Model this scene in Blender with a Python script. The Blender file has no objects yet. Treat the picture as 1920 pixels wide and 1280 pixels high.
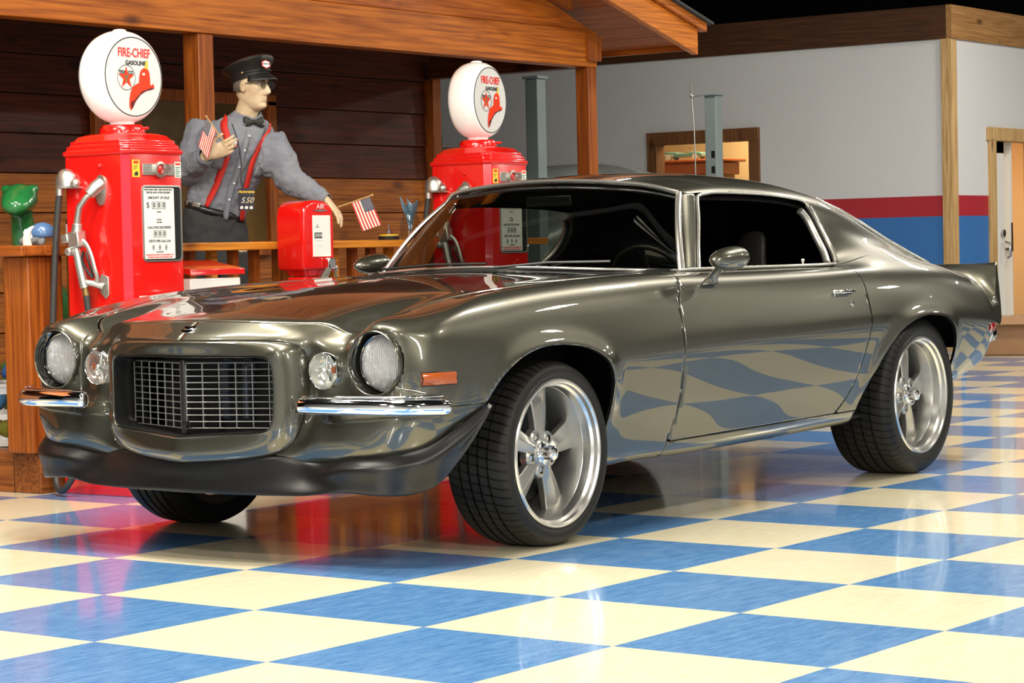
import bpy, bmesh, math, random
import numpy as np
from mathutils import Vector, Matrix, Euler
PI = math.pi
random.seed(7)
scene = bpy.context.scene
COL = scene.collection

# ------------------------------------------------------------------ camera
cam_d = bpy.data.cameras.new('camera')
cam = bpy.data.objects.new('camera', cam_d); COL.objects.link(cam)
cam_d.sensor_width = 36.0; cam_d.sensor_fit = 'HORIZONTAL'
cam_d.lens = 4434.78 / 1920.0 * 36.0
cam_d.clip_start = 0.1; cam_d.clip_end = 100
_r = Vector((-0.586156, 0.809899, -0.022004)); _u = Vector((-0.044601, -0.005138, 0.998992)); _f = Vector((-0.808970, -0.586546, -0.039134))
_m = Matrix((( _r.x, _u.x, -_f.x), (_r.y, _u.y, -_f.y), (_r.z, _u.z, -_f.z))).to_4x4()
_m.translation = Vector((6.53206, 5.44783, 1.00643))
cam.matrix_world = _m
scene.camera = cam

# ------------------------------------------------------------------ colour management, world, lights
scene.view_settings.view_transform = 'Standard'
scene.view_settings.look = 'None'
scene.view_settings.gamma = 1
scene.view_settings.use_curve_mapping = False
scene.view_settings.exposure = -0.17
w = bpy.data.worlds.new('world'); scene.world = w; w.use_nodes = True
w.node_tree.nodes['Background'].inputs[0].default_value = (0.9, 0.88, 0.85, 1)
w.node_tree.nodes['Background'].inputs[1].default_value = 0.12

def area(name, loc, size, power, color=(1, 0.93, 0.8), aim=(0, 0, -1), sy=None):
    d = bpy.data.lights.new(name, 'AREA'); d.energy = power; d.color = color
    d.shape = 'RECTANGLE' if sy else 'SQUARE'; d.size = size
    if sy: d.size_y = sy
    o = bpy.data.objects.new(name, d); COL.objects.link(o); o.location = loc
    o.rotation_euler = Vector(aim).to_track_quat('-Z', 'Y').to_euler()
    return o
CEIL = 4.6
area('fill_strip_light', (0.9, -0.5, 4.1), 0.4, 260, (1, 0.94, 0.82), (0, 0, -1), 2.6)  # added overhead strip without a fixture, brightens the hood and nose
LAMPS = [(5.4, 1.2, 150), (1.9, 1.1, 150), (-3.3, 1.6, 130), (-5.2, 1.0, 130), (-9.0, -0.6, 150),
         (5.0, 5.2, 150), (1.4, 5.0, 140), (-2.4, 4.8, 130), (-6.4, 4.4, 120), (-12.2, -1.5, 120), (-9.6, -5.4, 60), (3.0, -1.6, 120), (-11.5, 4.6, 170), (-16.0, 5.5, 170), (-16.5, 0.5, 150)]  # last three added to brighten the far end of the room
for i, (x, y, p) in enumerate(LAMPS):
    area('ceiling_lamp_light', (x, y, CEIL - 0.42), 0.5, p * 1.0, (1, 0.93, 0.80))
# added fill in place of bounce from the pale wall behind the photographer
area('fill_strip_light', (8.6, 3.4, 3.6), 0.35, 340, (1, 0.95, 0.86), (-0.85, -0.45, -0.42), 3.0)
area('fill_strip_light', (4.6, 8.6, 3.6), 0.35, 300, (1, 0.95, 0.86), (-0.35, -0.9, -0.42), 3.0)

# ------------------------------------------------------------------ node material helpers
def mat(name, color=(0.5, 0.5, 0.5), rough=0.5, metal=0.0, coat=0.0, coat_rough=0.03, emit=None, es=1.0, ior=1.5, spec=0.5, coat_ior=1.5):
    m = bpy.data.materials.new(name); m.use_nodes = True
    b = m.node_tree.nodes['Principled BSDF']
    b.inputs['Base Color'].default_value = (*color, 1); b.inputs['Roughness'].default_value = rough
    b.inputs['Metallic'].default_value = metal; b.inputs['Coat Weight'].default_value = coat
    b.inputs['Coat Roughness'].default_value = coat_rough; b.inputs['IOR'].default_value = ior
    b.inputs['Specular IOR Level'].default_value = spec; b.inputs['Coat IOR'].default_value = coat_ior
    if emit: b.inputs['Emission Color'].default_value = (*emit, 1); b.inputs['Emission Strength'].default_value = es
    return m
def nd(m, t, **kw):
    n = m.node_tree.nodes.new(t)
    for k, v in kw.items(): setattr(n, k, v)
    return n
def lk(m, a, b): m.node_tree.links.new(a, b)
def bsdf(m): return m.node_tree.nodes['Principled BSDF']
def noise_bump(m, scale=40, strength=0.2, dist=0.01, detail=3):
    tc = nd(m, 'ShaderNodeTexCoord'); n = nd(m, 'ShaderNodeTexNoise'); n.inputs['Scale'].default_value = scale; n.inputs['Detail'].default_value = detail
    bp = nd(m, 'ShaderNodeBump'); bp.inputs['Strength'].default_value = strength; bp.inputs['Distance'].default_value = dist
    lk(m, tc.outputs['Object'], n.inputs['Vector']); lk(m, n.outputs['Fac'], bp.inputs['Height']); lk(m, bp.outputs['Normal'], bsdf(m).inputs['Normal'])
    return m
def vary(m, c1, c2, scale=(1, 1, 1), nscale=4, lo=0.3, hi=0.7, detail=4, distortion=0.0):
    tc = nd(m, 'ShaderNodeTexCoord'); mp = nd(m, 'ShaderNodeMapping'); mp.inputs['Scale'].default_value = scale
    n = nd(m, 'ShaderNodeTexNoise'); n.inputs['Scale'].default_value = nscale; n.inputs['Detail'].default_value = detail; n.inputs['Distortion'].default_value = distortion
    r = nd(m, 'ShaderNodeValToRGB'); r.color_ramp.elements[0].position = lo; r.color_ramp.elements[1].position = hi
    r.color_ramp.elements[0].color = (*c1, 1); r.color_ramp.elements[1].color = (*c2, 1)
    lk(m, tc.outputs['Object'], mp.inputs['Vector']); lk(m, mp.outputs['Vector'], n.inputs['Vector']); lk(m, n.outputs['Fac'], r.inputs['Fac']); lk(m, r.outputs['Color'], bsdf(m).inputs['Base Color'])
    return r
def wood(name, dark, light, axis='x', rough=0.35, grain=1.0, coat=0.25, knots=True):
    """stained softwood: long grain along one axis, darker knots"""
    m = mat(name, light, rough + .1, coat=coat * .3, coat_rough=0.2, spec=.3)
    tc = nd(m, 'ShaderNodeTexCoord'); mp = nd(m, 'ShaderNodeMapping')
    s = {'x': (0.30, 8, 8), 'y': (8, 0.30, 8), 'z': (8, 8, 0.30)}[axis]
    mp.inputs['Scale'].default_value = s
    oi = nd(m, 'ShaderNodeObjectInfo'); add = nd(m, 'ShaderNodeVectorMath', operation='ADD')
    sc = nd(m, 'ShaderNodeVectorMath', operation='SCALE'); sc.inputs['Scale'].default_value = 17.0
    cb = nd(m, 'ShaderNodeCombineXYZ')
    for i in range(3): lk(m, oi.outputs['Random'], cb.inputs[i])
    lk(m, cb.outputs[0], sc.inputs[0]); lk(m, tc.outputs['Object'], add.inputs[0]); lk(m, sc.outputs[0], add.inputs[1])
    lk(m, add.outputs[0], mp.inputs['Vector'])
    n1 = nd(m, 'ShaderNodeTexNoise'); n1.inputs['Scale'].default_value = 1.3; n1.inputs['Detail'].default_value = 2; n1.inputs['Distortion'].default_value = 0.6
    lk(m, mp.outputs[0], n1.inputs['Vector'])
    mm = nd(m, 'ShaderNodeMath', operation='MULTIPLY'); mm.inputs[1].default_value = 46 * grain
    lk(m, n1.outputs['Fac'], mm.inputs[0])
    sn = nd(m, 'ShaderNodeMath', operation='SINE'); lk(m, mm.outputs[0], sn.inputs[0])
    n2 = nd(m, 'ShaderNodeTexNoise'); n2.inputs['Scale'].default_value = 9; n2.inputs['Detail'].default_value = 5
    lk(m, mp.outputs[0], n2.inputs['Vector'])
    m2 = nd(m, 'ShaderNodeMath', operation='MULTIPLY_ADD'); m2.inputs[1].default_value = 0.085; lk(m, sn.outputs[0], m2.inputs[0]); lk(m, n2.outputs['Fac'], m2.inputs[2])
    r = nd(m, 'ShaderNodeValToRGB'); r.color_ramp.elements[0].position = 0.25; r.color_ramp.elements[1].position = 0.72
    r.color_ramp.elements[0].color = (*dark, 1); r.color_ramp.elements[1].color = (*light, 1)
    lk(m, m2.outputs[0], r.inputs['Fac'])
    out = r.outputs['Color']
    if knots:
        v = nd(m, 'ShaderNodeTexVoronoi'); v.inputs['Scale'].default_value = 1.0
        mp2 = nd(m, 'ShaderNodeMapping'); mp2.inputs['Scale'].default_value = {'x': (1.7, 4, 4), 'y': (4, 1.7, 4), 'z': (4, 4, 1.7)}[axis]
        lk(m, add.outputs[0], mp2.inputs['Vector']); lk(m, mp2.outputs[0], v.inputs['Vector'])
        kr = nd(m, 'ShaderNodeValToRGB'); kr.color_ramp.elements[0].position = 0.05; kr.color_ramp.elements[1].position = 0.15
        kr.color_ramp.elements[0].color = (0.12, 0.08, 0.05, 1); kr.color_ramp.elements[1].color = (1, 1, 1, 1)
        lk(m, v.outputs['Distance'], kr.inputs['Fac'])
        mx = nd(m, 'ShaderNodeMix', data_type='RGBA', blend_type='MULTIPLY'); mx.inputs[0].default_value = 0.75
        lk(m, out, mx.inputs[6]); lk(m, kr.outputs['Color'], mx.inputs[7]); out = mx.outputs[2]
    lk(m, out, bsdf(m).inputs['Base Color'])
    bp = nd(m, 'ShaderNodeBump'); bp.inputs['Strength'].default_value = 0.15; bp.inputs['Distance'].default_value = 0.004
    lk(m, m2.outputs[0], bp.inputs['Height']); lk(m, bp.outputs[0], bsdf(m).inputs['Normal'])
    return m
def glass(name, tint=(0.4, 0.42, 0.4), ior=1.5, refl=(1, 1, 1), rough=0.0):
    m = bpy.data.materials.new(name); m.use_nodes = True; nt = m.node_tree; nt.nodes.clear()
    o = nt.nodes.new('ShaderNodeOutputMaterial'); mx = nt.nodes.new('ShaderNodeMixShader'); fr = nt.nodes.new('ShaderNodeFresnel'); 
    ge = nt.nodes.new('ShaderNodeNewGeometry'); io = nt.nodes.new('ShaderNodeMapRange'); io.inputs[3].default_value = ior; io.inputs[4].default_value = 1 / ior
    nt.links.new(ge.outputs['Backfacing'], io.inputs[0]); nt.links.new(io.outputs[0], fr.inputs[0])
    tr = nt.nodes.new('ShaderNodeBsdfTransparent'); tr.inputs[0].default_value = (*tint, 1)
    gl = nt.nodes.new('ShaderNodeBsdfGlossy'); gl.inputs[0].default_value = (*refl, 1); gl.inputs['Roughness'].default_value = rough
    nt.links.new(fr.outputs[0], mx.inputs[0]); nt.links.new(tr.outputs[0], mx.inputs[1]); nt.links.new(gl.outputs[0], mx.inputs[2]); nt.links.new(mx.outputs[0], o.inputs[0])
    return m

# ------------------------------------------------------------------ mesh helpers
class MB:
    def __init__(s): s.v = []; s.f = []; s.mi = []; s.m = 0; s.T = Matrix.Identity(4); s.mats = []
    def use(s, material):
        if material not in s.mats: s.mats.append(material)
        s.m = s.mats.index(material); return s
    def add(s, vs, fs):
        n = len(s.v)
        s.v += [tuple(s.T @ Vector(p)) for p in vs]
        for f in fs: s.f.append(tuple(i + n for i in f)); s.mi.append(s.m)
        return s
    def box(s, c, d, rot=None):
        x, y, z = [k / 2 for k in d]; M = rot if rot else Matrix.Identity(3)
        vs = [Vector(c) + M @ Vector(p) for p in ((-x, -y, -z), (x, -y, -z), (x, y, -z), (-x, y, -z), (-x, -y, z), (x, -y, z), (x, y, z), (-x, y, z))]
        return s.add(vs, [(0, 3, 2, 1), (4, 5, 6, 7), (0, 1, 5, 4), (1, 2, 6, 5), (2, 3, 7, 6), (3, 0, 4, 7)])
    def b2(s, a, b):  # box from two corners
        return s.box([(a[i] + b[i]) / 2 for i in range(3)], [abs(a[i] - b[i]) for i in range(3)])
    def loft(s, rings, closed=True, cap=True):
        n = len(rings[0]); vs = [p for r in rings for p in r]; fs = []
        for i in range(len(rings) - 1):
            for j in range(n if closed else n - 1):
                k = (j + 1) % n
                fs.append((i * n + j, i * n + k, (i + 1) * n + k, (i + 1) * n + j))
        if cap and closed:
            fs.append(tuple(range(n - 1, -1, -1))); L = (len(rings) - 1) * n; fs.append(tuple(range(L, L + n)))
        return s.add(vs, fs)
    def tube(s, path, r, n=10, cap=True, flat=1.0, up=None):
        P = [Vector(p) for p in path]; rings = []
        R = r if isinstance(r, (list, tuple)) else [r] * len(P)
        t0 = (P[1] - P[0]).normalized(); a = Vector(up) if up else (Vector((0, 0, 1)) if abs(t0.z) < 0.9 else Vector((1, 0, 0)))
        for i, p in enumerate(P):
            t = (P[min(i + 1, len(P) - 1)] - P[max(i - 1, 0)])
            if t.length < 1e-9: t = t0
            t = t.normalized()
            a = (a - t * a.dot(t)); a = a.normalized() if a.length > 1e-6 else t.orthogonal().normalized()
            b = t.cross(a)
            rings.append([p + (a * math.cos(2 * PI * k / n) * R[i] + b * math.sin(2 * PI * k / n) * R[i] * flat) for k in range(n)])
        return s.loft(rings, True, cap)
    def lathe(s, prof, c=(0, 0, 0), axis='z', n=32, cap=False):
        rings = []
        for r, h in prof:
            ring = []
            for k in range(n):
                a = 2 * PI * k / n; u, v = r * math.cos(a), r * math.sin(a)
                p = {'z': (u, v, h), 'y': (v, h, u), 'x': (h, u, v)}[axis]
                ring.append((c[0] + p[0], c[1] + p[1], c[2] + p[2]))
            rings.append(ring)
        return s.loft(rings, True, cap)
    def ball(s, c, r, n=14, m=8):
        if not isinstance(r, (tuple, list)): r = (r, r, r)
        rings = []
        for i in range(m + 1):
            th = PI * i / m; rr = max(math.sin(th), 0.001)
            rings.append([(c[0] + r[0] * rr * math.cos(2 * PI * k / n), c[1] + r[1] * rr * math.sin(2 * PI * k / n), c[2] - r[2] * math.cos(th)) for k in range(n)])
        return s.loft(rings, True, True)
    def prism(s, poly, a, b):  # poly of 3D points at offset a and b vectors
        A = [Vector(p) + Vector(a) for p in poly]; B = [Vector(p) + Vector(b) for p in poly]
        return s.loft([A, B], True, True)
    def grid(s, G, flip=False):  # G[i][j] 3D points
        n = len(G[0]); fs = []
        for i in range(len(G) - 1):
            for j in range(n - 1):
                f = (i * n + j, (i + 1) * n + j, (i + 1) * n + j + 1, i * n + j + 1)
                fs.append(f[::-1] if flip else f)
        return s.add([tuple(p) for r in G for p in r], fs)
    def text(s, body, size, M, extrude=0.0006, bold=0.0, align='CENTER', sx=1.0, material=None, shear=0.0):
        if material: s.use(material)
        c = bpy.data.curves.new('lettering', 'FONT'); c.body = body; c.size = size; c.extrude = extrude; c.offset = bold; c.align_x = align; c.align_y = 'CENTER'; c.shear = shear
        c.resolution_u = 3
        o = bpy.data.objects.new('lettering', c); COL.objects.link(o)
        dg = bpy.context.evaluated_depsgraph_get(); me = o.evaluated_get(dg).to_mesh()
        S = Matrix.Diagonal((sx, 1, 1, 1))
        s.add([M @ (S @ v.co) for v in me.vertices], [tuple(p.vertices) for p in me.polygons])
        o.evaluated_get(dg).to_mesh_clear(); bpy.data.objects.remove(o); bpy.data.curves.remove(c)
        return s
    def build(s, name, material=None, parent=None, smooth=None, bevel=0, bseg=2, sub=0, solid=0, weld=False, fixn=True):
        me = bpy.data.meshes.new(name); me.from_pydata(s.v, [], s.f)
        if s.mats and len(s.mats) > 0 and material is None:
            for q in s.mats: me.materials.append(q)
            for p, k in zip(me.polygons, s.mi): p.material_index = k
        elif material: me.materials.append(material)
        me.update()
        if weld or fixn:
            bm = bmesh.new(); bm.from_mesh(me)
            if weld: bmesh.ops.remove_doubles(bm, verts=bm.verts, dist=1e-5)
            if fixn: bmesh.ops.recalc_face_normals(bm, faces=bm.faces)
            bm.to_mesh(me); bm.free()
        o = bpy.data.objects.new(name, me); COL.objects.link(o)
        if parent: o.parent = parent
        finish(o, smooth, bevel, bseg, sub, solid)
        return o
def finish(o, smooth=None, bevel=0, bseg=2, sub=0, solid=0):
    me = o.data
    if smooth is not None:
        me.polygons.foreach_set('use_smooth', [True] * len(me.polygons))
        if smooth < 179:
            me.set_sharp_from_angle(angle=math.radians(smooth))
    if solid:
        q = o.modifiers.new('s', 'SOLIDIFY'); q.thickness = solid; q.offset = -1
    if bevel:
        q = o.modifiers.new('b', 'BEVEL'); q.width = bevel; q.segments = bseg; q.limit_method = 'ANGLE'; q.angle_limit = math.radians(40); q.harden_normals = False
        me.polygons.foreach_set('use_smooth', [True] * len(me.polygons)); me.set_sharp_from_angle(angle=math.radians(50))
    if sub:
        q = o.modifiers.new('u', 'SUBSURF'); q.levels = sub; q.render_levels = sub
        me.polygons.foreach_set('use_smooth', [True] * len(me.polygons))
def thing(name, label, cat, loc=(0, 0, 0), rz=0, group=None):
    o = bpy.data.objects.new(name, None); COL.objects.link(o); o.location = loc; o.rotation_euler = (0, 0, rz); o.empty_display_size = 0.05
    o['label'] = label; o['category'] = cat
    if group: o['group'] = group
    return o
def tag(o, label, cat, group=None, kind=None):
    o['label'] = label; o['category'] = cat
    if group: o['group'] = group
    if kind: o['kind'] = kind
    return o
def struct(o): o['kind'] = 'structure'; return o
def dup(root, loc=None, rz=None, label=None, group=None):
    r = root.copy(); COL.objects.link(r)
    if loc is not None: r.location = loc
    if rz is not None: r.rotation_euler = (0, 0, rz)
    if label: r['label'] = label
    if group: r['group'] = group
    for ch in list(root.children):
        c = ch.copy(); COL.objects.link(c); c.parent = r
        for g in list(ch.children):
            d = g.copy(); COL.objects.link(d); d.parent = c
    return r
def basis(o, x, y):
    x = Vector(x).normalized(); y = Vector(y).normalized(); z = x.cross(y)
    return Matrix(((x.x, y.x, z.x, o[0]), (x.y, y.y, z.y, o[1]), (x.z, y.z, z.z, o[2]), (0, 0, 0, 1)))
def cr(P, n=8, closed=False):  # catmull-rom through points
    P = [Vector(p) for p in P]; out = []; N = len(P)
    for i in range(N if closed else N - 1):
        if closed: a, b, c, d = P[i - 1], P[i], P[(i + 1) % N], P[(i + 2) % N]
        else: a, b, c, d = P[max(i - 1, 0)], P[i], P[i + 1], P[min(i + 2, N - 1)]
        for k in range(n):
            t = k / n
            out.append(0.5 * ((2 * b) + (c - a) * t + (2 * a - 5 * b + 4 * c - d) * t * t + (3 * b - a - 3 * c + d) * t ** 3))
    if not closed: out.append(P[-1])
    return out

# ------------------------------------------------------------------ shared materials
M_wall = noise_bump(mat('wall_paint_white', (0.62, 0.62, 0.64), 0.6), 90, 0.08)
M_red_stripe = mat('wall_paint_red', (0.38, 0.018, 0.03), 0.5)
M_blue_stripe = mat('wall_paint_blue', (0.035, 0.15, 0.42), 0.5)
M_ceiling = mat('ceiling_black', (0.010, 0.010, 0.010), 0.9, spec=0.05)
M_planks = wood('plank_shaded_stain', (0.036, 0.007, 0.0025), (0.110, 0.020, 0.005), 'x', 0.42)  # dark stain, darkened further for the shade under the porch beam
M_beam = wood('beam_orange_stain', (0.24, 0.052, 0.004), (0.56, 0.160, 0.014), 'x', 0.35)
M_beam_y = wood('beam_orange_stain_y', (0.20, 0.040, 0.004), (0.42, 0.105, 0.010), 'y', 0.35)
M_post = wood('post_stain', (0.16, 0.032, 0.004), (0.38, 0.10, 0.012), 'z', 0.35)
M_rail = wood('rail_stain', (0.36, 0.11, 0.008), (0.72, 0.28, 0.03), 'x', 0.3)
M_trimz = wood('trim_pine_vertical', (0.36, 0.20, 0.07), (0.62, 0.42, 0.2), 'z', 0.5, coat=0.05)
M_trimx = wood('trim_pine_x', (0.22, 0.10, 0.03), (0.42, 0.22, 0.08), 'x', 0.5, coat=0.05)
M_trimy = wood('trim_brown_y', (0.035, 0.012, 0.004), (0.085, 0.030, 0.010), 'y', 0.5, coat=0.05)
M_red = mat('pump_red_enamel', (0.72, 0.008, 0.006), 0.22, coat=0.8, coat_rough=0.04)
M_white = mat('white_enamel', (0.86, 0.85, 0.82), 0.25, coat=0.5)
M_alu = mat('cast_aluminium', (0.55, 0.54, 0.50), 0.38, 0.9)
M_chrome = mat('chrome', (0.88, 0.88, 0.88), 0.06, 1.0)
M_rubber = noise_bump(mat('black_rubber', (0.016, 0.016, 0.016), 0.5), 200, 0.1, 0.001)
M_black = mat('black_paint', (0.012, 0.012, 0.012), 0.35)
M_ink = mat('black_ink', (0.02, 0.02, 0.02), 0.6)
M_redink = mat('red_ink', (0.75, 0.03, 0.02), 0.5)
# ------------------------------------------------------------------ floor, walls, ceiling
TILE = 0.614307; TA = -0.01737
TO = (2.18435, 0.91938)
def floor_material():
    m = mat('floor_checker_vinyl', (0.8, 0.75, 0.6), 0.16, spec=0.5, coat=0.35, coat_rough=0.05)
    tc = nd(m, 'ShaderNodeTexCoord'); mp = nd(m, 'ShaderNodeMapping'); mp.inputs['Scale'].default_value = (1 / TILE, 1 / TILE, 0); mp.inputs['Location'].default_value = (0, 0, 0.5)
    ck = nd(m, 'ShaderNodeTexChecker'); ck.inputs['Scale'].default_value = 1.0
    lk(m, tc.outputs['Object'], mp.inputs['Vector']); lk(m, mp.outputs[0], ck.inputs['Vector'])
    n = nd(m, 'ShaderNodeTexNoise'); n.inputs['Scale'].default_value = 26; n.inputs['Detail'].default_value = 6; n.inputs['Roughness'].default_value = 0.7
    mp2 = nd(m, 'ShaderNodeMapping'); mp2.inputs['Scale'].default_value = (0.35, 1.6, 1); lk(m, tc.outputs['Object'], mp2.inputs['Vector']); lk(m, mp2.outputs[0], n.inputs['Vector'])
    rb = nd(m, 'ShaderNodeValToRGB'); rb.color_ramp.elements[0].position = 0.34; rb.color_ramp.elements[1].position = 0.72
    rb.color_ramp.elements[0].color = (0.060, 0.190, 0.460, 1); rb.color_ramp.elements[1].color = (0.155, 0.340, 0.620, 1)
    rw = nd(m, 'ShaderNodeValToRGB'); rw.color_ramp.elements[0].position = 0.3; rw.color_ramp.elements[1].position = 0.7
    rw.color_ramp.elements[0].color = (0.74, 0.66, 0.46, 1); rw.color_ramp.elements[1].color = (0.84, 0.78, 0.58, 1)
    lk(m, n.outputs['Fac'], rb.inputs['Fac']); lk(m, n.outputs['Fac'], rw.inputs['Fac'])
    mx = nd(m, 'ShaderNodeMix', data_type='RGBA'); lk(m, ck.outputs['Fac'], mx.inputs[0]); lk(m, rb.outputs[0], mx.inputs[6]); lk(m, rw.outputs[0], mx.inputs[7])
    lk(m, mx.outputs[2], bsdf(m).inputs['Base Color'])
    n3 = nd(m, 'ShaderNodeTexNoise'); n3.inputs['Scale'].default_value = 2.2; n3.inputs['Detail'].default_value = 2
    lk(m, tc.outputs['Object'], n3.inputs['Vector'])
    bp = nd(m, 'ShaderNodeBump'); bp.inputs['Strength'].default_value = 0.12; bp.inputs['Distance'].default_value = 0.02
    lk(m, n3.outputs['Fac'], bp.inputs['Height']); lk(m, bp.outputs[0], bsdf(m).inputs['Normal'])
    return m
fl = MB().b2((-17, -11, -0.1), (17, 11, 0)).build('floor', floor_material())
fl.location = (TO[0] , TO[1], 0); fl.rotation_euler = (0, 0, PI + TA); struct(fl)
XW, YW = -13.0, -3.8
ZW = 2.80
# white wall behind the car (faces +x), made of painted bands, with window opening
wy0, wy1, wz0, wz1 = -7.02, -5.77, 1.15, 2.09
def wall_boxes(mb, axis, pos, t, a0, a1, z0, z1, hole=None):
    def bx(p0, p1, q0, q1):
        if p1 - p0 < 1e-4 or q1 - q0 < 1e-4: return
        if axis == 'x': mb.b2((pos - t, p0, q0), (pos, p1, q1))
        else: mb.b2((p0, pos - t, q0), (p1, pos, q1))
    if hole and hole[2] < z1 and hole[3] > z0:
        h0, h1, k0, k1 = hole; k0 = max(k0, z0); k1 = min(k1, z1)
        bx(a0, h0, z0, z1); bx(h1, a1, z0, z1); bx(h0, h1, z0, k0); bx(h0, h1, k1, z1)
    else: bx(a0, a1, z0, z1)
def banded(name, axis, pos, a0, a1, hole=None):
    mb = MB()
    mb.use(M_blue_stripe); wall_boxes(mb, axis, pos, 0.12, a0, a1, 0, 1.215, hole)
    mb.use(M_red_stripe); wall_boxes(mb, axis, pos, 0.12, a0, a1, 1.215, 1.40, hole)
    mb.use(M_wall); wall_boxes(mb, axis, pos, 0.12, a0, a1, 1.40, ZW, hole)
    return struct(mb.build(name))
banded('wall_back', 'x', XW, -11.0, YW, (wy0, wy1, wz0, wz1))
banded('wall_right', 'y', YW, -20.0, XW - 0.1205, (-14.95, -13.77, 0.0, 2.03))
# timber fascia over the walls, corner post
struct(MB().b2((XW - 0.14, -11, ZW), (XW + 0.02, YW - 0.031, ZW + 0.30)).build('trim_1', M_trimy))
struct(MB().b2((-20, YW - 0.03, ZW), (XW + 0.023, YW + 0.024, ZW + 0.30)).build('trim_2', M_trimx))
struct(MB().b2((XW - 0.10, YW - 0.085, 0), (XW + 0.022, YW + 0.012, ZW)).build('trim_3', M_trimz))
struct(MB().b2((-20, -11.2, CEIL), (11, 11, CEIL + 0.1)).build('ceiling', M_ceiling))
M_truss = mat('truss_grey', (0.22, 0.22, 0.22), 0.5)
struct(MB().b2((-20, -11.3, 0), (11, -11.2, CEIL)).build('wall_left', M_ceiling))
struct(MB().b2((10.4, -11.3, 0), (10.5, 11, CEIL)).build('wall_front', M_wall))
struct(MB().b2((-20, 10.4, 0), (11, 10.5, CEIL)).build('wall_near', M_wall))
struct(MB().b2((-20.1, -11.3, 0), (-20, 11, CEIL)).build('wall_far', M_ceiling))
# ceiling trusses
for i, x in enumerate((-9, -5.5, -2, 1.5, 5, 8.5)):
    struct(MB().b2((x - 0.06, -11, CEIL - 0.35), (x + 0.06, 10.3, CEIL - 0.002)).build('trim_%d' % (10 + i), M_truss))
# hanging lamps: fixture around every light
M_lampw = mat('lamp_shade_white', (0.5, 0.5, 0.5), 0.5)
M_lampd = mat('lamp_glow', (0.8, 0.8, 0.8), 0.5, emit=(1, 0.93, 0.8), es=6)
for i, (x, y, p) in enumerate(LAMPS):
    mb = MB().lathe([(0.32, -0.36), (0.34, -0.33), (0.30, -0.25), (0.08, -0.14), (0.05, -0.1), (0.015, -0.1), (0.015, -0.001)], (x, y, CEIL), 'z', 24)
    o = mb.build('ceiling_lamp', M_lampw, smooth=40); tag(o, 'round metal high-bay lamp hanging from the black ceiling', 'lamp', 'high-bay ceiling lamps')

# interior window: frame, glass, lit room behind
def frame_y(name, x, y0, y1, z0, z1, t, mat_, d=0.10, bottom=True):
    mb = MB()
    mb.b2((x - d, y0 - t, z0 - (t if bottom else 0)), (x + 0.03, y0, z1)); mb.b2((x - d, y1, z0 - (t if bottom else 0)), (x + 0.03, y1 + t, z1)); mb.b2((x - d, y0 - t, z1), (x + 0.035, y1 + t, z1 + t * 1.1))
    if bottom: mb.b2((x - d, y0, z0 - t), (x + 0.03, y1, z0))
    return mb.build(name, mat_, bevel=0.003)
M_wframe = wood('window_casing', (0.10, 0.04, 0.015), (0.22, 0.095, 0.035), 'z', 0.45)
win = struct(frame_y('window_1', XW, wy0 + 0.11, wy1 - 0.11, wz0 + 0.1, wz1 - 0.11, 0.11, M_wframe, 0.12))
gp = MB().b2((XW - 0.07, wy0 + 0.11, wz0 + 0.1), (XW - 0.065, wy1 - 0.11, wz1 - 0.11)).build('pane', glass('clear_glass', (0.93, 0.93, 0.9)), win)
M_room = mat('room_warm_wall', (0.72, 0.55, 0.34), 0.7)
M_shelf = mat('shelf_redwood', (0.42, 0.09, 0.02), 0.4, coat=0.3)
rb = MB().b2((XW - 1.75, -8.4, 0), (XW - 1.7, -4.6, 2.6)).b2((XW - 1.7, -8.45, 0), (XW - 0.13, -8.4, 2.6)).b2((XW - 1.7, -4.65, 0), (XW - 0.13, -4.6, 2.6)).b2((XW - 1.75, -8.45, 2.6), (XW - 0.13, -4.6, 2.65)).build('wall_office', M_room); struct(rb)
area('office_light', (XW - 0.9, -6.5, 2.5), 0.8, 45, (1, 0.78, 0.45))
sh = MB().b2((XW - 1.1, -7.55, 1.70), (XW - 0.70, -6.64, 1.825)).b2((XW - 1.1, -7.55, 1.825), (XW - 0.66, -6.56, 1.855))
tag(sh.build('display_shelf', M_shelf, bevel=0.01), 'glossy red wooden display shelf seen through the office window', 'shelf')
tag(MB().b2((XW - 1.1, -7.5, 0), (XW - 0.75, -6.7, 1.699)).build('shelf_cabinet', mat('cabinet_tan', (0.5, 0.3, 0.13), 0.6)), 'tan cabinet carrying the red shelf behind the office window', 'cabinet')
# model convertible on the shelf
mc = thing('model_car', 'turquoise and white toy convertible on the red shelf behind window', 'model car', (XW - 0.80, -7.08, 1.855))
M_turq = mat('turquoise', (0.16, 0.36, 0.34), 0.2, coat=1); 
prof = [(-0.24, 0.03), (-0.25, 0.075), (-0.2, 0.088), (-0.08, 0.085), (-0.06, 0.07), (0.07, 0.07), (0.09, 0.085), (0.2, 0.078), (0.235, 0.065), (0.23, 0.03)]
MB().loft([[(sx, y, z * (0.92 if abs(sx) > 0.07 else 1)) for y, z in prof] for sx in (-0.085, -0.07, 0.07, 0.085)]).build('body', M_turq, mc, bevel=0.006)
MB().b2((-0.088, -0.24, 0.045), (0.088, -0.1, 0.06)).build('side_flash', M_white, mc)
MB().box((0, 0.075, 0.105), (0.13, 0.004, 0.05), Euler((0.5, 0, 0)).to_matrix()).build('windscreen', M_chrome, mc)
for sx in (-0.075, 0.075):
    for sy in (-0.16, 0.15):
        MB().lathe([(0.001, -0.012), (0.03, -0.012), (0.033, 0), (0.03, 0.012), (0.001, 0.012)], (sx, sy, 0.033), 'x', 16).build('wheel', M_white, mc, smooth=40)

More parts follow.
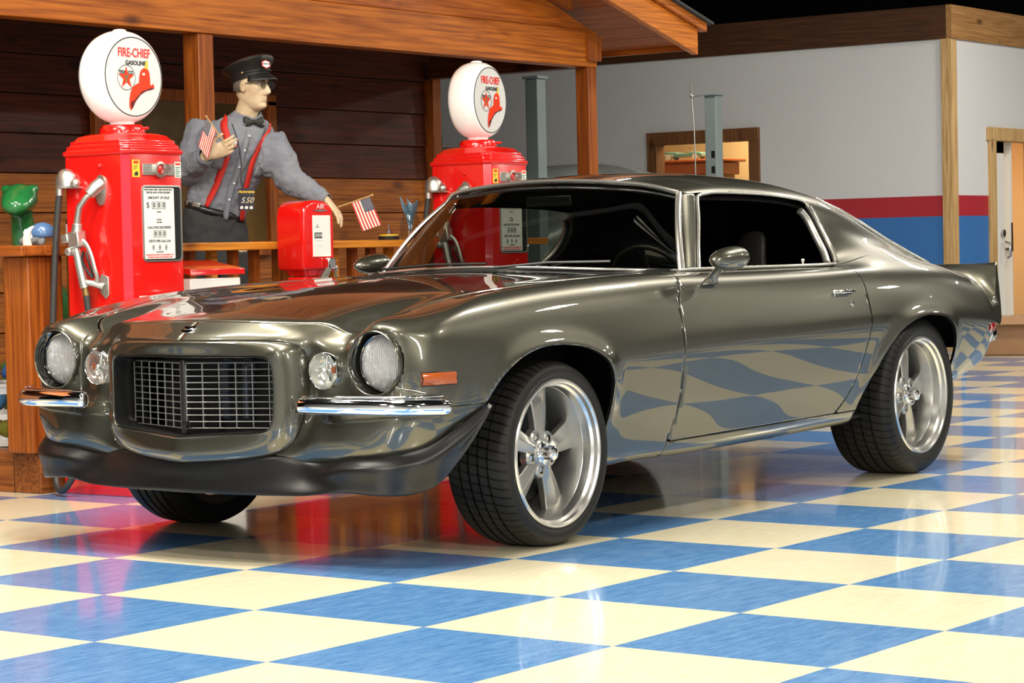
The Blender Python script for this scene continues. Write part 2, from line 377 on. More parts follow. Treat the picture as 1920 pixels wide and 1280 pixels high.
# right doorway: pine casing, white glazed door standing in it, warm room beyond
dx0, dx1, dz1 = -14.95, -13.76, 2.03
cs = MB().b2((dx1 - 0.14, YW - 0.13, 0), (dx1, YW + 0.025, dz1)).b2((dx0, YW - 0.13, 0), (dx0 + 0.10, YW + 0.025, dz1)).b2((dx0 - 0.02, YW - 0.13, dz1 - 0.12), (dx1 + 0.03, YW + 0.03, dz1 + 0.0))
cs = struct(cs.build('trim_4', M_trimz, bevel=0.003))
dr = MB()
def dbx(a, b, z0, z1, t=0.045): dr.b2((a, YW - 0.08 - t, z0), (b, YW - 0.08, z1))
dra, drb = -14.29, -13.905
dbx(dra, drb, 0.02, 0.95); dbx(drb - 0.01, drb, 0.95, 1.92); dbx(dra, dra + 0.17, 0.95, 1.92); dbx(dra, drb, 1.80, 1.93)
M_doorw = mat('door_white', (0.78, 0.77, 0.74), 0.35)
do = struct(dr.build('door_1', M_doorw, bevel=0.003))
MB().b2((dra + 0.17, YW - 0.105, 0.95), (drb - 0.01, YW - 0.10, 1.80)).build('pane', glass('door_glass', (0.8, 0.78, 0.7)), do)
MB().b2((dra + 0.15, YW - 0.082, 0.25), (drb - 0.08, YW - 0.076, 0.8)).build('panel', M_doorw, do, bevel=0.004)
MB().tube([(dra + 0.06, YW - 0.03, 0.82), (dra + 0.06, YW + 0.0, 0.84), (dra + 0.06, YW + 0.0, 0.95), (dra + 0.06, YW - 0.05, 0.97)], 0.014, 8).lathe([(0.001, -0.075), (0.035, -0.075), (0.035, -0.055), (0.001, -0.05)], (dra + 0.06, YW, 1.05), 'y', 16).build('handle', mat('brushed_nickel', (0.5, 0.5, 0.5), 0.3, 1), do, smooth=40)
dj = MB().b2((dra - 0.13, YW - 0.125, 0), (dra - 0.09, YW - 0.06, 1.94)); struct(dj.build('door_2', M_doorw))
MB().tube([(dra - 0.09, YW - 0.08, 0.9), (dra - 0.03, YW - 0.08, 0.9)], 0.012, 8).b2((dra - 0.12, YW - 0.06, 0.88), (dra - 0.10, YW - 0.05, 1.15)).build('handle', mat('dark_hinge', (0.1, 0.09, 0.08), 0.3, 1), bpy.data.objects['door_2'])
M_room2 = mat('lit_room_wall', (0.85, 0.62, 0.36), 0.7)
struct(MB().b2((-17.5, YW - 2.1, 0), (XW - 1.9, YW - 2.0, 2.6)).b2((-17.5, YW - 2.0, 0), (-17.4, YW - 0.13, 2.6)).b2((XW - 0.55, YW - 0.9, 0), (XW - 0.45, YW - 0.13, 2.6)).b2((-17.5, YW - 2.1, 2.3), (XW - 1.0, YW - 0.13, 2.35)).build('wall_entry', M_room2))
area('entry_light', (-15.4, YW - 1.0, 2.25), 0.6, 60, (1, 0.8, 0.5))
for k, z in enumerate((0.35, 0.62, 1.3, 1.62)):
    o = MB().b2((-16.1, YW - 1.9, z), (-15.1, YW - 1.5, z + 0.035)).b2((-15.16, YW - 1.9, z + 0.035), (-15.1, YW - 1.85, z + 0.2)).build('wall_shelf', M_shelf)
    tag(o, ['lowest red shelf in the lit room behind the doorway', 'second red shelf up in the lit room behind the doorway', 'third red shelf up in the lit room behind the doorway', 'top red shelf in the lit room behind the doorway'][k], 'shelf')
# cardboard box by the wall
M_card = noise_bump(mat('cardboard', (0.34, 0.19, 0.10), 0.75), 60, 0.1)
cb = thing('cardboard_box', 'open brown cardboard moving box on the floor behind the car tail', 'box', (-12.55, -3.12, 0), 0.32)
MB().b2((-0.27, -0.3, 0), (0.27, 0.3, 0.012)).b2((-0.27, -0.3, 0), (-0.262, 0.3, 0.33)).b2((0.262, -0.3, 0), (0.27, 0.3, 0.33)).b2((-0.27, -0.3, 0), (0.27, -0.292, 0.33)).b2((-0.27, 0.292, 0), (0.27, 0.3, 0.33)).b2((-0.27, -0.3, 0.325), (0.27, 0.3, 0.332)).build('carton', M_card, cb)
MB().box((0.0, 0.345, 0.315), (0.54, 0.11, 0.006), Euler((-0.45, 0, 0)).to_matrix()).box((0.33, 0, 0.305), (0.14, 0.6, 0.006), Euler((0, 0.5, 0)).to_matrix()).build('flap', M_card, cb)
MB().box((0.1, 0.05, 0.335), (0.3, 0.07, 0.004), Euler((0, 0, 0.4)).to_matrix()).box((0.16, 0.13, 0.335), (0.22, 0.05, 0.003), Euler((0, 0, 0.1)).to_matrix()).build('packing_tape', mat('tape', (0.7, 0.66, 0.6), 0.2), cb)

# four-post lift: two visible columns
M_lift = mat('lift_grey_green', (0.22, 0.27, 0.27), 0.45)
def lift_post(x, y, label, rz=0, rope=False):
    t = thing('lift_column', label, 'lift column', (x, y, 0), rz)
    w_ = 0.056
    MB().b2((-w_, -w_, 0.012), (w_, w_, 2.27)).build('column', M_lift, t, bevel=0.008)
    MB().b2((-0.16, -0.16, 0), (0.16, 0.16, 0.012)).build('base_plate', M_lift, t)
    MB().b2((-w_ - 0.015, -w_ - 0.015, 2.27), (w_ + 0.015, w_ + 0.015, 2.29)).build('cap_plate', M_lift, t, bevel=0.003)
    if rope:
        s = MB()
        for k in range(11): s.b2((w_ - 0.002, 0.004, 0.44 + k * 0.13), (w_ + 0.001, 0.04, 0.50 + k * 0.13))
        s.build('latch_slot', M_black, t)
        MB().tube([(0.08, -0.075, 2.27), (0.10, -0.15, 2.27), (0.10, -0.16, 2.38)], 0.007, 6).tube([(0.10, -0.15, 2.27), (0.105, -0.13, 2.0), (0.10, -0.125, 1.4), (0.10, -0.125, 0.6)], 0.006, 6).ball((0.10, -0.15, 2.27), 0.02).build('cable', M_alu, t, smooth=60)
    return t
lift_post(-7.97, -4.80, 'grey steel lift column behind the porch, left of the white window wall')
lift_post(-10.86, -4.99, 'grey-green slotted steel lift column in front of the office window', 0, True)
# silver car standing on the far side under the lift: roof line only shows
sc = thing('parked_car', 'pale silver car whose roof shows behind the grey coupe', 'car', (-10.75, -6.45, 0.20))
for yy_ in (-5.67, -7.23):
    o = MB().b2((-13.0 + .02, yy_ - .22, 0), (-8.45, yy_ + .22, 0.20)).build('lift_runway', M_lift); tag(o, 'grey steel lift runway under the silver car, %s' % ('nearer the porch' if yy_ > -6 else 'farther from the porch'), 'lift runway')
M_silver = mat('silver_paint', (0.33, 0.36, 0.35), 0.25, 0.6, coat=1)
sec = [(-2.2, 0.5, 0.9, 0.7), (-2.15, 0.9, 0.95, 0.8), (-1.5, 1.08, 1.0, 0.84), (-1.1, 1.12, 1.3, 0.8), (-0.6, 1.13, 1.53, 0.72), (0.2, 1.13, 1.57, 0.72), (0.7, 1.12, 1.50, 0.72), (1.1, 1.08, 1.25, 0.78), (1.4, 1.0, 1.02, 0.84), (2.1, 0.9, 0.92, 0.8), (2.25, 0.5, 0.8, 0.7)]
rings = []
for x, zs, zt, wt in sec:
    rings.append([(x, 0.80, 0.28), (x, 0.86, 0.5), (x, 0.86, min(zs, zt - 0.04)), (x, wt * 0.9, (zs + zt) / 2), (x, wt * 0.78, zt - 0.02), (x, 0.3, zt), (x, -0.3, zt), (x, -wt * 0.78, zt - 0.02), (x, -wt * 0.9, (zs + zt) / 2), (x, -0.86, min(zs, zt - 0.04)), (x, -0.86, 0.5), (x, -0.80, 0.28)])
MB().loft(rings).build('body_shell', M_silver, sc, sub=2)
for sy in (-0.78, 0.78):
    for sx in (-1.35, 1.35):
        MB().lathe([(0.001, -0.1), (0.2, -0.1), (0.31, -0.09), (0.33, -0.06), (0.33, 0.06), (0.31, 0.09), (0.2, 0.1), (0.001, 0.1)], (sx, sy, 0.33), 'y', 28).build('wheel', M_rubber, sc, smooth=50)

# ------------------------------------------------------------------ porch
PX = -6.25      # x of the front right post
ZB = 2.172      # underside of the front beam
FL = 0.16
# platform
struct(MB().b2((PX + 0.05, -4.5, 0), (-0.462, -2.30, FL)).build('floor_porch', M_planks))
# curb
cu = MB().b2((PX, -2.30, 0), (-0.46, -2.13, 0.175)).build('porch_curb', wood('curb_stain', (0.10, 0.026, 0.006), (0.27, 0.085, 0.016), 'x', 0.35), bevel=0.006); tag(cu, 'thick stained timber curb running under the railing beside the red pump', 'curb')
cu2 = MB().b2((-0.63, -4.5, 0), (-0.46, -2.301, 0.175)).build('porch_curb', wood('curb_stain_y', (0.12, 0.03, 0.006), (0.32, 0.10, 0.018), 'y', 0.35), bevel=0.006); tag(cu2, 'stained timber curb along the left end of the porch', 'curb')
# back wall of lapped planks
zz = FL
k = 0
while zz < 3.2:
    h = 0.222
    o = MB()
    o.add([(PX - 0.05, -4.5, zz), (2.6, -4.5, zz), (2.6, -4.515, zz + h - 0.004), (PX - 0.05, -4.515, zz + h - 0.004), (PX - 0.05, -4.56, zz), (2.6, -4.56, zz), (2.6, -4.56, zz + h - 0.004), (PX - 0.05, -4.56, zz + h - 0.004)],
          [(0, 1, 2, 3), (4, 7, 6, 5), (0, 4, 5, 1), (3, 2, 6, 7), (0, 3, 7, 4), (1, 5, 6, 2)])
    o = o.build('wall_plank', M_planks if zz > 1.35 else wood('plank_mid_stain%d' % k, (0.17, 0.042, 0.005), (0.42, 0.13, 0.014), 'x', 0.36), bevel=0.003)  # upper boards take the tone darkened for porch shade
    tag(o, ['lowest', 'second', 'third', 'fourth', 'fifth', 'sixth', 'seventh', 'eighth', 'ninth', 'tenth', 'eleventh', 'twelfth', 'thirteenth', 'fourteenth'][k] + ' horizontal stained board from the bottom of the porch back wall', 'board', 'boards of the porch back wall')
    zz += h; k += 1
struct(MB().b2((PX - 0.05, -4.64, FL), (2.6, -4.561, 3.2)).build('wall_porch', M_black))
o = MB().b2((PX - 0.09, -4.53, 0), (PX + 0.0, -4.44, ZB)).build('corner_post', M_post, bevel=0.004); tag(o, 'narrow stained corner post at the right end of the plank wall', 'post')
# posts
def post(x, y, s, z0, z1, label, m=M_post):
    o = MB().b2((x - s / 2, y - s / 2, z0), (x + s / 2, y + s / 2, z1)).build('porch_post', m, bevel=0.006); tag(o, label, 'post'); return o
post(PX - 0.03, -3.20, 0.10, 0, ZB, 'stained porch post standing alone at the right end of the beam')
post(-2.66, -3.22, 0.115, FL, ZB, 'stained porch post behind the attendant in the peaked cap')
# front beam and gable
o = MB().b2((PX - 0.09, -3.27, ZB), (2.6, -3.15, ZB + 0.235)).build('front_beam', M_beam, bevel=0.006); tag(o, 'long orange-stained beam across the front of the porch', 'beam')
o = MB().b2((PX - 0.10, -3.149, ZB + 0.04), (PX + 0.04, -3.12, ZB + 0.20)).build('beam_end_block', M_post, bevel=0.003); tag(o, 'small upright block nailed over the right end of the porch beam', 'block')
o = MB().b2((PX - 0.08, -4.45, ZB), (PX + 0.03, -3.28, ZB + 0.14)).build('side_beam', wood('side_beam_stain', (0.05, 0.014, 0.004), (0.15, 0.04, 0.012), 'y', 0.4), bevel=0.004); tag(o, 'dark side beam joining the right porch post to the plank wall', 'beam')
SL = 0.268   # roof slope
def roofz(x): return 2.30 + (x + 7.0) * SL
# gable boards above the beam
g0 = ZB + 0.235
for k, (za, zb) in enumerate(((g0 + 0.004, g0 + 0.26), (g0 + 0.264, g0 + 0.52), (g0 + 0.524, g0 + 0.78))):
    xa = -7.0 + (za + 0.02 - 2.30) / SL; xb = -7.0 + (zb + 0.02 - 2.30) / SL
    xa = max(xa, PX - 0.06)
    o = MB().prism([(xa, 0, za), (2.6, 0, za), (2.6, 0, zb), (max(xb, xa), 0, zb)], (0, -3.27, 0), (0, -3.17, 0)).build('gable_board', wood('gable_stain%d' % k, (0.24, 0.048, 0.004), (0.52, 0.14, 0.012), 'x', 0.35), bevel=0.003)
    tag(o, ['lowest', 'middle', 'upper'][k] + ' orange-stained gable board above the long porch beam', 'board', 'gable boards')
# right roof slope: boards, fascia, shingles
def slope_box(mb, xa, xb, y0, y1, dz0, dz1):
    mb.add([(xa, y0, roofz(xa) + dz0), (xb, y0, roofz(xb) + dz0), (xb, y1, roofz(xb) + dz0), (xa, y1, roofz(xa) + dz0), (xa, y0, roofz(xa) + dz1), (xb, y0, roofz(xb) + dz1), (xb, y1, roofz(xb) + dz1), (xa, y1, roofz(xa) + dz1)],
           [(0, 3, 2, 1), (4, 5, 6, 7), (0, 1, 5, 4), (1, 2, 6, 5), (2, 3, 7, 6), (3, 0, 4, 7)])
    return mb
xs = -6.98; k = 0
while xs < -3.2:
    o = slope_box(MB(), xs, xs + 0.195, -4.7, -2.82, 0.03, 0.055).build('soffit_board', M_beam_y); k += 1
    tag(o, 'stained roof board under the porch eave, %s from its outer edge' % ['first', 'second', 'third', 'fourth', 'fifth', 'sixth', 'seventh', 'eighth', 'ninth', 'tenth', 'eleventh', 'twelfth', 'thirteenth', 'fourteenth', 'fifteenth', 'sixteenth', 'seventeenth', 'eighteenth', 'nineteenth', 'twentieth'][k - 1], 'board', 'roof boards under the porch eave')
    xs += 0.2
o = slope_box(MB(), -6.98, -3.0, -2.82, -2.77, -0.04, 0.13).build('gable_fascia', wood('fascia_stain', (0.36, 0.09, 0.006), (0.70, 0.21, 0.018), 'x', 0.3), bevel=0.005); tag(o, 'orange-stained sloping fascia board at the front edge of the porch roof', 'fascia')
o = slope_box(MB(), -7.05, -3.0, -2.80, -2.74, 0.131, 0.19).build('fascia_trim', M_beam, bevel=0.004); tag(o, 'narrow upper trim strip above the sloping porch fascia', 'trim')
o = slope_box(MB(), -7.09, -3.0, -4.72, -2.71, 0.191, 0.206).build('roof_shingles', noise_bump(mat('shingle', (0.05, 0.05, 0.05), 0.9), 60, 0.5)); tag(o, 'dark shingle layer on the sloping porch roof', 'roofing')
o = MB().b2((-7.03, -4.7, roofz(-7.0) + 0.0), (-6.985, -2.83, roofz(-7.0) + 0.14)).build('eave_board', M_beam_y, bevel=0.003); tag(o, 'stained eave board along the low edge of the porch roof', 'board')
o = slope_box(MB(), -6.0, -3.0, -3.149, -3.10, -0.05, 0.028).build('gable_batten', M_post); tag(o, 'stained batten under the roof boards along the gable', 'batten')
o = MB().b2((-6.2, -4.49, ZB + 0.25), (2.6, -3.28, ZB + 0.27)).build('porch_ceiling_board', M_planks); tag(o, 'dark stained ceiling boards inside the porch', 'ceiling boards')
# railing: one thing with its parts
rl = thing('porch_railing', 'long stained timber porch railing with square balusters in front of the attendant', 'railing', (0, 0, 0))
MB().b2((-0.72, -2.29, 1.02), (-0.36, -2.10, 1.066)).b2((-0.72, -4.4, 1.02), (-0.55, -2.289, 1.066)).build('railing_cap', wood('cap_stain', (0.18, 0.04, 0.006), (0.42, 0.11, 0.014), 'y', 0.35), rl, bevel=0.006)
MB().b2((-0.62, -2.29, 0.175), (-0.42, -2.13, 1.02)).build('railing_post', M_post, rl, bevel=0.008)
MB().b2((-4.3, -2.36, 1.028), (-0.725, -2.14, 1.066)).build('top_rail', M_rail, rl, bevel=0.005)
MB().b2((-4.3, -2.30, 0.30), (-0.64, -2.22, 0.36)).build('bottom_rail', M_post, rl, bevel=0.004)
for i in range(24):
    x = -0.80 - i * 0.148
    if i in (9, 10): continue
    MB().b2((x - 0.02, -2.275, 0.36), (x + 0.02, -2.235, 1.028)).build('baluster', M_post if i % 3 else M_rail, rl)
MB().b2((-2.33, -2.30, 0.176), (-2.16, -2.19, 1.028)).build('railing_post', M_post, rl, bevel=0.005)
# picture-window behind the attendant
wf = thing('porch_window', 'framed window in the plank wall behind the attendant', 'window', (-3.87, -4.49, 0))
MB().b2((-.78, 0, 1.05), (-.70, 0.05, 1.96)).b2((.69, 0, 1.05), (.78, 0.05, 1.96)).b2((-.78, 0, 1.93), (.78, 0.05, 2.00)).b2((-.78, 0, 1.0), (.78, 0.06, 1.09)).b2((.40, 0, 1.05), (.46, 0.045, 1.95)).build('window_frame', M_post, wf, bevel=0.004)
mg = mat('mottled_pane', (0.09, 0.065, 0.03), 0.12, coat=0.5); vary(mg, (0.03, 0.015, 0.006), (0.20, 0.12, 0.04), nscale=1.6)  # opaque pane, mottled from near black to dull yellow
MB().b2((-.70, 0.005, 1.09), (.69, 0.012, 1.93)).build('pane', mg, wf)
# ================================================================== CAR (x forward, y to its left, front axle at x = 0)
car = thing('car', 'dark grey two-door coupe with black hood stripes, chrome split bumpers and five-spoke wheels', 'car', (0, 0, 0))
def metallic_paint():
    m = mat('grey_metallic_paint', (0.10, 0.095, 0.072), 0.36, 0.85, coat=1.0, coat_rough=0.010, coat_ior=1.65)
    tc = nd(m, 'ShaderNodeTexCoord'); n = nd(m, 'ShaderNodeTexNoise'); n.inputs['Scale'].default_value = 900
    lk(m, tc.outputs['Object'], n.inputs['Vector'])
    r = nd(m, 'ShaderNodeValToRGB'); r.color_ramp.elements[0].color = (0.060, 0.058, 0.043, 1); r.color_ramp.elements[1].color = (0.108, 0.104, 0.078, 1)
    lk(m, n.outputs['Fac'], r.inputs['Fac']); lk(m, r.outputs[0], bsdf(m).inputs['Base Color'])
    return m
M_paint = metallic_paint()
M_stripe = mat('black_stripe_paint', (0.006, 0.006, 0.006), 0.25, coat=1.0, coat_rough=0.015, coat_ior=1.7)
M_inner = mat('chassis_black', (0.008, 0.008, 0.008), 0.7)
M_lip = mat('satin_black_plastic', (0.008, 0.008, 0.0085), 0.34, spec=0.4)

def natural(ts, P, tt):
    """natural cubic spline through points P (n,3) at knots ts, evaluated at tt"""
    n = len(ts); P = np.asarray(P, float); h = np.diff(ts)
    A = np.zeros((n, n)); B = np.zeros_like(P); A[0, 0] = A[-1, -1] = 1
    for i in range(1, n - 1):
        A[i, i - 1] = h[i - 1]; A[i, i] = 2 * (h[i - 1] + h[i]); A[i, i + 1] = h[i]
        B[i] = 6 * ((P[i + 1] - P[i]) / h[i] - (P[i] - P[i - 1]) / h[i - 1])
    M = np.linalg.solve(A, B.reshape(n, -1)).reshape(P.shape)
    out = []
    for t in tt:
        i = min(max(np.searchsorted(ts, t) - 1, 0), n - 2); a = ts[i + 1] - t; b = t - ts[i]; H = h[i]
        out.append(M[i] * a ** 3 / (6 * H) + M[i + 1] * b ** 3 / (6 * H) + (P[i] / H - M[i] * H / 6) * a + (P[i + 1] / H - M[i + 1] * H / 6) * b)
    return np.array(out)
def knots(T, axis, pw=0.8):
    d = np.linalg.norm(np.diff(T, axis=axis), axis=2).mean(axis=1 - axis) ** pw
    return np.concatenate([[0], np.cumsum(d)])
def surf(T, nu, nv):
    T = np.asarray(T, float); ku = knots(T, 0); kv = knots(T, 1)
    def fine(k, per):  # samples proportional to knot spacing, knots included
        out = []
        for i in range(len(k) - 1):
            m = max(2, int(round((k[i + 1] - k[i]) / k[-1] * per)))
            out += list(np.linspace(k[i], k[i + 1], m, endpoint=False))
        return np.array(out + [k[-1]])
    U = fine(ku, nu); V = fine(kv, nv)
    A = natural(ku, T.reshape(len(T), -1), U).reshape(len(U), T.shape[1], 3)
    B = natural(kv, A.transpose(1, 0, 2).reshape(T.shape[1], -1), V).reshape(len(V), len(U), 3).transpose(1, 0, 2)
    return B
def smooth_grid(G, it=2):
    for _ in range(it):
        H = G.copy(); H[1:-1] = (G[:-2] + 2 * G[1:-1] + G[2:]) / 4; G = H.copy(); H[:, 1:-1] = (G[:, :-2] + 2 * G[:, 1:-1] + G[:, 2:]) / 4; G = H
    return G
def sdpoly(P, poly):
    """signed distance (negative inside) of points P (n,2) to closed polygon"""
    P = np.asarray(P, float); Q = np.asarray(poly, float); d = np.full(len(P), 1e9); ins = np.zeros(len(P), bool)
    for i in range(len(Q)):
        a, b = Q[i], Q[(i + 1) % len(Q)]; e = b - a
        t = np.clip(((P - a) @ e) / (e @ e), 0, 1); d = np.minimum(d, np.hypot(*(P - a - t[:, None] * e).T))
        c = ((a[1] > P[:, 1]) != (b[1] > P[:, 1]))
        with np.errstate(divide='ignore', invalid='ignore'):
            xx = (b[0] - a[0]) * (P[:, 1] - a[1]) / (b[1] - a[1]) + a[0]
        ins ^= c & (P[:, 0] < xx)
    return np.where(ins, -d, d)
def cutmesh(V, F, f):
    """split quads / polygons along f = 0 and keep the part with f > 0. V (n,3) array, F list of index tuples"""
    V = [tuple(p) for p in V]; vals = list(f(np.array(V))); memo = {}; out = []
    eps = 2e-4
    vals = [0.0 if abs(x) < eps else x for x in vals]
    need = []
    def mid(a, b):
        k = (min(a, b), max(a, b))
        if k not in memo:
            memo[k] = len(V) + len(need); need.append(k)
        return memo[k]
    for F_ in F:
        s = [vals[i] for i in F_]
        if min(s) >= 0 and max(s) > 0: out.append(tuple(F_)); continue
        if max(s) <= 0: continue
        poly = []
        for i, a in enumerate(F_):
            b = F_[(i + 1) % len(F_)]
            if vals[a] >= 0: poly.append(a)
            if (vals[a] > 0 and vals[b] < 0) or (vals[a] < 0 and vals[b] > 0): poly.append(mid(a, b))
        if len(poly) >= 3: out.append(tuple(poly))
    # place the new points by bisection
    if need:
        A = np.array([V[a] for a, b in need]); B = np.array([V[b] for a, b in need]); fa = np.array([vals[a] for a, b in need])
        lo = np.zeros(len(need)); hi = np.ones(len(need))
        for _ in range(14):
            m = (lo + hi) / 2; fm = f(A + (B - A) * m[:, None]); same = np.sign(fm) == np.sign(fa); lo = np.where(same, m, lo); hi = np.where(same, hi, m)
        m = (lo + hi) / 2
        V += [tuple(p) for p in A + (B - A) * m[:, None]]
    # compact
    used = sorted({i for F_ in out for i in F_}); mp = {a: i for i, a in enumerate(used)}
    return np.array([V[i] for i in used]), [tuple(mp[i] for i in F_) for F_ in out]
def gridmesh(G):
    n = G.shape[1]; F = []
    for i in range(G.shape[0] - 1):
        for j in range(n - 1): F.append((i * n + j, (i + 1) * n + j, (i + 1) * n + j + 1, i * n + j + 1))
    return G.reshape(-1, 3), F
def panel(name, V, F, material, parent=car, solid=0.005, mirror=False, flip=False, both=False, mats=None, sharp=60):
    if len(F) == 0: print('EMPTY', name); return
    obs = []
    for s in ((1, -1) if both else (1,)):
        vs = [(p[0], p[1] * s, p[2]) for p in V]; fs = [f[::-1] if (s < 0) != flip else f for f in F]
        me = bpy.data.meshes.new(name); me.from_pydata(vs, [], fs)
        if mats:
            for q in mats[0]: me.materials.append(q)
            me.polygons.foreach_set('material_index', mats[1])
        else: me.materials.append(material)
        me.validate(); me.update()
        o = bpy.data.objects.new(name, me); COL.objects.link(o); o.parent = parent
        finish(o, sharp, solid=solid); obs.append(o)
    return obs
def below(fx):  # helper: keep where fx(P) > 0
    return fx

# ---- hood height field
def interp(x, xs, ys): return np.interp(x, xs, ys)
def Ehood(x):
    X = np.array([-1.3, -0.86, -0.3, 0.108, 0.347, 0.515, 0.60, 0.72, 0.86]); Z = np.array([0.915, 0.907, 0.889, 0.868, 0.843, 0.815, 0.798, 0.774, 0.738])
    return natural(X, Z[:, None], np.atleast_1d(x).ravel())[:, 0]
def Hood(x, y):
    x = np.atleast_1d(np.asarray(x, float)); y = np.abs(np.atleast_1d(np.asarray(y, float)))
    e = Ehood(x)
    b = 0.5 + 0.5 * np.cos(np.clip(y / 0.56, 0, 1) * PI); b = b ** 0.8
    z = e + (0.020 + 0.012 * np.clip((x - 0.2) / 0.5, 0, 1)) * b
    fr = np.clip((x - 0.12) / 0.50, 0, 1) ** 1.4
    z -= fr * 0.046 * np.exp(-((y - 0.57) / 0.062) ** 2)
    # raised centre bulge
    return z
SEAM_F = [(0.0, 0.790), (0.10, 0.787), (0.2, 0.775), (0.29, 0.760), (0.36, 0.745), (0.42, 0.727), (0.45, 0.716), (0.475, 0.706), (0.50, 0.696), (0.535, 0.685), (0.575, 0.670), (0.61, 0.655), (0.64, 0.630), (0.66, 0.585)]  # (y, x)
SEAM_S = [(0.665, 0.56), (0.667, 0.50), (0.670, 0.43), (0.675, 0.33), (0.685, 0.20), (0.697, 0.03), (0.705, -0.2), (0.712, -0.42), (0.728, -0.82)]
def seampt(y, x): return (x, y, float(Hood(x, y)[0]))

# ---- wrap surface of nose, fender, door, quarter, tail: columns of 11 points bottom to top
def C(*p): return list(p)
cols = []
def col(pts): assert len(pts) == 11, len(pts); cols.append(pts)
def fcol(y, xs, zs, ys=None, top=None):
    ys = ys or [y] * 10
    col([(xs[i], ys[i], zs[i]) for i in range(10)] + [seampt(*top)])
fcol(0.0, [.80, .83, .84, .84, .85, .855, .86, .862, .883, .845], [.30, .33, .40, .46, .52, .58, .64, .69, .726, .757], top=(0, .790))
fcol(0.13, [.797, .827, .837, .837, .838, .84, .845, .848, .866, .832], [.30, .33, .40, .46, .52, .58, .64, .69, .726, .757], top=(.13, .784))
fcol(0.25, [.79, .82, .83, .83, .82, .82, .82, .82, .832, .805], [.30, .33, .40, .46, .52, .58, .64, .69, .725, .755], top=(.25, .768))
fcol(0.38, [.77, .80, .79, .78, .77, .765, .765, .772, .788, .764], [.31, .34, .40, .46, .52, .58, .64, .685, .721, .750], top=(.38, .739))
fcol(0.445, [.76, .79, .79, .77, .75, .74, .74, .742, .745, .733], [.31, .345, .41, .475, .53, .58, .64, .68, .71, .740], top=(.45, .716))
fcol(0.50, [.755, .79, .80, .785, .765, .757, .757, .752, .74, .72], [.32, .35, .42, .485, .535, .58, .64, .69, .716, .734], top=(.50, .696))
fcol(0.575, [.752, .788, .80, .78, .752, .742, .742, .738, .722, .70], [.325, .352, .42, .49, .54, .585, .64, .68, .705, .724], top=(.575, .670))
fcol(0.64, [.75, .786, .80, .785, .768, .768, .768, .765, .752, .705], [.33, .356, .42, .49, .54, .59, .65, .70, .735, .757], top=(.637, .632))
fcol(0.71, [.745, .78, .79, .78, .770, .774, .775, .775, .764, .70], [.335, .36, .42, .485, .535, .60, .67, .735, .770, .793], ys=[.70, .70, .705, .71, .71, .71, .71, .71, .705, .695], top=(.664, .565))
fcol(0.79, [.725, .75, .765, .768, .765, .771, .771, .766, .752, .675], [.345, .37, .42, .48, .54, .60, .67, .73, .765, .789], ys=[.77, .775, .785, .79, .79, .79, .79, .79, .782, .768], top=(.667, .50))
fcol(0.845, [.68, .70, .72, .73, .732, .738, .738, .728, .710, .615], [.362, .38, .43, .48, .54, .60, .665, .72, .757, .792], ys=[.825, .83, .838, .845, .845, .845, .845, .842, .832, .812], top=(.670, .43))
fcol(0.885, [.625, .64, .66, .67, .68, .682, .682, .668, .64, .53], [.395, .408, .44, .485, .535, .595, .66, .718, .765, .808], ys=[.865, .87, .878, .882, .885, .885, .884, .880, .866, .832], top=(.675, .33))
fcol(0.91, [.54, .55, .555, .56, .56, .56, .56, .55, .52, .42], [.44, .445, .465, .495, .535, .592, .655, .722, .780, .830], ys=[.88, .888, .90, .905, .908, .909, .907, .898, .877, .832], top=(.685, .20))
fcol(0.92, [.36, .36, .36, .36, .36, .36, .36, .355, .33, .26], [.46, .465, .48, .50, .54, .592, .655, .727, .800, .852], ys=[.87, .89, .905, .912, .918, .921, .918, .903, .875, .822], top=(.697, .03))
fcol(0.93, [.06] * 9 + [.02], [.40, .41, .44, .49, .54, .597, .655, .735, .823, .872], ys=[.86, .88, .90, .915, .925, .931, .927, .908, .876, .818], top=(.705, -.2))
fcol(0.93, [-.24] * 9 + [-.27], [.25, .262, .34, .44, .54, .61, .66, .745, .838, .886], ys=[.83, .868, .890, .908, .926, .937, .932, .910, .875, .816], top=(.713, -.45))
fcol(0.93, [-.48] * 9 + [-.50], [.24, .25, .33, .43, .54, .62, .67, .757, .848, .893], ys=[.82, .862, .887, .908, .928, .940, .934, .908, .872, .814], top=(.721, -.65))
fcol(0.93, [-.76] * 10, [.238, .248, .33, .43, .545, .63, .685, .770, .858, .899], ys=[.815, .858, .885, .907, .929, .942, .935, .906, .868, .812], top=(.729, -.84))
def scol(x, y, z, dx=None):
    dx = dx or [0] * 11
    col([(x + dx[i], y[i], z[i]) for i in range(11)])
SY = [.815, .858, .885, .907, .929, .943, .936, .907, .868, .815, .742]
scol(-1.15, SY, [.238, .248, .33, .43, .55, .64, .695, .778, .860, .895, .907])
scol(-1.6, SY, [.243, .253, .335, .435, .555, .65, .70, .782, .860, .893, .907])
scol(-2.0, SY, [.25, .26, .34, .44, .56, .658, .708, .787, .863, .894, .906])
scol(-2.26, [.815, .856, .883, .906, .930, .945, .938, .912, .875, .825, .752], [.26, .27, .345, .445, .565, .665, .713, .792, .866, .897, .908])
scol(-2.58, [.81, .85, .88, .906, .932, .947, .941, .918, .882, .832, .757], [.31, .32, .38, .47, .575, .668, .718, .795, .860, .900, .951])
scol(-2.95, [.80, .84, .875, .903, .930, .944, .937, .913, .876, .820, .727], [.34, .35, .40, .48, .58, .662, .712, .781, .848, .889, .938])
scol(-3.18, [.79, .83, .865, .893, .918, .930, .923, .898, .858, .790, .680], [.36, .37, .415, .485, .575, .650, .70, .765, .832, .880, .914])
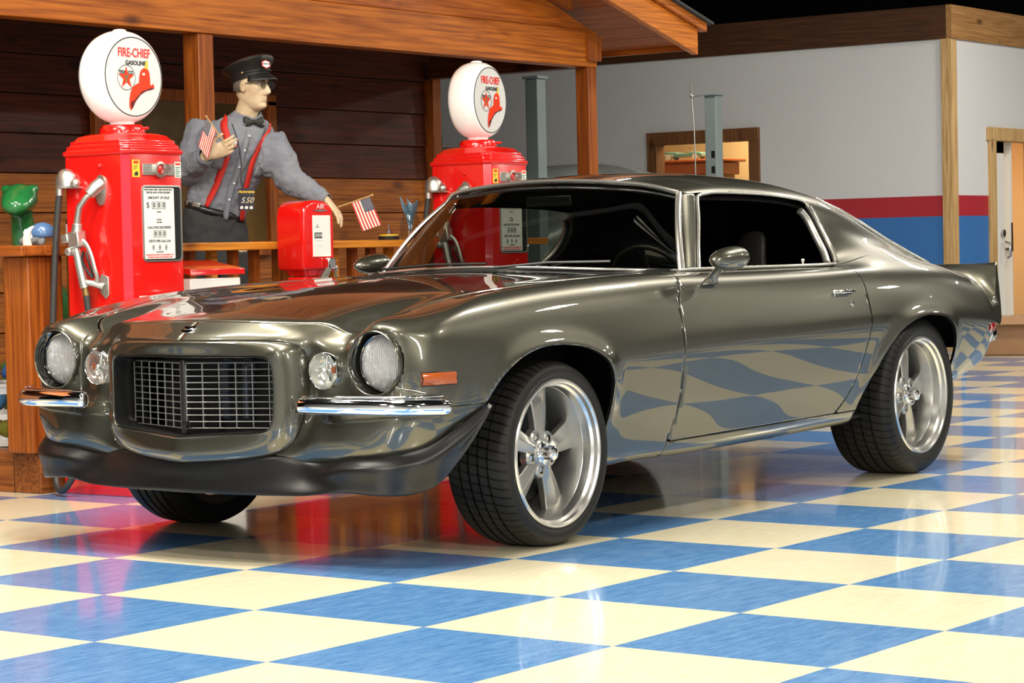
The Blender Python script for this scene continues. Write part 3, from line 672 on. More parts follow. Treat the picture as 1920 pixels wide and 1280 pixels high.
scol(-3.42, [.77, .81, .84, .865, .885, .895, .888, .862, .822, .750, .625], [.40, .41, .445, .50, .572, .637, .684, .745, .808, .855, .886])
scol(-3.62, [.735, .77, .80, .82, .838, .845, .84, .82, .785, .715, .60], [.45, .46, .485, .525, .575, .625, .67, .725, .782, .828, .862])
scol(-3.71, [.66, .70, .73, .755, .775, .785, .78, .765, .735, .67, .58], [.49, .50, .515, .54, .58, .62, .66, .71, .762, .81, .845], dx=[.04, .02, 0, -.01, -.02, -.02, -.02, -.01, 0, .02, .04])
scol(-3.765, [.52, .55, .57, .59, .60, .61, .61, .60, .58, .53, .47], [.495, .505, .52, .545, .58, .62, .66, .71, .76, .806, .838], dx=[.05, .03, .01, 0, -.01, -.01, -.01, 0, .02, .05, .09])
scol(-3.80, [0] * 11, [.495, .505, .52, .545, .58, .62, .66, .71, .76, .806, .838], dx=[.05, .03, .01, 0, 0, 0, 0, 0, .02, .05, .09])
for ci_, wt_ in ((6, .3), (7, .8), (8, 1), (9, 1), (10, .9), (11, .5)):
    for r_ in range(4, 9):
        x_, y_, z_ = cols[ci_][r_]; cols[ci_][r_] = (x_ - .022 * wt_ * (1 if r_ < 8 else .5), y_ + .008 * wt_ * (1 if ci_ < 10 else 0), z_)
W = smooth_grid(surf(cols, 330, 84), 4)
# rolled lips round the wheel openings
ARCH_F = [(0.55, 0.30), (0.50, 0.42), (0.438, 0.500), (0.395, 0.555), (0.339, 0.606), (0.258, 0.647), (0.16, 0.674), (0.06, 0.683), (-0.05, 0.678), (-0.151, 0.660), (-0.239, 0.618), (-0.288, 0.55), (-0.300, 0.471), (-0.290, 0.39), (-0.268, 0.31), (-0.25, 0.2)]
ARCH_R = [(-2.13, 0.18), (-2.165, 0.30), (-2.235, 0.42), (-2.29, 0.485), (-2.345, 0.550), (-2.439, 0.622), (-2.55, 0.664), (-2.68, 0.684), (-2.797, 0.682), (-2.90, 0.664), (-2.975, 0.62), (-3.018, 0.55), (-3.035, 0.47), (-3.03, 0.38), (-3.02, 0.28)]
def archpoly(A):
    P = [(p.x, p.y) for p in cr([(a, b, 0) for a, b in A], 6)]
    return [(P[0][0], -1)] + P + [(P[-1][0], -1)]
AF = archpoly(ARCH_F); AR = archpoly(ARCH_R)
flat = W.reshape(-1, 3)
for A, k in ((AF, 0.013), (AR, 0.014)):
    d = sdpoly(flat[:, [0, 2]], A)
    z = flat[:, 2]; g = np.exp(-(np.clip(d, -0.02, 1) / 0.038) ** 2) * np.clip((z - 0.34) / 0.2, 0, 1) * (flat[:, 1] > 0.8)
    if A is AF: g = g * np.clip((0.47 - flat[:, 0]) / 0.14, 0, 1)
    flat[:, 1] += k * g
W = flat.reshape(W.shape)
Vw, Fw = gridmesh(W)
fa = lambda P: np.where(P[:, 1] > 0.55, np.minimum(sdpoly(P[:, [0, 2]], AF), sdpoly(P[:, [0, 2]], AR)), 1.0)
Vw, Fw = cutmesh(Vw, Fw, fa)
HLc, HLr = (0.720, 0.655), 0.1035
XO = -0.022
PLc, PLr = (0.512, 0.628), 0.0595
circ = lambda P, c, r: np.where(P[:, 0] > 0.6, np.hypot(P[:, 1] - c[0], P[:, 2] - c[1]) - r, 1.0)
Vw, Fw = cutmesh(Vw, Fw, lambda P: circ(P, HLc, HLr))
Vw, Fw = cutmesh(Vw, Fw, lambda P: circ(P, PLc, PLr))
# grille surround outline (y, z) with the depth x of its seam
SUR = [(0, .727, .890), (.13, .7265, .870), (.25, .7255, .840), (.34, .7235, .808), (.385, .718, .790), (.413, .704, .775), (.428, .678, .762), (.434, .63, .757), (.436, .56, .757), (.434, .49, .762), (.424, .435, .775), (.395, .388, .795), (.335, .357, .818), (.25, .343, .845), (.13, .334, .872), (0, .330, .892)]
sur_full = [(y, z, x) for y, z, x in SUR] + [(-y, z, x) for y, z, x in SUR[-2:0:-1]]
sur_loop = [(p.x, p.y, p.z) for p in cr(sur_full, 4, True)]
surpoly = [(y, z) for y, z, x in sur_loop]
Vw, Fw = cutmesh(Vw, Fw, lambda P: np.where(P[:, 0] > 0.6, sdpoly(P[:, [1, 2]], surpoly) - 0.002, 1.0))
# door / fender / rocker / quarter regions
DF = [(-0.875, 0.95), (-0.875, 0.905), (-0.845, 0.87), (-0.815, 0.835), (-0.778, 0.76), (-0.758, 0.68), (-0.752, 0.62), (-0.758, 0.55), (-0.762, 0.46), (-0.745, 0.38), (-0.712, 0.293), (-0.69, 0.2)]
DR = [(-2.225, 0.95), (-2.225, 0.90), (-2.232, 0.86), (-2.227, 0.79), (-2.208, 0.69), (-2.183, 0.58), (-2.13, 0.45), (-2.06, 0.36), (-2.00, 0.315), (-1.965, 0.290), (-1.93, 0.2)]
def vline(L, P):
    L = sorted(L, key=lambda p: p[1]); return P[:, 0] - natural(np.array([p[1] for p in L]), np.array([[p[0]] for p in L]), np.clip(P[:, 2], L[0][1], L[-1][1]))[:, 0]
RZ = lambda P: P[:, 2] - (0.296 + (P[:, 0] + 0.7) * -0.010)
g = 0.0028
side = lambda P: (P[:, 1] > 0.55)
frontf = lambda P: vline(DF, P) - g
doorf = lambda P: np.minimum(np.minimum(-vline(DF, P) - g, vline(DR, P) - g), RZ(P) - g * 0.8)
rockf = lambda P: np.minimum(np.minimum(-vline(DF, P) - g, P[:, 0] + 2.30), -RZ(P) - g * 0.8)
quarf = lambda P: np.where(P[:, 0] < -1.5, np.minimum(-vline(DR, P) - g, np.maximum(RZ(P) - g * .8, -P[:, 0] - 2.302)), -1.0)
Vf, Ff = cutmesh(Vw, Fw, frontf)
# split fender from the nose / header panel
HSX = 0.615
Vn, Fn = cutmesh(Vf, Ff, lambda P: np.minimum(np.minimum(-(P[:, 1] - 0.606), P[:, 0] - 0.5), P[:, 2] - 0.512))
panel('nose_panel', Vn, Fn, M_paint, both=True)
Vv, Fv = cutmesh(Vf, Ff, lambda P: -np.minimum(np.minimum(-(P[:, 1] - 0.606), P[:, 0] - 0.5), P[:, 2] - 0.512))
# lower valance seam runs back from the bumper to the wheel opening
panel('front_fender', *cutmesh(Vv, Fv, lambda P: np.maximum(P[:, 2] - 0.512 - g * .3, -P[:, 0])), M_paint, both=True)
panel('front_valance', *cutmesh(Vv, Fv, lambda P: np.minimum(-(P[:, 2] - 0.512) - g * .3, P[:, 0])), M_paint, both=True)
panel('door', *cutmesh(Vw, Fw, doorf), M_paint, both=True)
panel('rocker_panel', *cutmesh(Vw, Fw, rockf), M_paint, both=True)
panel('quarter_panel', *cutmesh(Vw, Fw, quarf), M_paint, both=True)
# dark inner shell added inside the skin: dark backing for gaps, blocks light leaks
Vi = Vw.copy(); nrm = np.zeros_like(Vi)
for F_ in Fw:
    a, b, c_ = Vi[F_[0]], Vi[F_[1]], Vi[F_[2]]; n_ = np.cross(b - a, c_ - a)
    for i in F_: nrm[i] += n_
ln = np.linalg.norm(nrm, axis=1, keepdims=True); nrm = nrm / np.where(ln < 1e-12, 1, ln)
ctr = np.array([-1.4, 0, 0.5]); sg = np.sign(((Vi - np.array([0, 0, .5])) * [0, 1, 1] * nrm).sum(axis=1).mean())
Vi = Vi - nrm * sg * 0.012
panel('inner_shell', Vi, Fw, M_inner, both=True, solid=0)

# ---- hood: full width
def hoodgrid(n1=70, n2=121):
    G = np.zeros((n1, n2, 3))
    yf = np.array([p[0] for p in SEAM_F]); xf = np.array([p[1] for p in SEAM_F])
    sy = np.array([p[0] for p in SEAM_S]); sx = np.array([p[1] for p in SEAM_S])
    xb = lambda y: -0.60 - 0.22 * (np.abs(y) / 0.728) ** 2.6
    for i in range(n1):
        t = (i / (n1 - 1)) ** 1.0
        for j in range(n2):
            v = -1 + 2 * j / (n2 - 1); a = abs(v)
            y0 = a * 0.660; x0 = float(np.interp(y0, yf, xf)); x1 = float(xb(a * 0.728))
            x = x0 + (x1 - x0) * t
            e = float(np.interp(-x, -sx, sy)) - 0.0035
            y = a * (0.6565 if x > 0.56 else e) if t > 0 else y0 - (0.0035 if a > .9 else 0)
            y = min(y, e)
            G[i, j] = (x, math.copysign(y, v), 0)
    G = smooth_grid(G, 1)
    for i in range(n1):
        G[i, :, 2] = Hood(G[i, :, 0], G[i, :, 1])
    G[0, :, 0] -= 0.007; G[:, :, 0] -= 0
    G[:, :, 2] += 0.0005
    return G
HG = hoodgrid()
Vh, Fh = gridmesh(HG)
def striperegion(P):
    y = np.abs(P[:, 1]); x = P[:, 0]
    wo = np.interp(x, [-0.8, 0.6], [0.46, 0.375]); wi = 0.055
    return np.minimum(np.minimum(wo - y, y - wi), 0.685 - x)
def region(V, F, f): return cutmesh(V, F, f)
Vb, Fb = cutmesh(Vh, Fh, lambda P: -striperegion(P))
Vs, Fs = cutmesh(Vh, Fh, striperegion)
Vl, Fl = cutmesh(Vs, Fs, lambda P: striperegion(P) - 0.006)            # black field
Vo, Fo = cutmesh(Vs, Fs, lambda P: -(striperegion(P) - 0.003))         # thin line
Vm_, Fm_ = cutmesh(*cutmesh(Vs, Fs, lambda P: -(striperegion(P) - 0.006)), lambda P: striperegion(P) - 0.003)
Vall = np.concatenate([Vb, Vl, Vo, Vm_]); Fall = []; idx = []; off = 0
for V_, F_, k in ((Vb, Fb, 0), (Vl, Fl, 1), (Vo, Fo, 1), (Vm_, Fm_, 0)):
    Fall += [tuple(i + off for i in f) for f in F_]; idx += [k] * len(F_); off += len(V_)
o = panel('hood', Vall, Fall, None, solid=0, mats=([M_paint, M_stripe], idx))[0]
bm = bmesh.new(); bm.from_mesh(o.data); bmesh.ops.remove_doubles(bm, verts=bm.verts, dist=4e-4); bmesh.ops.recalc_face_normals(bm, faces=bm.faces)
if sum(f.normal.z for f in bm.faces) < 0: bmesh.ops.reverse_faces(bm, faces=bm.faces)
bm.to_mesh(o.data); bm.free(); finish(o, 60, solid=0.006)
Vhi = Vh.copy(); Vhi[:, 2] -= 0.014
panel('hood_inner', Vhi, Fh, M_inner, solid=0)

# ---- cowl
cg = []
for i, (xc, dz) in enumerate(((0.0, 0.0), (0.35, -0.006), (0.7, 0.0), (1.0, 0.012))):
    row = []
    for j in range(41):
        v = -1 + j / 20; a = abs(v)
        xb = -0.606 - 0.22 * a ** 2.6; y = v * 0.725
        xw = -0.735 - 0.30 * a ** 2.2
        x = xb + (xw - xb) * xc; row.append((x, y, float(Hood(xb, y)[0]) + dz + 0.002 * xc))
    cg.append(row)
MB().grid(cg).build('cowl_panel', M_lip, car, smooth=60)
s = MB()
for k in range(26):
    y = -0.5 + k * 0.04; s.box((-0.672 - 0.22 * (abs(y) / .725) ** 2.6, y, float(Hood(-0.65, y)[0]) + 0.001), (0.05, 0.014, 0.004))
s.build('cowl_vent', M_black, car)

# ---- roof and sail panels
R = [
 [(-1.222, 0, 1.268), (-1.230, .25, 1.262), (-1.252, .43, 1.246), (-1.300, .53, 1.224), (-1.370, .578, 1.206)],
 [(-1.5, 0, 1.302), (-1.5, .25, 1.295), (-1.505, .43, 1.274), (-1.52, .53, 1.243), (-1.55, .582, 1.214)],
 [(-1.9, 0, 1.308), (-1.9, .25, 1.300), (-1.9, .43, 1.277), (-1.9, .535, 1.243), (-1.92, .588, 1.210)],
 [(-2.22, 0, 1.294), (-2.22, .25, 1.286), (-2.23, .43, 1.262), (-2.25, .53, 1.227), (-2.30, .590, 1.180), (-2.345, .617, 1.12), (-2.350, .655, 1.04), (-2.325, .705, .965), (-2.26, .752, .908)],
 [(-2.40, 0, 1.273), (-2.40, .25, 1.265), (-2.40, .43, 1.243), (-2.41, .53, 1.208), (-2.45, .588, 1.158), (-2.49, .622, 1.09), (-2.52, .661, 1.034), (-2.55, .707, .990), (-2.58, .757, .951)],
 [(-2.52, 0, 1.245), (-2.52, .25, 1.238), (-2.52, .43, 1.220), (-2.54, .52, 1.190), (-2.60, .575, 1.138), (-2.70, .612, 1.07), (-2.79, .650, 1.010), (-2.87, .690, .970), (-2.95, .727, .938)],
 [(-2.60, 0, 1.215), (-2.60, .25, 1.208), (-2.60, .40, 1.198), (-2.615, .49, 1.172), (-2.70, .545, 1.132), (-2.87, .57, 1.068), (-3.04, .588, 1.005), (-3.22, .603, .945), (-3.42, .622, .888)]]
for r in R[:3]:   # phantom pillar points for the front columns, cut off at the drip rail
    p = r[-1]; q = r[-2]
    for k in range(1, 5): r.append((p[0] - 0.02 * k, p[1] + 0.012 * k + 0.012, p[2] - 0.075 * k))
# symmetrical spline across the centre line
Rf = [[(x, -y, z) for x, y, z in r[:4][::-1]][:-1] + r for r in R]
RG = smooth_grid(surf(Rf, 90, 150), 4)
Vr, Fr = gridmesh(RG)
Vr, Fr = cutmesh(Vr, Fr, lambda P: P[:, 1] + 1e-6)
# snap centreline, mirror
WIN_TOP = [(-1.20, 1.30), (-1.34, 1.208), (-1.55, 1.213), (-1.92, 1.209), (-2.20, 1.188), (-2.30, 1.172), (-2.345, 1.12), (-2.350, 1.04), (-2.325, .965), (-2.262, .906)]
wpoly = [(-0.9, 0.5), (-0.9, 1.206)] + [(-1.345, 1.2065), (-1.55, 1.213), (-1.92, 1.2085), (-2.18, 1.193), (-2.27, 1.178), (-2.318, 1.145), (-2.343, 1.09), (-2.347, 1.04), (-2.33, .975), (-2.28, .92), (-2.255, .895), (-2.25, .5)]
wp = [(p.x, p.y) for p in cr([(a, b, 0) for a, b in wpoly[2:-1]], 5)]
wpoly2 = [(-0.9, 0.5), (-0.9, 1.2065)] + wp + [(-2.25, 0.5)]
Vr, Fr = cutmesh(Vr, Fr, lambda P: np.where(P[:, 1] > 0.5, sdpoly(P[:, [0, 2]], wpoly2), 1.0))
V2 = np.concatenate([Vr, Vr * [1, -1, 1]]); F2 = Fr + [tuple(i + len(Vr) for i in f)[::-1] for f in Fr]
o = panel('roof', V2, F2, M_paint, solid=0)[0]
bm = bmesh.new(); bm.from_mesh(o.data); bmesh.ops.remove_doubles(bm, verts=bm.verts, dist=3e-4); bmesh.ops.recalc_face_normals(bm, faces=bm.faces)
if sum(f.normal.z for f in bm.faces) < 0: bmesh.ops.reverse_faces(bm, faces=bm.faces)
bm.to_mesh(o.data); bm.free(); finish(o, 60, solid=0.012)
hl = V2.copy(); hl[:, 2] -= 0.03; hl[:, 1] *= 0.96
hlk = [f for f in F2 if min(hl[i][2] for i in f) > 1.12]
panel('headliner', hl, hlk, M_inner, solid=0)
# A pillars
WSE = [(-1.325, .570, 1.210), (-1.255, .624, 1.115), (-1.175, .680, 1.005), (-1.095, .730, .912)]
WNE = [(-1.418, .588, 1.200), (-1.348, .633, 1.108), (-1.262, .683, 1.003), (-1.175, .738, .905)]
ap = []
a_, b_ = cr(WSE, 6), cr(WNE, 6)
for p, q in zip(a_, b_):
    m1 = p.lerp(q, 0.33) + Vector((0.012, 0.012, 0.004)); m2 = p.lerp(q, 0.7) + Vector((0.0, 0.010, 0.004))
    ap.append([p + Vector((-.02, -.03, 0)), p, m1, m2, q, q + Vector((0.01, -.03, 0))])
for s_ in (1, -1):
    MB().grid([[(v.x, v.y * s_, v.z) for v in r] for r in ap]).build('a_pillar', M_paint, car, smooth=50, solid=0.003)

# ---- windshield, rear glass, side glass
M_ws = glass('tinted_windshield', (0.42, 0.44, 0.41), 1.5)
M_mould = mat('bright_moulding', (0.78, 0.76, 0.70), 0.22, 0.9)
M_sg = glass('tinted_side_glass', (0.50, 0.52, 0.49), 1.5)
wb = [(-.755, 0, .934), (-.775, .25, .930), (-.845, .45, .922), (-.935, .60, .914), (-1.085, .722, .907)]
wt = [(-1.232, 0, 1.264), (-1.238, .20, 1.258), (-1.252, .36, 1.246), (-1.268, .47, 1.232), (-1.335, .562, 1.203)]
def wsgrid():
    T = []
    for k in range(4):
        t = k / 3; bow = math.sin(t * PI) * 0.022; row = []
        for a, b in zip(wb, wt):
            p = Vector(a).lerp(Vector(b), t) + Vector((0.55, 0, 0.83)) * bow; row.append(tuple(p))
        T.append([(x, -y, z) for x, y, z in row[::-1]][:-1] + row)
    return surf(T, 16, 60)
WG = wsgrid(); V_, F_ = gridmesh(WG); panel('windshield', V_, F_, M_ws, solid=0)
def gborder(G):
    return [Vector(p) for p in G[0]] + [Vector(p) for p in G[1:, -1]] + [Vector(p) for p in G[-1][::-1][1:]] + [Vector(p) for p in G[::-1, 0][1:]]
def ribbon_tube(mb, path, r, n=8, off=(0, 0, 0), closed=False):
    mb.tube([p + Vector(off) for p in path], r, n)
# chrome mouldings of the windshield
m_ = MB(); top = [Vector(p) for p in WG[-1]]; rgt = [Vector(p) for p in WG[:, -1]]; lft = [Vector(p) for p in WG[:, 0]]
round_ = []
m_.tube([p + Vector((0.006, 0, 0.008)) for p in top], 0.0095, 8, flat=1.4)
m_.tube([p + Vector((0.004, 0.004, 0.006)) for p in rgt], 0.0095, 8, flat=1.4); m_.tube([p + Vector((0.004, -0.004, 0.006)) for p in lft], 0.0095, 8, flat=1.4)
m_.tube([Vector(p) + Vector((0.012, 0, 0.004)) for p in WG[0]], 0.006, 8)
m_.build('windshield_moulding', M_mould, car, smooth=60)
s = MB(); s.tube([Vector(p) + Vector((0.0, 0, 0.0)) + Vector((0.01, 0, 0.018)) * 0 for p in WG[-2]], 0.004, 6); s.build('shade_band', M_black, car, smooth=60)
# rear glass
RB = [[(-2.61, v * .49, 1.212 - 0.035 * abs(v) ** 2), (-2.86, v * .53, 1.105 - 0.035 * abs(v) ** 2), (-3.12, v * .57, 1.0 - 0.035 * abs(v) ** 2), (-3.40, v * .60, .895 - 0.01 * abs(v) ** 2)] for v in (-1, -.5, 0, .5, 1)]
V_, F_ = gridmesh(surf(RB, 20, 10)); panel('rear_window', V_, F_, glass('dark_rear_glass', (0.002, 0.002, 0.002), 1.5), solid=0)
for s_ in (1, -1):
    MB().tube([(-2.60, s_ * .47, 1.195), (-2.72, s_ * .535, 1.138), (-2.88, s_ * .562, 1.077), (-3.05, s_ * .580, 1.012), (-3.22, s_ * .597, .955), (-3.41, s_ * .612, .897)], 0.010, 8).build('rear_window_moulding', M_mould, car, smooth=60)
# window chrome: drip rail, rear band, belt
for s_ in (1, -1):
    fr = [(-1.178, .745, .912), (-1.265, .690, 1.003), (-1.352, .640, 1.110), (-1.400, .607, 1.172), (-1.432, .592, 1.198), (-1.50, .590, 1.208)]
    tp = [(-1.50, .590, 1.208), (-1.60, .590, 1.2125), (-1.92, .596, 1.2075), (-2.17, .598, 1.192), (-2.265, .600, 1.178), (-2.305, .604, 1.155)]
    mb = MB().tube([(x, y * s_, z) for x, y, z in [tuple(p) for p in cr(fr, 5)]], 0.0075, 8).tube([(x, y * s_, z) for x, y, z in [tuple(p) for p in cr(tp, 5)]], 0.0065, 8)
    mb.build('drip_rail', M_mould, car, smooth=60)
    rr = [(-2.285, .607, 1.160), (-2.322, .622, 1.10), (-2.328, .658, 1.03), (-2.305, .706, .965), (-2.255, .75, .917)]
    rr = [(x, y + .004, z) for x, y, z in rr]
    r2 = [(x + 0.052, y - 0.012, z - (0.02 if i == 0 else 0)) for i, (x, y, z) in enumerate(rr)]
    MB().tube([(x, y * s_, z) for x, y, z in [tuple(p) for p in cr(rr, 6)]], 0.011, 8, flat=1.6).build('quarter_window_moulding', M_mould, car, smooth=60)
    MB().tube([(x, y * s_, z) for x, y, z in [tuple(p) for p in cr(r2, 6)]], 0.016, 8, flat=1.0).build('weather_strip', M_alu, car, smooth=60)
    bl = [(-1.02, .748, .911), (-1.2, .749, .914), (-1.7, .749, .913), (-2.1, .751, .912), (-2.25, .756, .915)]
    MB().tube([(x, y * s_, z) for x, y, z in [tuple(p) for p in cr(bl, 6)]], 0.007, 8).build('belt_moulding', M_mould, car, smooth=60)
# far side window glass (near one is wound down)
SGp = [[(-1.20, -.735, .905), (-1.29, -.683, 1.005), (-1.375, -.635, 1.11), (-1.47, -.588, 1.205)], [(-1.7, -.74, .905), (-1.7, -.697, 1.005), (-1.7, -.650, 1.11), (-1.7, -.59, 1.21)], [(-2.25, -.745, .91), (-2.31, -.70, .98), (-2.33, -.65, 1.06), (-2.28, -.60, 1.17)]]
V_, F_ = gridmesh(surf(SGp, 16, 10)); panel('side_window', V_, F_, M_sg, solid=0)

# ---- decklid
DG = []
for i in range(9):
    t = i / 8; row = []
    for j in range(25):
        v = -1 + j / 12; a = abs(v)
        x = -3.37 + t * (-0.345); half = 0.615 - 0.03 * t
        z = 0.893 - 0.052 * t ** 1.3 - 0.006 * a ** 2 + 0.01 * (1 - a * a) * (1 - t)
        row.append((x, v * half, z))
    DG.append(row)
Vd, Fd = gridmesh(np.array(DG))
cent = lambda i: np.mean([Vd[k][1] for k in Fd[i]])
panel('decklid', Vd, Fd, None, mats=([M_paint, M_stripe], [1 if 0.06 < abs(cent(i)) < 0.40 else 0 for i in range(len(Fd))]), solid=0.006, flip=True)
# ---- three-piece rear spoiler
def spoiler_sec(y):
    a = abs(y)
    # root front, concave face, top edge, rear face, root rear
    if a <= 0.56: k = 0
    else: k = (a - 0.56) / 0.24
    zt = 0.884 - 0.004 * k; xt = -3.845
    drop = 0.05 * k + 0.16 * max(0, k) ** 2.0
    rf = (-3.57 - 0.07 * k, 0.868 - drop * 1.05); m1 = (-3.70 - 0.03 * k, 0.862 - drop * .75); m2 = (-3.78, 0.874 - drop * .18); t1 = (xt + .005, zt + 0.002 - 0.004 * k); t2 = (xt - 0.012, zt - 0.006); rr = (-3.83 + 0.03 * k, 0.80 - drop * .9); rb_ = (-3.77 + 0.05 * k, 0.79 - drop)
    return [(p[0], y, p[1]) for p in (rf, m1, m2, t1, t2, rr, rb_)]
ys = [-.780, -.770, -.75, -.72, -.66, -.60, -.56, -.5225]
def sp_piece(yl, name, stripe=False):
    secs = [spoiler_sec(y) for y in yl]
    T = np.array(secs)
    # lean the end caps outward following the quarter panel
    for i, y in enumerate(yl):
        a = abs(y)
        if a > 0.60:
            for j in (0, 1, 5, 6): T[i, j, 1] += math.copysign(0.030 * (a - 0.60) / 0.2 * (1 if j in (0, 6) else .6), y)
            T[i, 3:5, 1] -= math.copysign(0.035 * ((a - 0.60) / 0.2) ** 2, y)
    rings = [[tuple(p) for p in cr([tuple(q) for q in r], 4, True)] for r in T]
    mb = MB()
    if stripe:
        mb.use(M_paint); mb.use(M_stripe)
        mb.mi = []
    mb.use(M_paint); mb.loft(rings)
    if stripe:
        for q, F_ in enumerate(mb.f):
            yy = sum(mb.v[i][1] for i in F_) / len(F_)
            if 0.06 < abs(yy) < 0.44: mb.mi[q] = mb.mats.index(M_stripe)
        return mb.build(name, None, car, smooth=60)
    return mb.build(name, M_paint, car, smooth=60)
sp_piece([y for y in ys], 'rear_spoiler_end'); sp_piece([-y for y in ys[::-1]], 'rear_spoiler_end')
sp_piece([-.5175, -.44, -.4399, -.25, -.06, -.0599, .0599, .06, .25, .4399, .44, .5175], 'rear_spoiler', True)
# side marker lamps and rear bumper
M_amber = mat('amber_lens', (0.33, 0.065, 0.008), 0.2, coat=1); M_redl = mat('red_lens', (0.5, 0.02, 0.02), 0.15, coat=1)
def nearest(x, z):
    best = None
    for p in Vw:
        if p[1] > 0.5:
            d = (p[0] - x) ** 2 + (p[2] - z) ** 2
            if best is None or d < best[0]: best = (d, p)
    return best[1]
for s_ in (1, -1):
    for nm, xa, xb, z, h, mm in (('front_marker_lamp', 0.700, 0.582, 0.603, 0.021, M_amber), ('rear_marker_lamp', -3.50, -3.585, 0.600, 0.020, M_redl)):
        G = []; B = []
        for t in (0, .33, .67, 1):
            x = xa + (xb - xa) * t; n0 = nearest(x, z)
            G.append([(x, (n0[1] + 0.001) * s_, z - h), (x, (n0[1] + .008) * s_, z - h + .004), (x, (n0[1] + .010) * s_, z), (x, (n0[1] + .008) * s_, z + h - .004), (x, (n0[1] + 0.001) * s_, z + h)])
            B.append([(x, (n0[1] - .006) * s_, z - h), (x, (n0[1] - .006) * s_, z), (x, (n0[1] - .006) * s_, z + h)])
        rings = [g_ + b_[::-1] for g_, b_ in zip(G, B)]
        o = MB().loft(rings).build(nm, mm, car, smooth=50)
        sgn = 1 if xa > xb else -1
        f_ = [g_[0] for g_ in G] + [G[-1][2]] + [g_[-1] for g_ in G[::-1]] + [G[0][2]]
        MB().tube([Vector(p) for p in f_ + f_[:1]], 0.0025, 6).build('bezel', M_chrome if nm[0] == 'r' else M_black, o, smooth=60)
    rbp = [(-3.60, .83, .555), (-3.72, .79, .565), (-3.79, .66, .57), (-3.825, .40, .57), (-3.835, 0.002, .57)]
    MB().tube([(x, y * s_, z) for x, y, z in [tuple(p) for p in cr(rbp, 6)]], 0.028, 10, flat=0.5, up=(0, 0, 1)).build('rear_bumper', M_chrome, car, smooth=60)
    MB().lathe([(0.001, 0.0), (0.05, 0.004), (0.052, -0.01)], (-3.815, 0.55 * s_, .66), 'x', 20).build('tail_lamp', M_redl, car, smooth=40)

# ---- grille surround
def loopat(sy, sz, cy, cz, dx, xs_):  # derive loops from the seam loop
    return None
open_half = [(0, .677, .884), (.13, .677, .866), (.25, .677, .849), (.32, .676, .836), (.348, .668, .832), (.360, .650, .829), (.364, .60, .826), (.364, .55, .826), (.362, .48, .829), (.356, .455, .833), (.335, .436, .838), (.28, .429, .846), (.2, .425, .859), (.13, .421, .872), (.06, .417, .886), (0, .414, .896)]
mid_half = [(0, .705, .897), (.13, .705, .880), (.25, .705, .860), (.335, .703, .840), (.372, .693, .828), (.393, .672, .818), (.401, .63, .812), (.403, .56, .812), (.401, .48, .817), (.392, .432, .826), (.365, .395, .842), (.305, .372, .858), (.22, .358, .876), (.13, .350, .892), (.06, .345, .903), (0, .343, .910)]
seam_half = [SUR[0], SUR[1], SUR[2], SUR[3], SUR[4], SUR[5], SUR[6], SUR[7], SUR[8], SUR[9], SUR[10], SUR[11], (.335, .357, .818), (.22, .341, .852), (.10, .333, .876), (0, .330, .892)]
mid_half = [(a[0] * .88 + b[0] * .12, a[1] * .86 + b[1] * .14, max(a[2], a[2] * .86 + b[2] * .14) + .006) for a, b in zip(open_half, seam_half)]
out_mid = [(a[0] * .5 + b[0] * .5 + (.006 if 3 <= i <= 12 else 0), a[1] * .5 + b[1] * .5 + (.003 if i < 4 else -.004 if i > 10 else 0), a[2] * .5 + b[2] * .5 + (.004 if i < 4 else .013)) for i, (a, b) in enumerate(zip(mid_half, seam_half))]
in_mid = [(a[0] * .5 + b[0] * .5, a[1] * .5 + b[1] * .5, (a[2] * .5 + b[2] * .5) + .003) for a, b in zip(mid_half, open_half)]
recess = [(y * .985, .54 + (z - .54) * .97, x - .15 - 0.0 * y) for y, z, x in open_half]
def full(h, n=4):
    f = list(h) + [(-y, z, x) for y, z, x in h[-2:0:-1]]
    return [(p.z, p.x, p.y) for p in cr(f, n, True)]
L = [full(h) for h in (seam_half, out_mid, mid_half, in_mid, open_half)]
back = [(x - .03, y, z) for x, y, z in L[0]]
T = [back] + L
TT = natural(np.arange(6.0), np.array([np.array(l).ravel() for l in T[0:]]), np.concatenate([[0, .5], np.linspace(1, 5, 17)])).reshape(-1, len(L[0]), 3)
MB().loft([[tuple(p) for p in r] for r in TT], True, False).build('grille_surround', M_paint, car, smooth=80, solid=0)
bez = [(x + .001, y, z) for x, y, z in L[4]]
inn = [(x + .004, y * .985, .54 + (z - .54) * .972) for x, y, z in L[4]]
rc = full(recess)
MB().loft([bez, inn, [(x - .02, y, z) for x, y, z in inn], rc], True, False).build('grille_recess', M_black, car, smooth=40)
# V-shaped mesh grille
def gx(y): return 0.872 - 0.363 * abs(y)
gr_t, gr_b = .654, .440
M_bar = mat('grille_bar_silver', (0.55, 0.55, 0.53), 0.3, 0.8)
for s_ in (1, -1):
    mb = MB(); w_ = 0.0014
    n_ = 6
    ysb = [.012 + k * .0553 for k in range(n_ + 1)]
    for k, y in enumerate(ysb):
        mb.box((gx(y), y * s_, (gr_t + gr_b) / 2 - (0.004 if k == 0 else 0)), (0.004, 2 * w_, gr_t - gr_b - (0.01 if k == n_ else 0)))
    for k in range(11):
        z = gr_t - (gr_t - gr_b) * k / 10; ya, yb = ysb[0], ysb[-1] - (.012 if k in (0, 10) else 0)
        mb.tube([(gx(ya), ya * s_, z), (gx(yb), yb * s_, z)], w_ * 1.2, 4)
    mb.build('grille_mesh', M_bar, car)
    # dark frame round the mesh
    MB().tube([(gx(.0) - .004, .004 * s_, gr_t + .004), (gx(.345), .345 * s_, gr_t + .004)], .004, 4).build('grille_frame', M_black, car)
MB().b2((.845, -.010, .42), (.874, .010, .665)).build('grille_divider', M_black, car, bevel=.003)
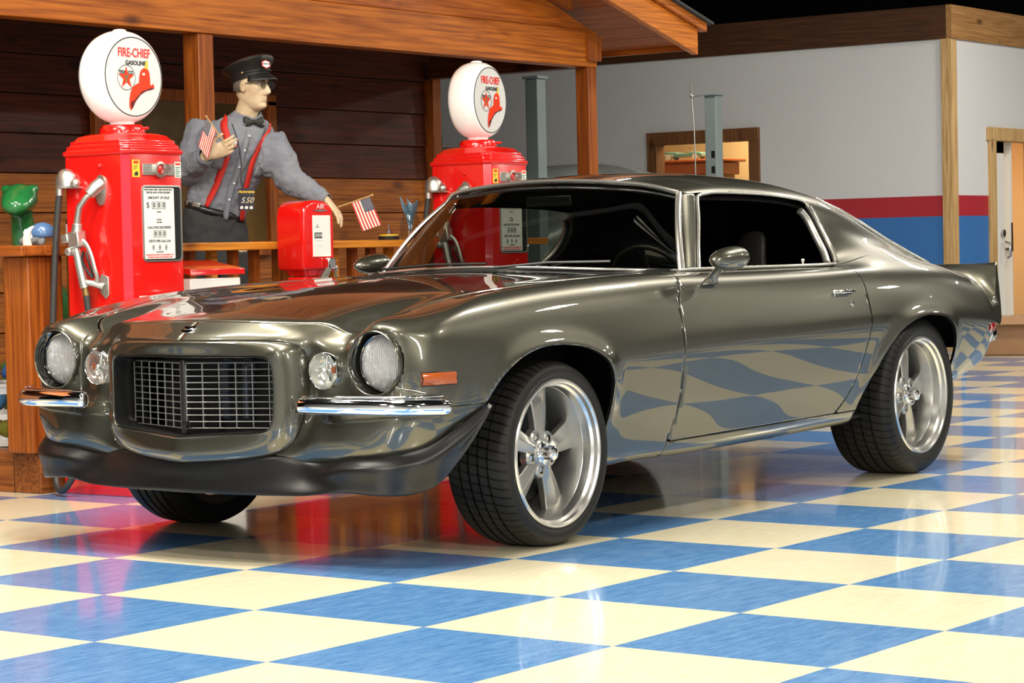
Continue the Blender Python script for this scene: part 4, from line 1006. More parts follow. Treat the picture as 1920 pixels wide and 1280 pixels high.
MB().lathe([(0.001, .886), (.011, .884), (.012, .865)], (0, 0.014, .452), 'x', 16).build('grille_latch', M_lip, car, smooth=40)
# radiator support and condenser seen through the mesh
mb = MB(); mb.use(M_inner); mb.b2((.50, -.42, .36), (.53, .42, .70))
mb.build('radiator_wall', None, car)
M_rad = mat('radiator_grey', (0.10, 0.115, 0.15), 0.4, 0.5)
for y0 in (-.12, -.02, .14, .22):
    mb = MB().b2((.531, y0, .445), (.545, y0 + .035, .650))
    for k in range(24): mb.b2((.54, y0, .45 + k * .008), (.56, y0 + .035, .455 + k * .008))
    mb.build('radiator_column', M_rad, car)
mb = MB(); mb.tube([(.60, .035, .46), (.60, .035, .63), (.60, .075, .64), (.60, .075, .62)], .008, 8); mb.build('hood_latch_rod', M_rad, car, smooth=60)

# ---- headlights and parking lamps
def ribbed(name, scale, color=(0.82, 0.82, 0.80)):
    m = mat(name, color, 0.16, 0.35, coat=1.0)
    tc = nd(m, 'ShaderNodeTexCoord'); wv = nd(m, 'ShaderNodeTexWave', bands_direction='Y'); wv.inputs['Scale'].default_value = scale; wv.inputs['Distortion'].default_value = 1.5
    n = nd(m, 'ShaderNodeTexNoise'); n.inputs['Scale'].default_value = 60
    ad = nd(m, 'ShaderNodeMath', operation='ADD'); bp = nd(m, 'ShaderNodeBump'); bp.inputs['Strength'].default_value = 0.9; bp.inputs['Distance'].default_value = 0.008
    lk(m, tc.outputs['Object'], wv.inputs['Vector']); lk(m, tc.outputs['Object'], n.inputs['Vector']); lk(m, wv.outputs['Fac'], ad.inputs[0]); lk(m, n.outputs['Fac'], ad.inputs[1])
    lk(m, ad.outputs[0], bp.inputs['Height']); lk(m, bp.outputs[0], bsdf(m).inputs['Normal'])
    return m
M_lens = ribbed('headlight_lens', 45, (0.88, 0.88, 0.88))
M_bucket = mat('bucket_gloss_black', (0.012, 0.012, 0.010), 0.15, coat=1)
M_clear = glass('clear_lens', (0.93, 0.93, 0.92), 1.45)
M_bowl = mat('lamp_bowl', (0.75, 0.75, 0.72), 0.25, 0.9)
for s_ in (1, -1):
    c = (0, HLc[0] * s_, HLc[1]); lc = (0, (HLc[0] + .003) * s_, HLc[1] - .001)
    ring = MB()
    prof = [(.1045, .762), (.1055, .772), (.1045, .782), (.1015, .7845), (.0995, .782), (.0990, .776)]
    c = (XO, c[1], c[2]); lc = (XO, lc[1], lc[2]); ring.lathe(prof, c, 'x', 64)
    root = MB().lathe([(.088, .728), (.0915, .733), (.0905, .741), (.086, .741)], lc, 'x', 64).build('headlight', M_chrome, car, smooth=60)
    ring.build('bezel', M_paint, root, smooth=60)
    MB().lathe([(.0992, .779), (.0985, .760), (.0965, .725), (.0925, .705), (.060, .702), (.001, .702)], c, 'x', 48)  .build('bucket', M_bucket, root, smooth=50)
    MB().lathe([(.0875, .736), (.080, .7445), (.062, .7525), (.040, .7575), (.020, .760), (.001, .7605)], lc, 'x', 48).build('lens', M_lens, root, smooth=80)
    p = (.001, PLc[0] * s_, PLc[1])
    root = MB().lathe([(.0600, .735), (.0605, .757), (.0580, .761), (.0560, .758), (.0555, .740)], p, 'x', 48).build('parking_lamp', M_chrome, car, smooth=60)
    MB().lathe([(.0555, .755), (.050, .735), (.035, .722), (.015, .716), (.001, .715)], p, 'x', 40).build('bowl', M_bowl, root, smooth=80)
    MB().ball((.748, p[1], p[2]), (.017, .013, .013)).tube([(.735, p[1], p[2] - .05), (.742, p[1], p[2]), (.735, p[1], p[2] + .05)], [.003, .008, .003], 8).tube([(.735, p[1] - .05, p[2]), (.742, p[1], p[2]), (.735, p[1] + .05, p[2])], [.003, .008, .003], 8).build('bulb', M_bowl, root, smooth=60)
    MB().lathe([(.056, .761), (.048, .770), (.03, .777), (.001, .780)], p, 'x', 40).build('lens', M_clear, root, smooth=80)
    MB().box((.742, p[1] + .038 * s_ * .8, p[2] + .003), (.012, .014, .022)).build('amber_reflector', M_amber, root, bevel=.003)

# ---- split front bumpers
def bumper_ring(p, t, hh, ww):
    t = t.normalized(); n = Vector((t.y, -t.x, 0)).normalized() if True else None
    if n.x < 0 and abs(n.x) > abs(n.y): n = -n
    prof = [(-.6, .9), (0.2, 1.0), (.75, .80), (1.0, .35), (1.05, 0), (1.0, -.35), (.75, -.80), (.2, -1.0), (-.6, -.9), (-.9, 0)]
    return [p + n * a * ww + Vector((0, 0, b * hh)) for a, b in prof]
bp_ = [(.838, .482, .524), (.843, .51, .525), (.846, .56, .526), (.842, .64, .526), (.826, .74, .525), (.798, .82, .523), (.752, .882, .521), (.69, .915, .519), (.640, .928, .517)]
for s_ in (1, -1):
    P = [Vector(p) for p in cr(bp_, 5)]; rings = []
    for i, p in enumerate(P):
        t = P[min(i + 1, len(P) - 1)] - P[max(i - 1, 0)]
        e = min(i, len(P) - 1 - i); k = (0.35, 0.75, 0.92, 1.0)[min(e, 3)]
        n = Vector((t.y, -t.x, 0)).normalized()
        prof = [(-.5, .95), (0.1, 1.0), (.62, .80), (.92, .42), (1.0, 0), (.92, -.42), (.62, -.80), (.1, -1.0), (-.5, -.95), (-.8, 0)]
        rings.append([(v.x, v.y * s_, v.z) for v in [p + n * a * .028 * k + Vector((0, 0, b * .0295 * k - .003)) for a, b in prof]])
    o = MB().loft(rings).build('front_bumper', M_chrome, car, sub=1)
    MB().b2((.80, .555 * s_, .475), (.83, .585 * s_, .503)).b2((.79, .55 * s_, .49), (.815, .59 * s_, .505)).build('bumper_bolt', M_black, o, bevel=.003)
    MB().tube([(v.x + .004, v.y * s_ * 1.004, .5515) for v in [P[k] for k in range(3, len(P) - 3)]], .0035, 6).build('bumper_bead', M_chrome, o, smooth=60)

# ---- chin spoiler
top_ = [(.872, 0, .336), (.866, .12, .338), (.842, .25, .346), (.815, .36, .352), (.785, .44, .340), (.775, .52, .338), (.785, .62, .352), (.775, .72, .358), (.735, .80, .37), (.665, .862, .392), (.58, .896, .436), (.50, .915, .475), (.425, .925, .512)]
mid_ = [(.880, 0, .30), (.874, .12, .30), (.853, .25, .305), (.825, .36, .31), (.80, .45, .298), (.80, .53, .300), (.818, .63, .318), (.806, .735, .325), (.755, .825, .333), (.675, .888, .355), (.585, .92, .40), (.505, .935, .448), (.422, .934, .503)]
bot_ = [(.885, 0, .229), (.88, .12, .229), (.868, .25, .229), (.85, .37, .230), (.83, .48, .232), (.815, .56, .240), (.805, .64, .246), (.79, .735, .240), (.735, .815, .238), (.65, .866, .262), (.57, .888, .325), (.495, .903, .40), (.418, .915, .488)]
A, B_, C_ = cr(top_, 4)[::2], cr(mid_, 4)[::2], cr(bot_, 4)[::2]
G = []
for a, b, c in zip(A, B_, C_):
    q1 = (a * 2 + b * 3) / 5 + Vector((.002, 0, 0)); G.append([tuple(v) for v in (a + Vector((-.012, -.008 if a.y > .01 else 0, .004)), a, q1, b, (b + c) / 2, c, c + Vector((-.015, 0, .002)))])
G = [[(x, -y, z) for x, y, z in r] for r in G[::-1]][:-1] + G
G = surf(np.array(G), 120, 18); V_, F_ = gridmesh(G); panel('chin_spoiler', V_, F_, M_lip, solid=.004, flip=True)
# closing floor under the nose
MB().b2((-.40, -.60, .262), (.76, .60, .27)).build('engine_undertray', M_inner, car)
MB().b2((-2.95, -.78, .262), (-.40, .78, .275)).build('floor_pan', M_inner, car)
MB().b2((-3.55, -.60, .30), (-3.40, .60, .50)).build('fuel_tank', M_inner, car)
# wheel house walls
for s_ in (1, -1):
    for x0, x1 in ((-.46, .62), (-3.18, -2.1)):
        MB().b2((x0, .60 * s_, .262), (min(x1, .50), .605 * s_, .735)).b2((x0, .60 * s_, .735), (min(x1, .48), .85 * s_, .74)).build('wheel_house', M_inner, car)
MB().tube([(-.6, .35, .22), (-2.2, .38, .20), (-2.3, .40, .20)], .03, 12).tube([(-.6, -.35, .22), (-2.2, -.38, .20)], .03, 12).build('exhaust_pipe', M_alu, car, smooth=60)
MB().tube([(0, -.7, .30), (0, .7, .30)], .03, 8).tube([(-2.743, -.7, .33), (-2.743, .7, .33)], .045, 10).ball((-2.743, 0, .33), .13).build('axle', M_inner, car, smooth=60)
for s_ in (1, -1):
    MB().tube([(.22, .42 * s_, .24), (.05, .60 * s_, .26), (0, .68 * s_, .28)], .018, 8).build('suspension_arm', M_inner, car, smooth=60)

# ---- wheels
def tyre_mat():
    m = mat('tyre_rubber', (0.009, 0.0085, 0.0075), 0.5, spec=0.22)
    tc = nd(m, 'ShaderNodeTexCoord'); sp = nd(m, 'ShaderNodeSeparateXYZ'); lk(m, tc.outputs['Object'], sp.inputs[0])
    at = nd(m, 'ShaderNodeMath', operation='ARCTAN2'); lk(m, sp.outputs['Z'], at.inputs[0]); lk(m, sp.outputs['X'], at.inputs[1])
    ml = nd(m, 'ShaderNodeMath', operation='MULTIPLY_ADD'); ml.inputs[1].default_value = 62.0; lk(m, at.outputs[0], ml.inputs[0])
    yy = nd(m, 'ShaderNodeMath', operation='MULTIPLY'); yy.inputs[1].default_value = 38; lk(m, sp.outputs['Y'], yy.inputs[0]); lk(m, yy.outputs[0], ml.inputs[2])
    sn = nd(m, 'ShaderNodeMath', operation='SINE'); lk(m, ml.outputs[0], sn.inputs[0])
    gt = nd(m, 'ShaderNodeMath', operation='GREATER_THAN'); gt.inputs[1].default_value = -0.78; lk(m, sn.outputs[0], gt.inputs[0])
    # only on the tread: radius above a limit
    sq = nd(m, 'ShaderNodeVectorMath', operation='MULTIPLY'); sq.inputs[1].default_value = (1, 0, 1); lk(m, tc.outputs['Object'], sq.inputs[0])
    ln_ = nd(m, 'ShaderNodeVectorMath', operation='LENGTH'); lk(m, sq.outputs[0], ln_.inputs[0])
    gr = nd(m, 'ShaderNodeMath', operation='LESS_THAN'); gr.inputs[1].default_value = 0.299; lk(m, ln_.outputs['Value'], gr.inputs[0])
    mxm = nd(m, 'ShaderNodeMath', operation='MAXIMUM'); lk(m, gt.outputs[0], mxm.inputs[0]); lk(m, gr.outputs[0], mxm.inputs[1])
    cm = nd(m, 'ShaderNodeMix', data_type='RGBA'); cm.inputs[6].default_value = (0.0015, 0.0015, 0.0015, 1); cm.inputs[7].default_value = (0.016, 0.0155, 0.014, 1); lk(m, mxm.outputs[0], cm.inputs[0]); lk(m, cm.outputs[2], bsdf(m).inputs['Base Color'])  # groove shade put into the colour, near black between lighter ribs
    bp = nd(m, 'ShaderNodeBump'); bp.inputs['Strength'].default_value = 1.0; bp.inputs['Distance'].default_value = 0.012
    lk(m, mxm.outputs[0], bp.inputs['Height']); lk(m, bp.outputs[0], bsdf(m).inputs['Normal'])
    return m
M_tyre = tyre_mat()
M_lipal = mat('machined_lip', (0.80, 0.79, 0.76), 0.24, 0.95)
M_barrel = mat('barrel_satin', (0.58, 0.57, 0.54), 0.32, 0.92)
M_spoke = mat('spoke_grey', (0.44, 0.43, 0.40), 0.32, 0.88)
M_rotor = mat('brake_rotor', (0.03, 0.03, 0.03), 0.5, 0.6); M_cal = mat('caliper_red', (0.38, 0.01, 0.01), 0.3, coat=.6)
def make_wheel(RT, wd, rimr, spin, inner=False):
    """local: wheel axis = y, outer face towards +y at y = 0, centre at origin"""
    k = (RT - rimr)
    prof = [(rimr - .012, -.004), (rimr + .004, .000), (rimr + .012, .004), (rimr + k * .35, .010), (rimr + k * .62, .008), (rimr + k * .80, .000), (RT - .006, -.016), (RT - .002, -.026)]
    tw = wd
    gro = []
    y = -.030
    nr = 4
    rib = (tw - .052) / (nr + 1)
    for q in range(nr):
        y0 = -.028 - rib * (q + 1)
        cr_ = .003 * math.sin(PI * (q + .8) / (nr + .6))
        gro += [(RT + cr_, y0 + .005), (RT - .007, y0 + .0045), (RT - .007, y0 - .0045), (RT + cr_, y0 - .005)]
    prof += gro + [(RT - .002, -tw + .030), (RT - .006, -tw + .020), (rimr + k * .80, -tw + .004), (rimr + k * .5, -tw - .002), (rimr + .01, -tw + .008), (rimr - .01, -tw + .014)]
    w = MB().lathe([(rimr, -.006), (rimr + .004, .002), (rimr, .007), (rimr - .007, .007), (rimr - .012, .002), (rimr - .014, -.012), (rimr - .022, -.020), (rimr - .025, -.050), (rimr - .027, -.052)], (0, 0, 0), 'y', 96).build('wheel', M_lipal, car, smooth=35)
    MB().lathe(prof, (0, 0, 0), 'y', 128).build('tyre', M_tyre, w, smooth=40)
    MB().lathe([(rimr - .027, -.050), (rimr - .036, -.085), (rimr - .040, -.115), (rimr - .042, -tw + .03), (rimr - .01, -tw + .012)], (0, 0, 0), 'y', 96).build('barrel', M_barrel, w, smooth=35)
    yh = -.062
    mb = MB()
    for q in range(5):
        a = spin + q * 2 * PI / 5
        er = Vector((math.cos(a), 0, math.sin(a))); et = Vector((-math.sin(a), 0, math.cos(a)))
        rings = []
        for r, hw, yy, th in ((.045, .030, yh, .03), (.075, .030, yh - .002, .028), (.105, .034, yh - .004, .027), (.15, .042, yh - .010, .026), (rimr - .045, .050, yh - .020, .024), (rimr - .026, .052, yh - .028, .022)):
            rings.append([er * r + Vector((0, yy + .002, 0)), er * r + et * hw * .98 + Vector((0, yy - .013, 0)), er * r + et * hw + Vector((0, yy - .013 - th, 0)), er * r - et * hw + Vector((0, yy - .013 - th, 0)), er * r - et * hw * .98 + Vector((0, yy - .013, 0))])
        mb.loft(rings)
    mb.build('spokes', M_spoke, w, bevel=.003)
    mb = MB()
    mb.lathe([(.001, yh + .002), (.040, yh + .002), (.048, yh - .004), (.050, yh - .03), (.001, yh - .03)], (0, 0, 0), 'y', 40)
    for q in range(5):
        a = spin + (q + .5) * 2 * PI / 5; c = Vector((math.cos(a) * .060, 0, math.sin(a) * .060))
        mb.lathe([(.013, yh - .006), (.014, yh - .002), (.021, yh - .003), (.027, yh - .010), (.029, yh - .035), (.001, yh - .035)], c, 'y', 24)
    mb.build('hub', M_spoke, w, smooth=35)
    for q in range(5):
        a = spin + (q + .5) * 2 * PI / 5; c = Vector((math.cos(a) * .060, 0, math.sin(a) * .060))
        MB().lathe([(.013, yh - .007), (.0125, yh - .022), (.008, yh - .022), (.008, yh - .010), (.006, yh - .008), (.001, yh - .008)], c, 'y', 16).build('lug_nut', M_black if False else M_chrome, w, smooth=35)
    cap = MB().lathe([(.036, yh + .000), (.037, yh + .006), (.030, yh + .010), (.0255, yh + .012), (.0255, yh + .040), (.023, yh + .047), (.015, yh + .051), (.001, yh + .053)], (0, 0, 0), 'y', 40)
    for q in range(8):
        a = q * PI / 4; cap.ball((math.cos(a) * .035, yh + .006, math.sin(a) * .035), (.008, .006, .008), 10, 6)
    cap.build('centre_cap', M_chrome, w, smooth=40)
    MB().tube([(rimr * .60, -.10, -rimr * .62), (rimr * .59, -.075, -rimr * .60)], .004, 8).build('valve_stem', M_black, w, smooth=50)
    MB().lathe([(.07, -.135), (.165, -.135), (.165, -.150), (.07, -.150)], (0, 0, 0), 'y', 48).lathe([(.001, -.12), (.07, -.12), (.07, -.15)], (0, 0, 0), 'y', 32).build('brake_rotor', M_rotor, w, smooth=35)
    ca = []
    for q in range(9):
        a = math.radians(-52 + q * 5); ca.append([(math.cos(a) * r, y_, math.sin(a) * r) for r, y_ in ((.12, -.118), (.178, -.118), (.178, -.165), (.12, -.165))])
    MB().loft(ca).build('brake_caliper', M_cal, w, bevel=.003)
    MB().lathe([(.001, -.19), (rimr - .05, -.19), (rimr - .05, -.20), (.001, -.20)], (0, 0, 0), 'y', 32).build('backing_plate', M_inner, w)
    return w
def dupc(w, loc, rz):
    c = w.copy(); COL.objects.link(c); c.parent = car; c.location = loc; c.rotation_euler = (0, 0, rz)
    for ch in list(w.children):
        d = ch.copy(); COL.objects.link(d); d.parent = c
    return c
wf_ = make_wheel(.314, .245, .250, PI / 2 + .10); wf_.location = (0, .893, .314)
dupc(wf_, (0, -.893, .314), PI)
wr_ = make_wheel(.3395, .285, .250, PI / 2 + .14); wr_.location = (-2.743, .893, .3395)
dupc(wr_, (-2.743, -.893, .3395), PI)

# ---- door furniture
def bullet_mirror(s_):
    root = MB(); before = set(car.children)
    ax = [(-1.055, 1.0), (-1.052, 1.0), (-1.03, 1.0), (-.99, 1.0), (-.94, 1.0), (-.905, 1.0), (-.885, 1.0), (-.880, 1.0)]
    rr = [(.052, .038), (.056, .041), (.060, .044), (.058, .043), (.047, .036), (.031, .024), (.012, .010), (.001, .001)]
    rings = []
    for (x, _), (ry, rz_) in zip(ax, rr):
        rings.append([(x, (.985 + ry * math.cos(a)) * s_, .953 + rz_ * math.sin(a) + (x + .99) * -.05) for a in [2 * PI * k / 28 for k in range(28)]])
    root.loft(rings); o = root.build('door_mirror', M_paint, car, smooth=60)
    MB().loft([[(x, (.985 + ry * math.cos(a)) * s_, .956 + rz_ * math.sin(a)) for a in [2 * PI * k / 24 for k in range(24)]] for x, ry, rz_ in ((-1.054, .048, .035), (-1.0565, .047, .034))]).build('mirror_glass', M_chrome, o, smooth=40)
    rings = []
    for z, x, y, a_, b_ in ((.858, -1.04, .873, .046, .026), (.866, -1.04, .875, .042, .024), (.885, -1.028, .893, .030, .018), (.910, -1.012, .925, .027, .016), (.93, -1.0, .960, .030, .020)):
        rings.append([(x + a_ * math.cos(t), (y + b_ * math.sin(t)) * s_, z) for t in [2 * PI * k / 16 for k in range(16)]])
    MB().loft(rings).build('mirror_foot', M_paint, o, smooth=60)
bullet_mirror(1); bullet_mirror(-1)
for o in car.children:
    if o.name.startswith('door_mirror') and o.data.vertices[0].co.y < 0: o.location = (-.20, .115, 0)
for s_ in (1, -1):
    hy = nearest(-2.03, .795)[1]
    o = MB().b2((-2.105, (hy - .012) * s_, .778), (-1.955, (hy + .004) * s_, .812)).b2((-2.10, (hy + .004) * s_, .797), (-1.975, (hy + .024) * s_, .812)).build('door_handle', M_chrome, car, bevel=.004)
    MB().lathe([(.013, (hy + .012) * s_), (.011, (hy + .022) * s_), (.001, (hy + .024) * s_)], (-2.075, 0, .752), 'y', 16).build('door_lock', M_chrome, car, smooth=50)
    MB().tube([(-2.17 + .1, .70 * s_, .90), (-2.07, .70 * s_, .925)], .004, 8).lathe([(.004, .925), (.007, .929), (.007, .938), (.001, .940)], (-2.07, .70 * s_, 0), 'z', 10).build('lock_knob', M_white, car, smooth=50)
# emblem on the header panel
MB().box((.836, .0, .7625), (.036, .052, .007), Euler((0, .62, 0)).to_matrix()).box((.836, .0, .7665), (.012, .040, .006), Euler((0, .62, 0)).to_matrix()).build('nose_emblem', M_chrome, car, bevel=.002)
# wipers
for y0, y1 in ((-.45, .05), (.12, .55)):
    MB().tube([(-.70 - abs(y0) ** 2 * .2, y0, .936), (-.735 - .22 * abs((y0 + y1) / 2) ** 2, (y0 + y1) / 2, .952), (-.755 - .35 * y1 * y1, y1, .952)], .005, 6).build('wiper', M_black, car, smooth=60)

# ---- interior
M_seat = noise_bump(mat('seat_leather', (0.012, 0.011, 0.010), 0.4), 120, .1, .001)
MB().grid([[(x, y, z + .03 * (1 - (y / .7) ** 2)) for y in [-.7 + .1 * k for k in range(15)]] for x, z in ((-.74, .895), (-.95, .90), (-1.12, .885), (-1.18, .82), (-1.16, .65))]).build('dashboard', M_lip, car, smooth=60, solid=.01)
MB().b2((-.62, -.75, .28), (-.60, .75, .90)).build('firewall', M_inner, car)
MB().b2((-2.95, -.70, .3), (-2.90, .70, .885)).b2((-3.40, -.60, .88), (-2.90, .60, .885)).build('parcel_shelf', M_inner, car)
for s_ in (1, -1):
    # seat > cushion, backrest, headrest
    root = MB().b2((-1.95, (.17) * s_, .34), (-1.42, .64 * s_, .50)).build('front_seat', M_seat, car, bevel=.05, bseg=4)
    rings = []
    for z, x, w_, t_ in ((.46, -1.90, .235, .07), (.60, -1.95, .24, .075), (.75, -2.02, .21, .06), (.84, -2.07, .15, .05), (.90, -2.10, .10, .035)) + (((.96, -2.14, .075, .03), (1.04, -2.18, .06, .025), (1.06, -2.185, .03, .015)) if s_ > 0 else ()):
        rings.append([(x + t_ * (abs(math.sin(a)) ** .7) * math.copysign(1, math.sin(a)), (.405 + w_ * (abs(math.cos(a)) ** .6) * math.copysign(1, math.cos(a))) * s_, z) for a in [2 * PI * k / 24 for k in range(24)]])
    MB().loft(rings).build('backrest', M_seat, root, sub=1)
    MB().b2((-2.2, .745 * s_, .3), (-.9, .765 * s_, .88)).build('door_card', M_seat, car)
MB().b2((-2.85, -.62, .34), (-2.45, .62, .52)).b2((-2.92, -.62, .5), (-2.75, .62, .86)).build('rear_seat', M_seat, car, bevel=.05, bseg=3)
st = MB(); cw = Vector((-1.42, .38, .84)); ax_ = Vector((-.9, 0, .42)).normalized(); e1 = Vector((0, 1, 0)); e2 = ax_.cross(e1)
st.tube([cw + (e1 * math.cos(2 * PI * k / 32) + e2 * math.sin(2 * PI * k / 32)) * .18 for k in range(33)], .012, 8)
for a in (0, PI, -PI / 2): st.tube([cw, cw + (e1 * math.cos(a) + e2 * math.sin(a)) * .18], .009, 6)
st.tube([cw, cw - ax_ * .25], .02, 8); st.build('steering_wheel', M_seat, car, smooth=60)
MB().b2((-1.245, -.10, 1.17), (-1.235, .12, 1.215)).build('rear_view_mirror', M_black, car, bevel=.006)

# smooth shading across the joint of sail panel and quarter panel
def blend_normals(names, line, band):
    obs = [o for o in car.children if o.name.split('.')[0] in names]
    L = np.array(line); data = []
    for o in obs:
        me = o.data; n = len(me.vertices); co = np.empty(n * 3); me.vertices.foreach_get('co', co); co = co.reshape(-1, 3)
        no = np.empty(n * 3); me.vertex_normals.foreach_get('vector', no); no = no.reshape(-1, 3)
        data.append([o, co, no])
    for sgn in (1, -1):
        LL = L * [1, sgn, 1]; S = np.concatenate([LL[i] + (LL[i + 1] - LL[i]) * np.linspace(0, 1, 20)[:, None] for i in range(len(LL) - 1)])
        acc = np.zeros_like(S)
        for o, co, no in data:
            for i, p in enumerate(S):
                d = ((co - p) ** 2).sum(1); k = np.argsort(d)[:10]
                if d[k[0]] < .02 ** 2:
                    v = no[k].mean(0); acc[i] += v / np.linalg.norm(v)
        acc /= np.linalg.norm(acc, axis=1, keepdims=True) + 1e-9
        for dd in data:
            o, co, no = dd
            sel = np.where((co[:, 0] < -2.15) & (co[:, 0] > -3.5) & (co[:, 1] * sgn > .5) & (co[:, 2] > .8))[0]
            for i in sel:
                d = ((S - co[i]) ** 2).sum(1); k = d.argmin(); d_ = math.sqrt(d[k]) / band
                if d_ < 1:
                    w_ = 1 - d_; w_ = w_ * w_ * (3 - 2 * w_); v = no[i] * (1 - w_) + acc[k] * w_; no[i] = v / np.linalg.norm(v)
    for o, co, no in data:
        for m_ in list(o.modifiers): o.modifiers.remove(m_)
        o.data.normals_split_custom_set_from_vertices([tuple(v) for v in no])
blend_normals(('roof', 'quarter_panel'), [(-2.262, .752, .908), (-2.40, .756, .933), (-2.58, .757, .951), (-2.77, .745, .947), (-2.95, .727, .938), (-3.18, .680, .915), (-3.42, .623, .887)], .075)
# ================================================================== petrol pumps
M_dial = mat('dial_white', (0.80, 0.80, 0.76), 0.35)
M_globe = mat('milk_glass_globe', (0.85, 0.83, 0.78), 0.15, coat=1, emit=(1, 0.92, 0.82), es=0.28)
M_face = mat('globe_face', (0.62, 0.62, 0.60), 0.2, coat=.6, emit=(1, 0.97, 0.92), es=0.12)
M_yel = mat('sticker_yellow', (0.85, 0.55, 0.04), 0.5); M_pink = mat('chamfer_red', (0.72, 0.03, 0.05), 0.12, coat=1.0, coat_rough=.02)
M_hose = mat('black_hose', (0.03, 0.03, 0.028), 0.5)
M_hat = mat('hat_red', (0.80, 0.05, 0.015), 0.25); M_hatd = mat('hat_dark', (0.12, 0.004, 0.004), 0.4); M_hatg = mat('hat_gold', (0.68, 0.48, 0.05), 0.35)
HX, HY = 0.18, 0.1925
def rect_ring(hx, hy, ch, z):  # rectangle with chamfered corners
    return [(hx, -hy + ch, z), (hx, hy - ch, z), (hx - ch, hy, z), (-hx + ch, hy, z), (-hx, hy - ch, z), (-hx, -hy + ch, z), (-hx + ch, -hy, z), (hx - ch, -hy, z)]
def lay(mb, pts, z0, z1, M):   # flat decal polygon with a real thickness, in the frame M
    mb.prism([M @ Vector((x, y, 0)) for x, y in pts], (M.to_3x3() @ Vector((0, 0, z0))), (M.to_3x3() @ Vector((0, 0, z1))))
def make_pump(loc, label, globe_rot):
    t = thing('fuel_pump', label, 'fuel pump', loc, 0)
    mb = MB(); mb.use(M_red); mb.loft([rect_ring(HX, HY, .028, .12), rect_ring(HX, HY, .028, 1.443)])
    body = mb.build('body', None, t, bevel=.004)
    MB().loft([rect_ring(HX + .03, HY + .02, .02, 0), rect_ring(HX + .03, HY + .02, .02, .118), rect_ring(HX + .02, HY + .01, .02, .125)]).build('base', M_red, t, bevel=.004)
    rings = [rect_ring(HX + dx, HY + dx, .028 + c, z) for dx, c, z in ((.006, 0, 1.441), (.008, 0, 1.458), (-.004, 0, 1.466), (-.003, .004, 1.480), (-.014, .004, 1.486), (-.013, .006, 1.500), (-.026, .008, 1.508), (-.034, .014, 1.522), (-.06, .02, 1.532), (-.11, .03, 1.540))]
    MB().loft(rings).build('canopy', M_red, t, bevel=.003)
    MB().lathe([(.098, 1.535), (.098, 1.555), (.085, 1.572), (.001, 1.575)], (0, 0, 0), 'z', 40).lathe([(.006, .085), (.006, .125)], (-.03, 0, 1.556), 'y', 8, True).build('globe_collar', M_red, t, smooth=40)
    # globe: short lens-shaped drum with flat faces towards +y and -y
    g = [(.001, -.060), (.165, -.060), (.180, -.056), (.193, -.038), (.2005, -.012), (.2005, .012), (.193, .038), (.180, .056), (.170, .061)]
    gl = MB().lathe([(r * 1.0, h * 1.25) for r, h in g], (0, 0, 0), 'y', 72)
    gl.lathe([(.05, -.205), (.055, -.19), (.02, -.17)], (0, 0, 0), 'z', 24).ball((0, 0, .2), (.03, .03, .008))
    go = gl.build('globe', M_globe, t, smooth=60); go.location = (0, 0, 1.776); go.rotation_euler = (0, 0, globe_rot)
    mb = MB(); mb.use(M_face); mb.lathe([(.001, .0785), (.166, .0765), (.170, .074)], (0, 0, 0), 'y', 64)
    mb.use(M_ink); mb.lathe([(.1655, .0775), (.1665, .0790), (.1695, .0785), (.1700, .076)], (0, 0, 0), 'y', 64)
    F = basis((0, .0790, 0), (-1, 0, 0), (0, 0, 1))   # reading frame on the +y face
    def T_(s, size, x, z, m, bold=0, sx=1.0): mb.text(s, size, F @ Matrix.Translation((x, z, 0)), .0007, bold, material=m, sx=sx)
    # slab-serif headline drawn as bold letters with serif bars
    T_('FIRE-CHIEF', .053, .004, .100, M_redink, .0008, .76)
    T_('GASOLINE', .026, .012, .058, M_ink, .0006, 1.0)
    c = (-.045, -.005)
    mb.use(M_ink); 
    ringp = [F @ Vector((c[0] + .053 * math.cos(2 * PI * k / 40), c[1] + .053 * math.sin(2 * PI * k / 40), .0005)) for k in range(41)]
    mb.tube(ringp, .0011, 4)
    star = []
    for k in range(10):
        a = PI / 2 + k * PI / 5; r = .049 if k % 2 == 0 else .0187; star.append((c[0] + r * math.cos(a), c[1] - .002 + r * math.sin(a)))
    mb.use(M_hat); lay(mb, star, 0, .0008, F)
    T_('TEXACO', .0225, c[0], c[1] + .020, M_ink, .0008, .95)
    mat_green = M_turqd
    mb.use(mat_green); lay(mb, [(c[0] - .012, c[1] + .007), (c[0] + .012, c[1] + .007), (c[0] + .012, c[1] + .001), (c[0] + .003, c[1] + .001), (c[0] + .003, c[1] - .021), (c[0] - .003, c[1] - .021), (c[0] - .003, c[1] + .001), (c[0] - .012, c[1] + .001)], .0008, .0014, F)
    # fire helmet
    def poly(m, P, a, b): mb.use(m); lay(mb, [(.055 + (x - .06) * .95 - .008 + (z + .06) * .06, -.052 + (z + .06) * 1.10) for x, z in P], a, b, F)
    poly(M_hatd, [(-.018, -.125), (-.006, -.142), (.006, -.130), (.02, -.108), (.05, -.082), (.085, -.066), (.118, -.060), (.137, -.054), (.133, -.044), (.118, -.046), (.07, -.058), (.03, -.07), (0, -.085), (-.012, -.1)], 0, .0008)
    poly(M_hat, [(-.02, -.105), (-.019, -.130), (-.010, -.143), (-.006, -.140), (-.013, -.118), (-.004, -.108), (.012, -.104), (.03, -.088), (.05, -.075), (.045, -.05), (.04, -.035), (.015, -.045), (-.002, -.055), (-.014, -.075)], .0008, .0013)
